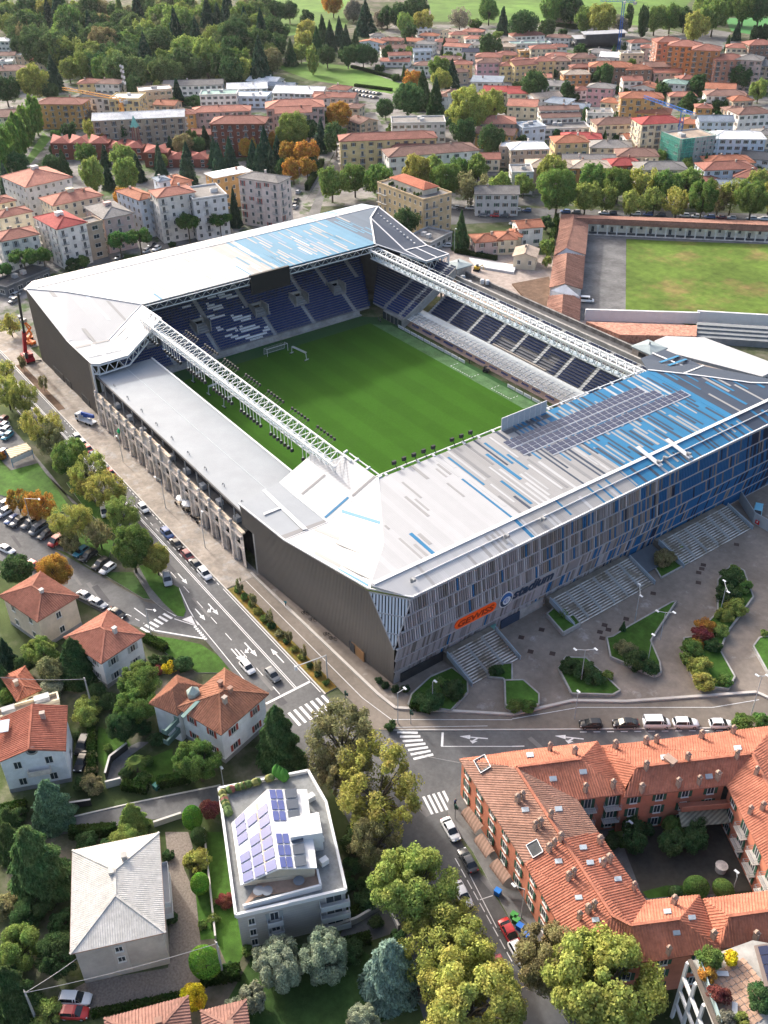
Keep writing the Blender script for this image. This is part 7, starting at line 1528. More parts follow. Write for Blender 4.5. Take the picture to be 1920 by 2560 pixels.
plant('plaza shrubs', 'L', (990,510,160,'s','a',.7),(1080,440,70,'s','g'),(1420,640,170,'s','d'),(1500,690,120,'s','b'),(1400,740,150,'s','d'),(1450,820,140,'s','y'),(1380,880,130,'s','y'),(1250,950,130,'s','o'),(1230,1010,130,'s','r'),(1450,590,80,'s','g'),(335,870,60,'l','b'),(720,960,60,'c','d'),(1350,980,110,'s','g'),(1640,1000,60,'s','g'))
plant('courtyard trees', 'O', (775,1215,140,'b','d'),(1045,1205,130,'b','b'),(1180,1200,150,'b','d'),(880,1230,90,'b','d'))
plant('courtyard trees', 'S', (800,60,160,'b','d'),(1040,60,160,'b','d'),(1180,50,160,'b','d'),(1195,355,145,'t','b',1.0),(1370,370,125,'t','b',1.0),(1060,395,85,'t','d',1.0),(640,60,120,'s','d'))
plant('roof terrace planting', 'S', (1280,820,140,'s','b'),(1420,815,85,'s','z'),(1340,1050,120,'s','r'),(1270,920,100,'s','o'),(1610,1080,160,'s','d'),(1390,1210,110,'s','n'),(1490,1220,90,'s','g'))
for k in range(13):      # shrubs in the kerbside planting strip
    x = 45+k*2.85; q = proj(Vector((x,-68.1,.8))); PLANTS.append(('kerbside strip shrubs', None, q[0], q[1], 17+rnd.random()*10, 's', rnd.choice('ddybad')))
for (x_) in (46.5,52,58.5,66,71.5,76.5,-70,-88): q = proj(Vector((x_,-68.1,3.0))); PLANTS.append(('saplings in the kerbside strip', None, q[0], q[1], 20, 'l', 'a', 2.2))
# fill the far woods
def fill(region, poly, n, mix, wpx, seed):
    r = random.Random(seed); pts = []; P2 = [Vector((a,b,0)) for a,b in poly]; x0, x1 = min(p[0] for p in poly), max(p[0] for p in poly); y0, y1 = min(p[1] for p in poly), max(p[1] for p in poly); tries = 0
    while len(pts) < n and tries < n*40:
        tries += 1; x, y = r.uniform(x0,x1), r.uniform(y0,y1)
        if not inside(Vector((x,y,0)), P2): continue
        w = wpx*(.75+.5*r.random())*(.75+.25*(y-y0)/(y1-y0))
        if any(((x-a)/.62)**2+((y-b)/.36)**2 < (w*.5+c*.5)**2*.34 for a,b,c in pts): continue
        pts.append((x,y,w)); s, c_ = r.choice(mix); PLANTS.append((region, None, x, y, w, s, c_))
fill(WOODL, [TX('A',-40,60),TX('A',300,20),TX('A',1659,20),TX('B',120,80),TX('B',130,380),TX('A',1659,440),TX('A',1480,470),TX('A',1000,480),TX('A',560,480),TX('A',300,320),TX('A',40,220)], 150, [('b','d'),('b','m'),('b','b'),('b','m'),('b','g'),('b','a'),('c','c'),('b','b'),('b','g'),('b','d'),('w','m'),('b','m')], 60, 3)
fill('town garden trees', [TX('B',700,260),TX('C',0,240),TX('C',900,240),TX('C',1640,420),TX('F',1640,60),TX('F',0,0),TX('C',0,600),TX('B',1300,480)], 74, [('b','d'),('b','b'),('s','d'),('b','d'),('c','d'),('b','g')], 26, 11)
fill('upper left garden trees', [TX('A',300,600),TX('A',1600,640),TX('B',600,760),TX('E',300,0),TX('D',300,0),TX('A',330,860)], 16, [('b','d'),('b','b'),('c','d'),('b','y')], 30, 12)
# place them
TREEPX = []
for e in PLANTS:
    reg, t_, cx, cy, w, shp, colr = e[:7]; asp = e[7] if len(e) > 7 else ASP[shp]
    if 'street plane trees' in reg: w *= 1.18
    if t_: px, py = TX(t_, cx, cy); wp = w/2.592
    else: px, py, wp = cx, cy, w
    TREEPX.append((reg, px, py, wp, shp, colr, asp))
RG = {}
for e in TREEPX: RG.setdefault((e[0], CN[e[5]]+' '+KN[e[4]][0]), []).append(e)
def place_plant(e, label, group):
    reg, px, py, wp, shp, colr, asp = e; zc = 4.
    for _ in range(4): v = P(px, py, zc); D = wp*mpp(v); H = D*asp; zc = H*ZC[shp]
    base = 0.
    if reg == 'roof terrace planting': v = P(px, py, 13.5+H*.4); base = 13.5
    elif 'plaza' in reg: base = .1
    lod = 'n' if wp > 75 else 'm' if wp > 38 else 'f'; vr = rnd.randrange(3)
    c = LC[colr]; j = rnd.uniform(.9,1.25)*(1.42 if lod != 'f' else 1.25); c = (c[0]*j*rnd.uniform(.9,1.12), c[1]*j, c[2]*j)
    if D > 26: D = 26; H = D*asp
    t = thing(KN[shp][1], label, 'shrub' if shp in 'st' else 'tree', (v.x,v.y,base), rnd.uniform(0,6.28), group); t.scale = (D*rnd.uniform(.88,1.1),D*rnd.uniform(.88,1.1),H*rnd.uniform(.94,1.06))
    if (shp, vr) not in TR: TR[(shp,vr)] = trunkmesh(shp, vr)
    obj('trunk', TR[(shp,vr)], t); obj('crown', getcrown(shp, lod, vr), t, col=c)
SHORT = {'trees along the upper left wood':'the upper left wood', 'trees round the brick church':'the brick church grounds', 'trees round the far gardens':'the far gardens', 'trees on the meadow edge':'the meadow edge', 'trees in the town at upper right':'the upper right town', 'trees beside the left flats':'the left flats gardens', 'street plane trees behind the stadium':'the road behind the stadium', 'trees beside the avenue':'the avenue gardens', 'street plane trees behind the arcade':'the arcade road', 'garden trees beside the arcade':'the arcade garden', 'street trees left of the stadium':'the left street', 'garden trees round the villas':'the villa gardens', 'plane trees along the near street':'the near street', 'trees round the near gardens':'the near gardens', 'plaza shrubs':'the plaza beds', 'courtyard trees':'the courtyard', 'roof terrace planting':'the roof terrace', 'kerbside strip shrubs':'the kerbside strip', 'saplings in the kerbside strip':'the kerbside sapling row', 'town garden trees':'the town gardens', 'upper left garden trees':'the upper left gardens', 'poplar row at the left edge':'the left edge poplar row'}
for (reg, nm), es in RG.items():
    es.sort(key=lambda e: e[1])
    for i, e in enumerate(es):
        place_plant(e, f'{nm} in {SHORT[reg]}, '+(f'{ordn(i+1)} such from left' if len(es) > 1 else 'the only such one'), reg)
# hedges
def hedge(a, b, w, h, col, lab, z=0):
    d = b-a; L = math.hypot(d.x,d.y); t = thing('hedge', lab, 'hedge', ((a.x+b.x)/2,(a.y+b.y)/2,z), math.atan2(d.y,d.x))
    mb = MB(); mb.box((0,0,h*.45), (L-.1,w*.8,h*.86)); mb.build('stems', mat('hedge_core', (.015,.025,.01), .95, .2), t)
    rs = np.random.default_rng(int(L*100)); N = int(min(9000, 90*(L*w+2*L*h))); f = rs.random(N); v = np.stack([(rs.random(N)-.5)*L, (rs.random(N)-.5)*w, rs.random(N)*h], 1); n = np.zeros((N,3))
    top = f < w/(w+2*h); v[top,2] = h; n[top,2] = 1; s1 = (~top)&(rs.random(N) < .5); v[s1,1] = w/2; n[s1,1] = 1; s2 = (~top)&(~s1); v[s2,1] = -w/2; n[s2,1] = -1; v += rs.normal(size=v.shape)*.09
    obj('foliage', leafcloud('foliage', v, n, .13, rs), t, col=col)
for (t_, a, b, w, h, lab) in (('M',(800,960),(960,985),1.2,1.6,'low dark hedge curving beside the villa gate'), ('M',(1020,950),(1230,910),1.4,1.8,'hedge along the lane below the large villa'), ('M',(600,600),(600,900),1.3,1.5,'brownish hedge beside the parked cars at the white villa'), ('M',(0,1130),(180,1090),1.4,1.6,'clipped hedge in front of the white villa'), ('Q',(1310,970),(1560,930),1.6,1.8,'dark hedge at the end of the gravel drive'), ('R',(590,560),(830,440),1.2,1.2,'low hedge beside the curved driveway wall'), ('Q',(460,30),(760,10),1.2,2.,'tall hedge behind the metal-roofed house'), ('B',(620,440),(930,520),2.,2.,'long dark hedge along the park lawn'), ('C',(270,170),(430,190),3.,3.,'dark garden hedge below the farmhouse'), ('E',(330,200),(430,30),2.,3.,'clipped hedge along the avenue'), ('F',(250,560),(290,390),1.5,3.,'tall green hedge beside the arcade'), ('E',(1290,600),(1560,650),1.2,1.6,'green hedge beside the building site'), ('Q',(600,1190),(1180,1070),.8,.9,'low hedge and fence below the gravel drive'), ('M',(940,0),(1080,70),1.4,1.5,'dark hedge behind the roadside lawn'), ('N',(1000,440),(1130,470),1.0,.9,'low planting edge in the corner bed'), ('B',(640,560),(880,590),2.,1.6,'hedge beside the car park'), ('R',(580,740),(740,700),1.2,1.4,'dark hedge beyond the lawn')):
    hedge(TP(t_,*a), TP(t_,*b), w, h, rnd.choice(((.03,.06,.015),(.045,.085,.02))), lab)
# palm in the villa garden
pt = thing('palm_tree', 'small fan palm with drooping fronds in the villa garden', 'tree', TP('M',895,865))
mb = MB(); mb.tube((0,0,0),(0,0,2.8),.18,.14,8); mb.build('trunk', bark, pt)
mb = MB()
for k in range(16):
    a = k*2*math.pi/16; d = Vector((math.cos(a),math.sin(a),0)); r_ = Vector((-d.y,d.x,0)); p0 = Vector((0,0,2.8)); p1 = p0+d*1.0+Vector((0,0,.5)); p2 = p0+d*1.9+Vector((0,0,-.1))
    mb.face([p0, p1+r_*.3, p2+r_*.1, p2-r_*.1, p1-r_*.3])
mb.build('fronds', leafm, pt, col=(.06,.10,.03))

# =================================================================== VEHICLES
tyrem = mat('tyre', (.02,.02,.02), .9, .1); rimm = mat('rim', (.35,.35,.36), .35, .1); lampm = mat('headlamp', (.7,.72,.72), .15, .05); tailm = mat('tail_lamp', (.3,.01,.01), .3, .05); cglass = glassmat('car_glass', (.02,.025,.03), .08); trim = mat('black_trim', (.02,.02,.02), .6, .1)
def carmeshes(kind):
    """lofted body: stations along x (front +x): (x, z_low, z_belt, half_low, half_belt)"""
    if kind == 'van': L, Wd, st, roof = 4.8, 1.9, [(-2.4,.45,1.15,.84,.86),(-2.3,.3,1.2,.92,.93),(0,.25,1.2,.95,.95),(1.3,.28,1.15,.94,.93),(2.1,.32,1.0,.9,.86),(2.4,.45,.8,.72,.7)], [(-2.32,1.95,.8),(-2.2,2.05,.82),(.6,2.05,.82),(.95,1.98,.78),(1.75,1.15,.86)]
    elif kind == 'suv': L, Wd, st, roof = 4.5, 1.85, [(-2.25,.5,.95,.75,.78),(-2.1,.35,1.05,.88,.88),(-1,.28,1.05,.92,.91),(.8,.28,1.02,.92,.9),(1.8,.33,.92,.88,.82),(2.25,.5,.75,.7,.66)], [(-2.15,1.1,.8),(-1.85,1.55,.66),(-1.5,1.64,.66),(.0,1.64,.66),(.35,1.58,.64),(1.15,1.02,.82)]
    elif kind == 'sedan': L, Wd, st, roof = 4.6, 1.8, [(-2.3,.5,.88,.72,.74),(-2.1,.32,.96,.86,.84),(-1,.25,.95,.9,.88),(.8,.25,.92,.9,.87),(1.8,.3,.82,.86,.8),(2.3,.48,.68,.68,.64)], [(-1.75,.98,.78),(-1.0,1.42,.6),(-.6,1.45,.6),(.1,1.45,.6),(.4,1.4,.58),(1.2,.94,.78)]
    else: L, Wd, st, roof = 4.0, 1.75, [(-2.0,.48,.95,.74,.76),(-1.9,.3,1.02,.84,.84),(-.9,.25,1.0,.88,.86),(.7,.25,.97,.88,.85),(1.6,.3,.86,.84,.78),(2.0,.45,.72,.68,.64)], [(-1.92,1.05,.78),(-1.62,1.45,.62),(-1.2,1.52,.62),(.0,1.5,.62),(.3,1.44,.6),(1.05,.98,.8)]
    mb = MB(); rows = []
    for (x, zl, zb, hl, hb) in st:
        i = len(mb.v); zm = (zl+zb)/2; mb.v += [(x,-hl*.9,zl),(x,-hl,zl+.12),(x,-hb*1.02,zm),(x,-hb,zb-.06),(x,-hb*.9,zb),(x,hb*.9,zb),(x,hb,zb-.06),(x,hb*1.02,zm),(x,hl,zl+.12),(x,hl*.9,zl)]; rows.append(i)
    for a, b in zip(rows, rows[1:]):
        for k in range(10): mb.f.append((a+k, b+k, b+(k+1)%10, a+(k+1)%10)); mb.m.append(0)
    mb.f.append(tuple(rows[0]+k for k in range(10))); mb.m.append(0); mb.f.append(tuple(rows[-1]+9-k for k in range(10))); mb.m.append(0)
    # roof skin
    rr = roof[1:-1]
    for (x0,z0,h0),(x1,z1,h1) in zip(rr, rr[1:]): mb.face([(x0,-h0,z0),(x1,-h1,z1),(x1,h1,z1),(x0,h0,z0)]); mb.face([(x0,-h0,z0-.06),(x0,h0,z0-.06),(x1,h1,z1-.06),(x1,-h1,z1-.06)])
    belt = lambda x: next((lerp(a[2],b[2],(x-a[0])/(b[0]-a[0])), lerp(a[4],b[4],(x-a[0])/(b[0]-a[0]))) for a, b in zip(st, st[1:]) if a[0] <= x <= b[0])
    for s in (-1,1):
        for (x, z, h) in (rr[0], rr[len(rr)//2], rr[-1]):
            xb = x+(-.12 if x == rr[0][0] else .0); zb, hb = belt(max(st[0][0], xb)); mb.bar((xb,s*hb*.9,zb), (x,s*h,z-.02), .1)
    body = mb.mesh('body', [paintm], True); parts = []
    a, b = roof[-1], rr[-1]; g = MB(); g.face([(a[0],-a[2]*.94,a[1]-.03),(a[0],a[2]*.94,a[1]-.03),(b[0],b[2]*.97,b[1]-.02),(b[0],-b[2]*.97,b[1]-.02)]); parts.append(('windscreen', g.mesh('windscreen', [cglass])))
    a, b = roof[0], rr[0]; g = MB(); g.face([(a[0],a[2]*.94,a[1]-.03),(a[0],-a[2]*.94,a[1]-.03),(b[0],-b[2]*.97,b[1]-.02),(b[0],b[2]*.97,b[1]-.02)]); parts.append(('rear_window', g.mesh('rear_window', [cglass])))
    for s in (-1,1):
        g = MB(); x0, x1 = roof[0][0]+.1, roof[-1][0]-.05
        top = [(x,s*h*.99,z-.03) for (x,z,h) in rr]; zb0, hb0 = belt(x0); zb1, hb1 = belt(x1); zm, hm = belt(0.)
        f = [(x0,s*hb0*.92,zb0-.01),(0,s*hm*.92,zm-.01),(x1,s*hb1*.92,zb1-.01)]+list(reversed(top)); g.face(f if s < 0 else list(reversed(f))); parts.append(('side_window', g.mesh('side_window', [cglass])))
    xf, xr = st[-1][0], st[0][0]
    for s in (-1,1): g = MB(); g.box((xf-.2,s*.56,.66), (.3,.34,.16)); parts.append(('headlight', g.mesh('headlight', [lampm]))); g = MB(); g.box((xr+.08,s*.6,.82), (.16,.26,.22)); parts.append(('tail_light', g.mesh('tail_light', [tailm])))
    g = MB(); g.box((xf-.08,0,.42), (.2,1.2,.2)); parts.append(('grille', g.mesh('grille', [trim])))
    wh = MB(); wh.tube((0,-.1,0),(0,.1,0),.32,n=14); ri = MB(); ri.tube((0,-.11,0),(0,.11,0),.2,n=10); wx = (xr+.8, xf-.85)
    return body, parts, wh.mesh('wheel', [tyrem]), ri.mesh('rim', [rimm]), [(wx[0],-Wd/2+.12),(wx[0],Wd/2-.12),(wx[1],-Wd/2+.12),(wx[1],Wd/2-.12)]
CMS = {}
PC = dict(w=(.72,.73,.74), k=(.015,.016,.018), g=(.16,.17,.18), s=(.42,.44,.46), r=(.42,.03,.03), b=(.04,.09,.24), t=(.03,.22,.30), d=(.06,.065,.07), a=(.18,.5,.66), m=(.16,.02,.03))
PN = dict(w='white', k='black', g='grey', s='silver', r='red', b='blue', t='teal', d='dark grey', a='light blue', m='dark red')
KIND = dict(hatch='hatchback', suv='SUV', sedan='saloon car', van='van')
CARS = []
def cars(region, t_, ang, *rows):
    """rows (x, y, colour, kind); ang: heading as a world direction"""
    for r in rows: CARS.append((region, TP(t_, r[0], r[1], .6), ang, r[2], r[3]))
XD = (1,0); ST_ = (.59,.81)
cars('cars parked beside the stone facade', 'G', XD, (552,748,'s','hatch'),(592,785,'w','hatch'),(630,822,'r','suv'),(677,868,'b','suv'),(724,918,'w','suv'),(775,975,'r','hatch'))
cars('cars parked beside the stone facade', 'J', XD, (985,162,'w','hatch'),(1152,322,'b','suv'),(1213,388,'k','sedan'),(1290,462,'m','hatch'),(1342,520,'d','sedan'),(1396,580,'w','suv'))
cars('cars waiting at the stop line', 'M', XD, (1605,178,'w','hatch')); cars('cars waiting at the stop line', 'N', XD, (108,228,'g','hatch'))
cars('cars along the side street', 'J', (.35,-.94), (20,160,'g','hatch'),(30,210,'w','suv'),(80,258,'b','hatch'),(120,272,'d','suv'),(192,282,'g','suv'),(250,322,'g','van'),(295,355,'d','hatch'),(375,395,'r','van'),(525,465,'t','hatch'),(572,492,'k','suv'),(652,545,'k','suv'),(697,575,'w','hatch'))
cars('cars parked below the side street', 'J', (.93,.35), (45,450,'w','sedan'),(225,555,'r','hatch'),(555,752,'w','sedan'),(637,798,'s','sedan'),(757,862,'k','sedan'))
cars('cars on the grass islands', 'J', (.9,-.3), (1085,645,'s','suv'),(680,205,'w','van'),(780,310,'w','hatch'))
cars('cars in the car park at the left edge', 'G', (.6,-.8), (15,650,'m','hatch'),(20,690,'w','hatch'),(30,722,'w','suv'),(48,752,'t','hatch'),(12,865,'b','hatch'))
cars('cars parked along the plaza street', 'O', (-.59,-.81), (510,545,'k','hatch'),(735,540,'k','sedan')); cars('cars parked along the plaza street', 'O', ST_, (936,540,'w','van'),(1125,540,'w','suv'),(1352,545,'w','hatch'))
cars('cars along the near street', 'N', (.93,-.22), (1262,1228,'w','sedan')); cars('cars along the near street', 'R', (-.93,.22), (1372,185,'d','sedan')); cars('cars along the near street', 'R', (.93,-.22), (1338,405,'w','sedan'),(1645,655,'r','sedan'),(1592,890,'r','hatch')); cars('cars along the near street', 'S', (.93,-.22), (45,790,'w','hatch'))
cars('cars in the private drives', 'Q', (.62,.78), (487,1082,'w','suv'),(482,1172,'r','hatch')); cars('cars in the private drives', 'M', (.75,-.66), (535,680,'k','suv'),(530,785,'k','sedan')); cars('cars in the private drives', 'L', (.5,-.86), (1590,215,'a','van'))
cars('cars on the avenue behind the stadium', 'E', (-.6,.8), (275,207,'s','hatch'),(265,256,'d','hatch'),(258,282,'k','suv'),(255,303,'s','hatch'))
cars('cars along the road behind the arcade', 'E', (-.75,-.66), (1293,308,'s','hatch'),(1325,314,'d','hatch'),(1385,311,'w','suv'),(1447,316,'g','hatch'),(1530,319,'w','suv'),(1615,322,'w','hatch'),(1470,358,'g','hatch'),(1545,360,'r','hatch'),(1612,362,'d','hatch'),(1235,553,'w','hatch'))
cars('cars along the road behind the arcade', 'F', (-.75,-.66), (28,323,'w','hatch'),(96,326,'b','hatch'),(345,335,'b','suv'),(415,336,'g','hatch'),(595,342,'w','sedan'),(650,344,'d','hatch'),(800,348,'w','suv'),(880,352,'b','hatch'),(965,356,'d','hatch'),(1115,360,'w','suv'),(1195,363,'w','sedan'),(1280,370,'b','suv'),(1355,372,'m','sedan'),(1420,375,'s','hatch'),(1550,380,'s','suv'),(1625,381,'w','suv'),(12,412,'s','hatch'))
cars('lone cars in the arcade yard', 'F', (.7,.7), (485,910,'w','van'))
cars('cars in the park car park', 'B', (.2,1), *[(640+k*22,584+k*3.2,'kwgwdswg'[k],'hatch') for k in range(8)], *[(632+k*24,608+k*4,'swkwgwd'[k],'hatch') for k in range(7)])
cars('cars at upper left', 'A', XD, (355,800,'d','hatch'),(400,803,'k','hatch'),(440,806,'d','hatch'),(470,812,'w','van')); cars('cars at upper left', 'D', (.5,-.85), (985,550,'d','sedan'),(1015,575,'w','suv'),(945,590,'s','hatch'),(770,632,'g','hatch'),(95,880,'s','suv'),(90,912,'g','suv'))
CG = {}
for e in CARS: CG.setdefault((e[0], e[3], e[4]), []).append(e)
for (reg, colr, kind), es in CG.items():
    es.sort(key=lambda e: proj(e[1])[0])
    for i, (r_, p, ang, cc_, kk) in enumerate(es):
        if kk not in CMS: CMS[kk] = carmeshes(kk)
        body, parts, wm_, rm_, wpos = CMS[kk]
        lab = f'{PN[cc_]} {KIND[kk]}, '+('the only one' if len(es) == 1 else f'{ordn(i+1)} such from left')+f', among {reg}'
        rz = math.atan2(ang[1], ang[0]); t = thing('parked_car' if kk != 'van' else 'parked_van', lab, 'van' if kk == 'van' else 'car', (p.x,p.y,.03), rz, reg)
        if 'stone facade' in reg: t.location.y = -70.95
        obj('body', body, t, col=PC[cc_])
        for nm, me in parts: obj(nm, me, t)
        for (x, y) in wpos: w_ = obj('wheel', wm_, t, (x,y,.32)); obj('rim', rm_, w_)
# crane lorry and red crawler crane beside the far curve
cl = thing('crane_lorry', 'white lorry with folded blue crane boom on the pavement', 'lorry', TP('G',560,665), .35)
mb = MB(); mb.box((-2.3,0,1.5), (1.5,2.1,1.9)); mb.box((-2.2,0,2.5),(1.2,1.9,.2)); mb.build('cab', white, cl)
mb = MB(); mb.box((-3.06,0,1.8), (.06,1.8,.8)); mb.box((-2.4,-1.06,1.8),(.9,.05,.7)); mb.build('windscreen', cglass, cl)
mb = MB(); mb.box((.8,0,.85), (5.2,2.1,.3)); mb.box((.4,.5,1.2),(2.0,.8,.5)); mb.build('chassis', white, cl)
mb = MB(); mb.bar((-1.2,0,2.6),(3.6,0,3.0),.6,.9); mb.bar((-1.0,.2,1.6),(2.5,.2,2.3),.35); mb.build('boom', mat('crane_blue', (.02,.07,.3), .4, .1), cl)
for x in (-2.2,1.2,2.6):
    for y in (-.95,.95): mb = MB(); mb.tube((x,y-.15,.45),(x,y+.15,.45),.45,n=12); mb.build('wheel', tyrem, cl)
rc_ = thing('red_mobile_crane', 'red mobile crane with raised lattice boom beside the far stadium corner', 'crane', TP('G',185,265))
redm = mat('crane_red', (.34,.02,.03), .45, .1)
mb = MB(); mb.box((0,0,1.3), (6,2.5,1.0)); mb.box((.6,.2,2.3),(3,2.2,1.3)); mb.build('carrier', redm, rc_)
mb = MB(); mb.box((1.6,-.8,2.6), (1.4,.9,1.4)); mb.build('cab', cglass, rc_)
q = P(45,735,26)-rc_.location
mb = MB(); mb.bar((-1.5,0,2.5), q*.45, 1.0, 1.0); mb.build('boom', redm, rc_); mb = MB(); mb.bar(q*.45, q, .6); mb.build('fly_boom', darkm, rc_)
for x in (-2.2,-.8,.8,2.2):
    for y in (-1.1,1.1): mb = MB(); mb.tube((x,y-.2,.55),(x,y+.2,.55),.55,n=12); mb.build('wheel', tyrem, rc_)
for s in (-1,1): mb = MB(); mb.bar((2.4,0,.8),(2.6,s*3.2,.3),.3); mb.build('outrigger', darkm, rc_)
for i_, (x, y) in enumerate(((200,160),(185,130))):
    lf = thing('boom_lift', ('lower' if i_ == 0 else 'upper')+' of two orange boom lifts against the bronze wall', 'lift', TP('G',x,y), .4+i_, 'boom lifts'); om = mat('lift_orange', (.6,.16,.04), .5, .1)
    mb = MB(); mb.box((0,0,.9), (3,2,.8)); mb.build('chassis', om, lf); mb = MB(); mb.bar((-1,0,1.4),(1.6,0,4.0),.5); mb.bar((1.6,0,4),(-.6,0,7.5),.4); mb.build('boom', om, lf); mb = MB(); mb.box((-.8,0,8.0),(1.2,1.8,1.0)); mb.build('basket', greym, lf)
    for sx in (-1,1):
        for sy in (-1,1): mb = MB(); mb.tube((sx,sy*.9-.2,.45),(sx,sy*.9+.2,.45),.45,n=12); mb.build('wheel', tyrem, lf)
# =================================================================== CRANES, MAST, SCAFFOLD
def lattice(mb, a, b, w, n, r=.12):
    a = Vector(a); b = Vector(b); d = (b-a).normalized(); x = d.cross(Vector((.3,.2,1))).normalized(); y = d.cross(x); cs = [(x*i+y*j)*(w/2) for i, j in ((1,1),(-1,1),(-1,-1),(1,-1))]
    for c in cs: mb.bar(a+c, b+c, r*1.6)
    for k in range(n):
        u, v = lerp(a,b,k/n), lerp(a,b,(k+1)/n)
        for i in range(4): mb.bar(u+cs[i], v+cs[(i+1)%4], r)
def tower_crane(base, h, jib, back, m, lab, w=1.6):
    t = thing('tower_crane', lab, 'crane', base); mb = MB(); lattice(mb, (0,0,0), (0,0,h), w, int(h/2)); mb.build('mast', m, t)
    mb = MB(); j = Vector((*jib,0)); lattice(mb, (0,0,h+.5), Vector((0,0,h+.5))+j, 1.2, int(j.length/2.5)); mb.build('jib', m, t)
    b_ = -j.normalized()*back; mb = MB(); lattice(mb, (0,0,h+.5), Vector((0,0,h+.5))+b_, 1.2, 4); mb.build('counter_jib', m, t)
    mb = MB(); mb.box(Vector((0,0,h-.6))+b_, (2,2,1.8)); mb.build('counterweight', concrete, t); mb = MB(); mb.box((.9,0,h-.3),(1.3,1.3,1.6)); mb.build('cab', white, t); mb = MB(); mb.box((0,0,.3),(4,4,.6)); mb.build('base', concrete, t)
ym = mat('crane_yellow', (.55,.24,.03), .5, .1); bm_ = mat('crane_blue_paint', (.03,.13,.42), .45, .1)
b0 = TP('A',825,940); j0 = TP('A',405,578,23)-TP('A',775,645,23); tower_crane(b0, 22.5, (j0.x,j0.y), 4, ym, 'yellow tower crane beside the brick church')
b0 = TP('C',1062,1030); j0 = TP('C',845,628,22.5)-TP('C',1095,715,22.5); tower_crane(b0, 22, (j0.x,j0.y), 9, bm_, 'blue tower crane beside the green-netted scaffold')
b0 = TP('C',690,325); j0 = TP('C',560,2,32.5)-TP('C',715,8,32.5); tower_crane(b0, 32, (j0.x,j0.y), 8, bm_, 'tall blue tower crane rising past the top picture edge')
am = thing('antenna_mast', 'grey lattice antenna mast with dishes on the yellow building', 'mast', TP('A',815,610,12.5)); mb = MB(); lattice(mb, (0,0,-1), (0,0,15), 1.0, 8, .09); mb.build('mast', greym, am)
for z in (6,9,12,14.5): mb = MB(); mb.box((.7,.3,z),(.5,1.0,1.4)); mb.box((-.7,-.3,z+.4),(.5,1.0,1.2)); mb.build('aerial', mat('aerial_grey', (.5,.52,.54), .5, .05), am)
c, U, lu, lv = corners('C', (1010,870), 'C', (1080,905), 'C', (1300,880), 13)
sb = building(c, U, lu, 15, 13, roof='flat', wc='grey', rc='beige', label='grey block under refurbishment wrapped in green scaffold netting', name='scaffolded_block', cat='apartment block', balc=(1,3))
netm = mat('green_net', (.06,.30,.24), .8, .2, 1.); netm.node_tree.nodes['Principled BSDF'].inputs['Alpha'].default_value = .5
mb = MB(); mb.box((-lu/2-1.0,0,7), (.08,15.5,14)); mb.build('scaffold_net', netm, sb); mb = MB(); mb.box((-lu*.32,-8.6,7),(lu*.36,.08,14)); mb.build('scaffold_net', netm, sb); mb = MB(); mb.box((lu/2+1,-2,7),(.08,9,14)); mb.build('scaffold_net', netm, sb)
mb = MB()
for k in range(8):
    for z in range(1,8): pass
    x = -lu/2-1.2+k*(lu+2)/7; mb.bar((x,-8.9,0),(x,-8.9,14.5),.1)
for z in (2,4,6,8,10,12,14): mb.bar((-lu/2-1.2,-8.9,z),(lu/2+1,-8.9,z),.1); mb.bar((-lu/2-1.2,-8.9,z),(-lu/2-1.2,8,z),.1)
mb.build('scaffold_frame', mat('scaffold_teal', (.10,.35,.30), .6, .1), sb)
sl_ = [TP('C',410,250,9), TP('C',720,215,9)]
ds = thing('terraced_school', 'long dark multi-level flat-roofed building with white slab edges behind the town', 'building', TP('C',570,262)); so = ds.location
for (x0, x1, y, h, dep) in ((415,700,275,4,14), (420,690,250,8,14), (480,735,222,11,12)):
    a, b = TP('C',x0,y,h)-so, TP('C',x1,y-12,h)-so; a.z = b.z = 0; g = GF*dep; mb = MB(); mb.prism([a,b,b+g,a+g], h-3.4, h-.4); mb.build('storey', mat('dark_storey', (.07,.075,.085), .5, .2, .3), ds); e = (a-b).normalized()*1.5; f = GF*1.5
    mb = MB(); mb.prism([a+e-f,b-e-f,b-e+g+f,a+e+g+f], h-.4, h); mb.build('slab', mat('pale_slab', (.3,.31,.33), .6, .1), ds)
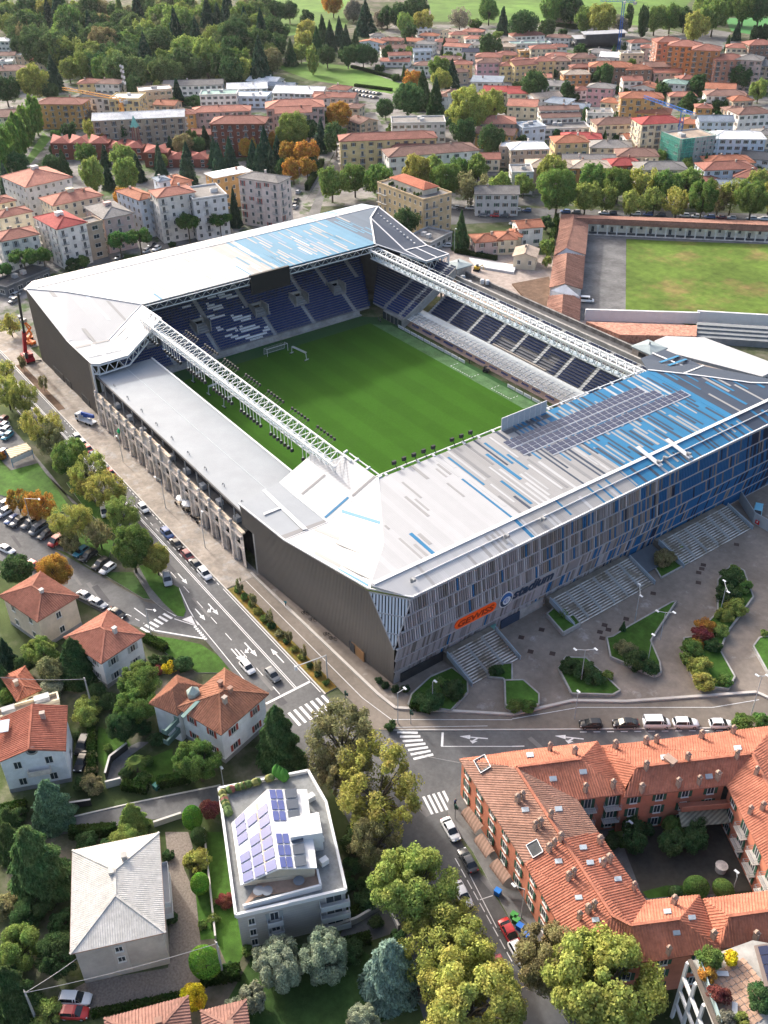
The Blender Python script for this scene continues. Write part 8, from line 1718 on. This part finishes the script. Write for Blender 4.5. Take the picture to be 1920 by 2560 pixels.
# =================================================================== STREET FURNITURE, PEOPLE
lampg = mat('lamp_grey', (.38,.40,.41), .45, .08)
def street_lamp(base, top, arm, lab, double=False, group='street lamps'):
    t = thing('street_lamp', lab, 'street lamp', (base.x,base.y,.1), 0, group); h = top
    mb = MB(); mb.tube((0,0,0),(0,0,h),.1,.06,8); mb.build('post', lampg, t); a = Vector((arm[0],arm[1],0))
    for s in ((1,-1) if double else (1,)):
        mb = MB(); mb.bar((0,0,h-.05), a*s+Vector((0,0,h+.15)), .09); mb.build('arm', lampg, t); mb = MB(); mb.box(a*s*1.12+Vector((0,0,h+.17)), (.75,.35,.14)); mb.build('lamp_head', mat('lamp_pale', (.6,.63,.65), .3, .05), t)
GX = Vector((GR.x,GR.y,0))
for (t_, x, y, h, arm, lab, dbl) in (('N',920,545,7.7,(0,1.4),'grey street lamp on the junction corner beside the plaza kerb',0), ('N',1142,440,6.5,(.3,.3),'pale leaning post lamp in the corner bed',0), ('J',1075,185,8,(-1.6,-.6),'street lamp on the pavement beside the cafe umbrellas',0), ('J',1330,440,8,(-1.8,1.2),'street lamp beside the motorbike at the stone facade',0), ('J',985,1037,8,(1.5,1.0),'street lamp over the zebra crossing',0), ('J',215,330,9,(2.4,2.2),'street lamp leaning over the lawn among autumn trees',0), ('O',447,270,7.9,(1.0,1.36),'double-headed lamp in the triangular bed',1), ('O',880,140,7,(.3,-.3),'single lamp in the wedge-shaped bed',0), ('L',795,920,8,(1.2,-1.1),'tall double lamp in front of the middle staircase',1), ('L',1345,870,7,(1.2,-1.0),'double lamp above the curved shrub bed',1), ('L',960,1037,7,(1.0,1.0),'double lamp over the wedge bed tip',1), ('O',1545,500,10,(-.5,-.6),'tall twin street lamp by the plaza street bend',1), ('O',405,510,6,(-.3,.4),'street lamp with blue sign near the bicycle rack',0), ('G',800,925,7,(-1.2,0),'street lamp on the wide pavement left of the stadium',0), ('M',1450,950,4.5,(.1,.1),'short lamp post at the flats hedge',0), ('S',60,560,7,(-1.2,-.8),'street lamp beside the recycling bins',0), ('S',1425,400,4,(-.5,.5),'white globe lamp in the courtyard',0), ('S',720,40,4,(.5,.3),'white courtyard lamp by the left wing',0), ('B',602,440,8,(.2,.2),'lamp post on the park lawn',0), ('E',285,170,8,(.3,.3),'lamp post on the avenue pavement',0), ('E',1285,600,9,(.3,.2),'lamp post beside the tall conifer',0), ('F',225,350,7,(.3,.3),'lamp post near the arcade end',0), ('C',1590,150,18,(1.5,1.5),'tall floodlight mast beside the sports field',1), ('C',1475,105,18,(1.5,1.5),'tall thin mast behind the sports field',0)):
    street_lamp(TP(t_,x,y), h, arm, lab, dbl)
tm_ = thing('traffic_signal', 'grey gantry traffic signal reaching over the main street', 'traffic signal', TP('N',463,250)); mb = MB(); mb.tube((0,0,0),(0,0,6),.14,.11,8); mb.build('post', lampg, tm_); mb = MB(); mb.bar((0,0,5.9),(-.6,-6.2,6.2),.14); mb.build('arm', lampg, tm_); mb = MB(); mb.box((-.6,-6.2,5.8),(.4,.4,1.0)); mb.build('signal_head', mat('lamp_pale', ()), tm_)
for (t_, x, y, lab) in (('N',583,420,'green traffic light beside the first zebra crossing'), ('N',1003,545,'green traffic light on the plaza corner'), ('N',1290,1160,'dark traffic light at the corner of the terracotta block')):
    t = thing('traffic_light', lab, 'traffic light', TP(t_,x,y), 0, 'traffic lights'); mb = MB(); mb.tube((0,0,0),(0,0,3.2),.07,n=8); mb.build('post', greym, t); mb = MB(); mb.box((0,0,3.0),(.3,.3,1.0)); mb.build('signal_head', mat('signal_green', (.02,.06,.045), .5, .1), t); mb = MB(); mb.box((0,.4,2.4),(.25,.25,.6)); mb.build('pedestrian_head', mat('signal_green', ()), t)
polem = mat('pole_concrete', (.35,.35,.34), .85, .1)
POLES = []
for (t_, x, y, h, lab) in (('M',600,450,8,'concrete power pole among the villa gardens'), ('Q',1447,940,8.5,'concrete power pole at the end of the gravel drive'), ('Q',240,1230,7.5,'power pole carrying a small lattice bracket near the parked cars')):
    b = TP(t_,x,y); t = thing('power_pole', lab, 'pole', b, 0, 'power poles'); mb = MB(); mb.tube((0,0,0),(0,0,h),.2,.12,8); mb.build('post', polem, t); mb = MB(); mb.bar((-.6,0,h-.4),(.6,0,h-.4),.1); mb.build('crossarm', polem, t); POLES.append(b+Vector((0,0,h-.3)))
def wire(a, b, sag, lab):
    mb = MB(); n = 10; pts = [lerp(a,b,k/n)-Vector((0,0,sag*4*(k/n)*(1-k/n))) for k in range(n+1)]
    for p, q in zip(pts, pts[1:]): mb.tube(p, q, .045, n=5, cap=False)
    mb.build('overhead_cable', mat('cable', (.3,.3,.3), .6, .05), None, label=lab, cat='cable')
wire(POLES[1], POLES[2], .6, 'overhead cable crossing above the gravel drive'); wire(POLES[0], TP('M',-60,235,8), .5, 'overhead cable running to the left edge above the gardens'); wire(POLES[2], TP('Q',505,815,7.5), .2, 'cable from the pole to the metal-roofed house'); wire(TP('N',850,685,6), TP('N',1318,795,7.5), .3, 'cable spanning the junction to the terracotta block')
for i_, (x, y) in enumerate(((1195,165),(1232,200))):
    t = thing('parasol', ('left' if i_ == 0 else 'right')+' of two white cafe parasols beside the stone facade', 'parasol', TP('J',x,y), .4, 'cafe parasols'); mb = MB(); mb.tube((0,0,.1),(0,0,2.6),.05,n=6); mb.build('pole', greym, t); mb = MB(); mb.lathe((0,0,2.3), [(1.8,0),(1.75,.1),(.05,.75)], 8); mb.build('canopy', white, t)
for i_, (x, y) in enumerate(((1240,210),(1268,245),(1288,258),(1305,285),(1165,160),(1215,200))):
    t = thing('cafe_table', f'round cafe table, {ordn(i_+1)} along the row below the stone facade', 'table', TP('J',x,y), 0, 'cafe tables'); mb = MB(); mb.lathe((0,0,.12), [(.3,0),(.06,.05),(.05,.7),(.55,.72),(.55,.76),(.02,.77)], 10); mb.build('table_top', mat('table_cream', (.55,.45,.33), .6, .1), t)
    for k in range(3): a = k*2.1; mb = MB(); mb.box((.8*math.cos(a),.8*math.sin(a),.5),(.42,.42,.06)); mb.box((1.0*math.cos(a),1.0*math.sin(a),.75),(.1,.42,.5)); mb.box((.8*math.cos(a),.8*math.sin(a),.3),(.36,.36,.36)); mb.build('seat', mat('wicker_dark', (.05,.04,.035), .8, .2), t)
for i_, (t_, x, y, colr, nm) in enumerate((('R',1565,405,(.03,.15,.45),'blue recycling bin on the near pavement by the street awnings'), ('S',50,630,(.03,.12,.4),'upper blue recycling bin beside the parked cars'), ('S',92,692,(.03,.12,.4),'lower blue recycling bin beside the parked cars'), ('S',12,560,(.05,.2,.05),'green bin, first of two by the kerb'), ('S',25,590,(.06,.22,.06),'green bin, second of two by the kerb'), ('M',1015,965,(.03,.10,.09),'dark green bin at the villa gate'))):
    t = thing('wheelie_bin', nm, 'bin', TP(t_,x,y), .3, 'refuse bins'); mb = MB(); mb.prism([(-.45,-.4),(.45,-.4),(.45,.4),(-.45,.4)], .1, 1.0); mb.build('body', plaint, t, col=colr); mb = MB(); mb.box((0,0,1.06),(1.0,.9,.12)); mb.build('lid', plaint, t, col=tuple(q*1.3 for q in colr))
# bicycles by the bronze wall
for i_, (t_, x, y) in enumerate((('K',320,875),('K',368,918),('K',462,1012),('K',500,1040))):
    t = thing('bicycle', f'dark parked bicycle, {ordn(i_+1)} from left along the bronze wall', 'bicycle', TP(t_,x,y)+Vector((0,0,.1)), .6, 'bicycles by the wall')
    for s in (-.52,.52):
        mb = MB()
        for k in range(12): a0_, a1_ = k*math.pi/6, (k+1)*math.pi/6; mb.bar((s+.34*math.cos(a0_),0,.35+.34*math.sin(a0_)),(s+.34*math.cos(a1_),0,.35+.34*math.sin(a1_)),.06)
        mb.build('wheel', tyrem, t)
    mb = MB()
    for a, b in (((-.52,0,.35),(-.1,0,.35)),((-.1,0,.35),(-.2,0,.85)),((-.2,0,.8),(.4,0,.8)),((-.1,0,.35),(.4,0,.78)),((.4,0,.9),(.52,0,.35)),((-.2,0,.8),(-.52,0,.35))): mb.bar(a, b, .06)
    mb.build('frame', darkm, t); mb = MB(); mb.box((-.22,0,.9),(.26,.14,.07)); mb.build('saddle', trim, t); mb = MB(); mb.bar((.4,-.3,.98),(.4,.3,.98),.05); mb.build('handlebar', darkm, t)
# people: one continuous skinned body each
def person(p, face, shirt, trousers, lab, stride=.15):
    me = bpy.data.meshes.new('person_frame')
    V = [(0,0,.95),(0,0,1.2),(0,0,1.42),(0,0,1.53),(0,0,1.66),(.0,.2,1.4),(.05,.26,1.12),(.14,.24,.9),(0,-.2,1.4),(-.03,-.27,1.12),(.06,-.26,.9),(stride,.1,.5),(stride*1.2,.1,.08),(stride*1.2+.16,.1,.04),(-stride,-.1,.5),(-stride*1.6,-.1,.1),(-stride*1.6+.16,-.1,.04)]
    E2 = [(0,1),(1,2),(2,3),(3,4),(2,5),(5,6),(6,7),(2,8),(8,9),(9,10),(0,11),(11,12),(12,13),(0,14),(14,15),(15,16)]; Rr = [.15,.14,.14,.06,.11,.07,.055,.045,.07,.055,.045,.085,.06,.05,.085,.06,.05]
    me.from_pydata(V, E2, []); o = bpy.data.objects.new('tmp', me); COL.objects.link(o); o.modifiers.new('skin', 'SKIN'); o.modifiers.new('sub', 'SUBSURF').levels = 1
    for i, sv in enumerate(me.skin_vertices[0].data): sv.radius = (Rr[i], Rr[i]); sv.use_root = (i == 0)
    bpy.context.view_layer.update(); bd = bpy.data.meshes.new_from_object(o.evaluated_get(bpy.context.evaluated_depsgraph_get())); bpy.data.objects.remove(o)
    skin = mat('skin', (.42,.26,.19), .6, .05); hair = mat('hair', (.03,.02,.015), .8, .1); bd.materials.clear()
    for c_ in (shirt, trousers): bd.materials.append(mat('cloth_%d_%d_%d' % tuple(int(q*100) for q in c_), c_, .9, .1))
    bd.materials.append(skin); bd.materials.append(hair)
    for f in bd.polygons:
        z = f.center.z; f.material_index = 3 if z > 1.70 or (z > 1.58 and f.center.x < -.04) else 2 if z > 1.49 or (z < .97 and abs(f.center.y) > .2) else 0 if z > .95 or abs(f.center.y) > .18 else 3 if z < .09 else 1
    t = obj('person', bd, None, (p.x,p.y,.1), lab, 'person', rotz=face); return t
person(TP('K',193,822), 2.2, (.05,.25,.28), (.03,.03,.04), 'person in teal top walking along the cycle lane beside the bronze wall')
p = tile(900,600,4.1475)(190,845); person(p, 1.0, (.03,.05,.10), (.02,.02,.03), 'person in dark clothes standing left at the far pitch corner', .03)
p = tile(900,600,4.1475)(210,862); person(p, 2.0, (.10,.10,.11), (.02,.02,.03), 'person in grey top standing right at the far pitch corner', .03)
p = tile(960,760,4.1475)(884,625); person(p, -1.2, (.02,.02,.03), (.02,.02,.02), 'person in black standing beside the pitch near the advertising boards', .05)
p = TP('N',1290,1075); person(p, .4, (.03,.07,.2), (.02,.02,.03), 'person in blue jacket on the corner of the terracotta block', .1)
gc = thing('grass_cart', 'small black groundskeeping cart parked beside the pitch', 'cart', tile(960,760,4.1475)(1058,705), .5); mb = MB(); mb.box((0,0,.6),(1.8,1.1,.6)); mb.build('body', darkm, gc); mb = MB(); mb.box((-.5,0,1.2),(.1,1.0,1.0)); mb.box((-.2,0,1.72),(1.0,1.1,.06)); mb.build('canopy', darkm, gc)
for sx in (-.6,.6):
    for sy in (-.5,.5): mb = MB(); mb.tube((sx,sy-.1,.28),(sx,sy+.1,.28),.28,n=10); mb.build('wheel', tyrem, gc)
# =================================================================== GARDEN WALLS, GATES, SHELTERS
gw = mat('garden_wall', (.40,.38,.35), .9, .12)
def wall(a, b, h, lab, w=.25, m=None, cap=True):
    t = thing('garden_wall', lab, 'wall', (0,0,0)); mb = MB(); strip(mb, a, b, w, 0, h); mb.build('wall', m or gw, t)
    if cap: mb = MB(); strip(mb, a, b, w+.12, h, h+.08); mb.build('coping', kerbm, t)
wall(TP('M',690,960), TP('M',790,935), 1.6, 'pale sliding gate wall of the villa ramp', .2, mat('gate_grey', (.4,.4,.4), .6, .08)); wall(TP('M',460,1090), TP('M',595,1070), 1.4, 'dark slatted gate beside the white villa', .2, darkm)
wall(TP('M',1000,1210), TP('M',1180,1150), 1.2, 'low boundary wall along the lower edge of the lane'); wall(TP('M',690,900), TP('M',720,790), 1.5, 'dark retaining wall of the curved garage ramp, lower part', .25, darkm); wall(TP('M',720,790), TP('M',830,705), 1.5, 'dark retaining wall of the curved garage ramp, upper part', .25, darkm)
wall(TP('R',500,640), TP('R',650,590), 1.3, 'curved driveway wall, left part'); wall(TP('R',650,590), TP('R',835,480), 1.3, 'curved driveway wall, right part'); wall(TP('R',860,500), TP('R',925,640), 1.3, 'pale wall along the near street'); wall(TP('Q',1325,0), TP('Q',1400,700), 1.0, 'thin boundary wall between drive and lawn', .15); wall(TP('N',0,920), TP('N',140,905), 1.0, 'short wall behind the solar-panel flats')
wall(TP('L',1470,140), TP('L',1560,280), 3.0, 'grey hoarding beside the right staircase, upper part', .15, mat('hoarding_grey', (.36,.40,.42), .5, .08), False); wall(TP('L',1560,280), TP('L',1720,370), 3.0, 'grey hoarding with red notice beside the light blue van', .15, mat('hoarding_grey', ()), False); wall(TP('L',1500,110), TP('L',1700,10), 2.4, 'pale concrete wall at the right end of the facade', .3, concrete)
nt_ = thing('notice', 'small red safety notice on the grey hoarding', 'notice', TP('L',1590,268,1.6)+Vector((.2,-.2,0)), math.atan2(*(TP('L',1720,370)-TP('L',1560,280)).yx)); mb = MB(); mb.box((0,-.1,0),(1.1,.05,1.0)); mb.build('panel', mat('notice_red', (.5,.03,.04), .5, .05), nt_); mb = MB(); mb.box((0,-.14,.1),(.3,.03,.4)); mb.build('symbol', white, nt_)
sh_ = thing('bus_shelter', 'white slatted shelter roof on blue legs beside the left car park', 'shelter', TP('G',125,900)); a = [TP('G',35,840,2.8)-sh_.location, TP('G',170,795,2.8)-sh_.location, TP('G',205,835,2.8)-sh_.location, TP('G',70,895,2.8)-sh_.location]
mb = MB(); mb.slab(a, .3); mb.build('roof', mat('shelter_tan', (.45,.38,.27), .7, .15, 1., bands=((.6,-.8,0), .9, .3)), sh_); mb = MB()
for k in range(4): mb.bar(a[k]-Vector((0,0,.3)), Vector((a[k].x,a[k].y,0)), .15)
mb.build('posts', mat('shelter_blue', (.05,.2,.35), .5, .1), sh_); mb = MB(); mb.slab([lerp(a[3],a[2],.02)-Vector((0,0,.4)), lerp(a[3],a[2],.98)-Vector((0,0,.4)), lerp(a[3],a[2],.98)-Vector((0,0,1.6))+GF*.1, lerp(a[3],a[2],.02)-Vector((0,0,1.6))+GF*.1], .1); mb.build('front_panel', white, sh_)
st_ = MB()
for k in range(9): st_.box((rnd.uniform(-58,-30), rnd.uniform(74,86), .6), (rnd.uniform(1,3),rnd.uniform(.8,2),1.2))
lit = [TP('E',1660,600),TP('E',1610,730)]
for i_, (t_, x, y, s, colr, nm) in enumerate((('E',1385,800,1.2,white,'white plastic container on the timber deck'),('E',1500,795,1.2,white,'white bulk bag beside the parapet, right'),('E',1465,790,1.2,white,'white bulk bag beside the parapet, left'),('E',1340,765,1.4,lampg,'grey cabinet beside the tower'))):
    p = TP(t_,x,y,10.4); t = thing('site_container', nm, 'container', p, .3, 'containers on the rear deck'); mb = MB(); mb.lathe((0,0,0), [(s*.6,-.5),(s*.65,.5),(s*.5,.9),(.02,1.0)], 8); mb.build('body', colr, t)
dg = thing('small_digger', 'small yellow digger on the building site', 'digger', TP('E',1430,718), .5); mb = MB(); mb.box((0,0,1.2),(1.8,1.4,.9)); mb.build('body', mat('digger_yellow', (.55,.36,.04), .5, .1), dg); mb = MB(); mb.box((.2,.2,2.0),(.9,.9,.9)); mb.build('cab', cglass, dg); mb = MB(); mb.bar((.8,0,1.5),(2.2,0,2.6),.25); mb.bar((2.2,0,2.6),(2.9,0,.8),.2); mb.build('arm', mat('digger_yellow', ()), dg); mb = MB(); mb.box((0,-.7,.35),(2.2,.4,.7)); mb.box((0,.7,.35),(2.2,.4,.7)); mb.build('tracks', tyrem, dg)
# manhole covers on the plaza
DL = [('L',915,735),('L',1210,600),('L',1240,550),('L',1230,575),('L',1208,665),('L',1455,418),('L',600,940),('L',625,970),('L',570,985),('L',192,970),('L',740,900),('L',585,1025),('L',60,1020),('O',120,75),('O',262,88)]
DR = [1+sum(TX(*q)[0] < TX(*p)[0] for q in DL) for p in DL]
for i_, (t_, x, y) in enumerate((('L',915,735),('L',1210,600),('L',1240,550),('L',1230,575),('L',1208,665),('L',1455,418),('L',600,940),('L',625,970),('L',570,985),('L',192,970),('L',740,900),('L',585,1025),('L',60,1020),('O',120,75),('O',262,88))):
    mb = MB(); p = TP(t_,x,y,.1); mb.box((0,0,.012), (1.1,1.1,.02)); mb.build('drain_cover', mat('cover_brown', (.07,.05,.045), .8, .2), None, p, label=f'dark square drain cover, {ordn(DR[i_])} from left on the plaza paving', cat='drain cover', group='drain covers on the plaza', rotz=.6)

# =================================================================== .00002
hz = bpy.data.materials.new('haze'); hz.use_nodes = True; hn = hz.node_tree.nodes; hn.remove(hn['Principled BSDF'])
pv = hn.new('ShaderNodeVolumePrincipled'); pv.inputs['Color'].default_value = (.86,.92,1.0,1); pv.inputs['Density'].default_value = .00002; pv.inputs['Anisotropy'].default_value = .3
hz.node_tree.links.new(pv.outputs[0], hn['Material Output'].inputs['Volume'])
mb = MB(); mb.box((-550,200,66), (4300,4600,134)); mb.build('haze', hz, kind='stuff')
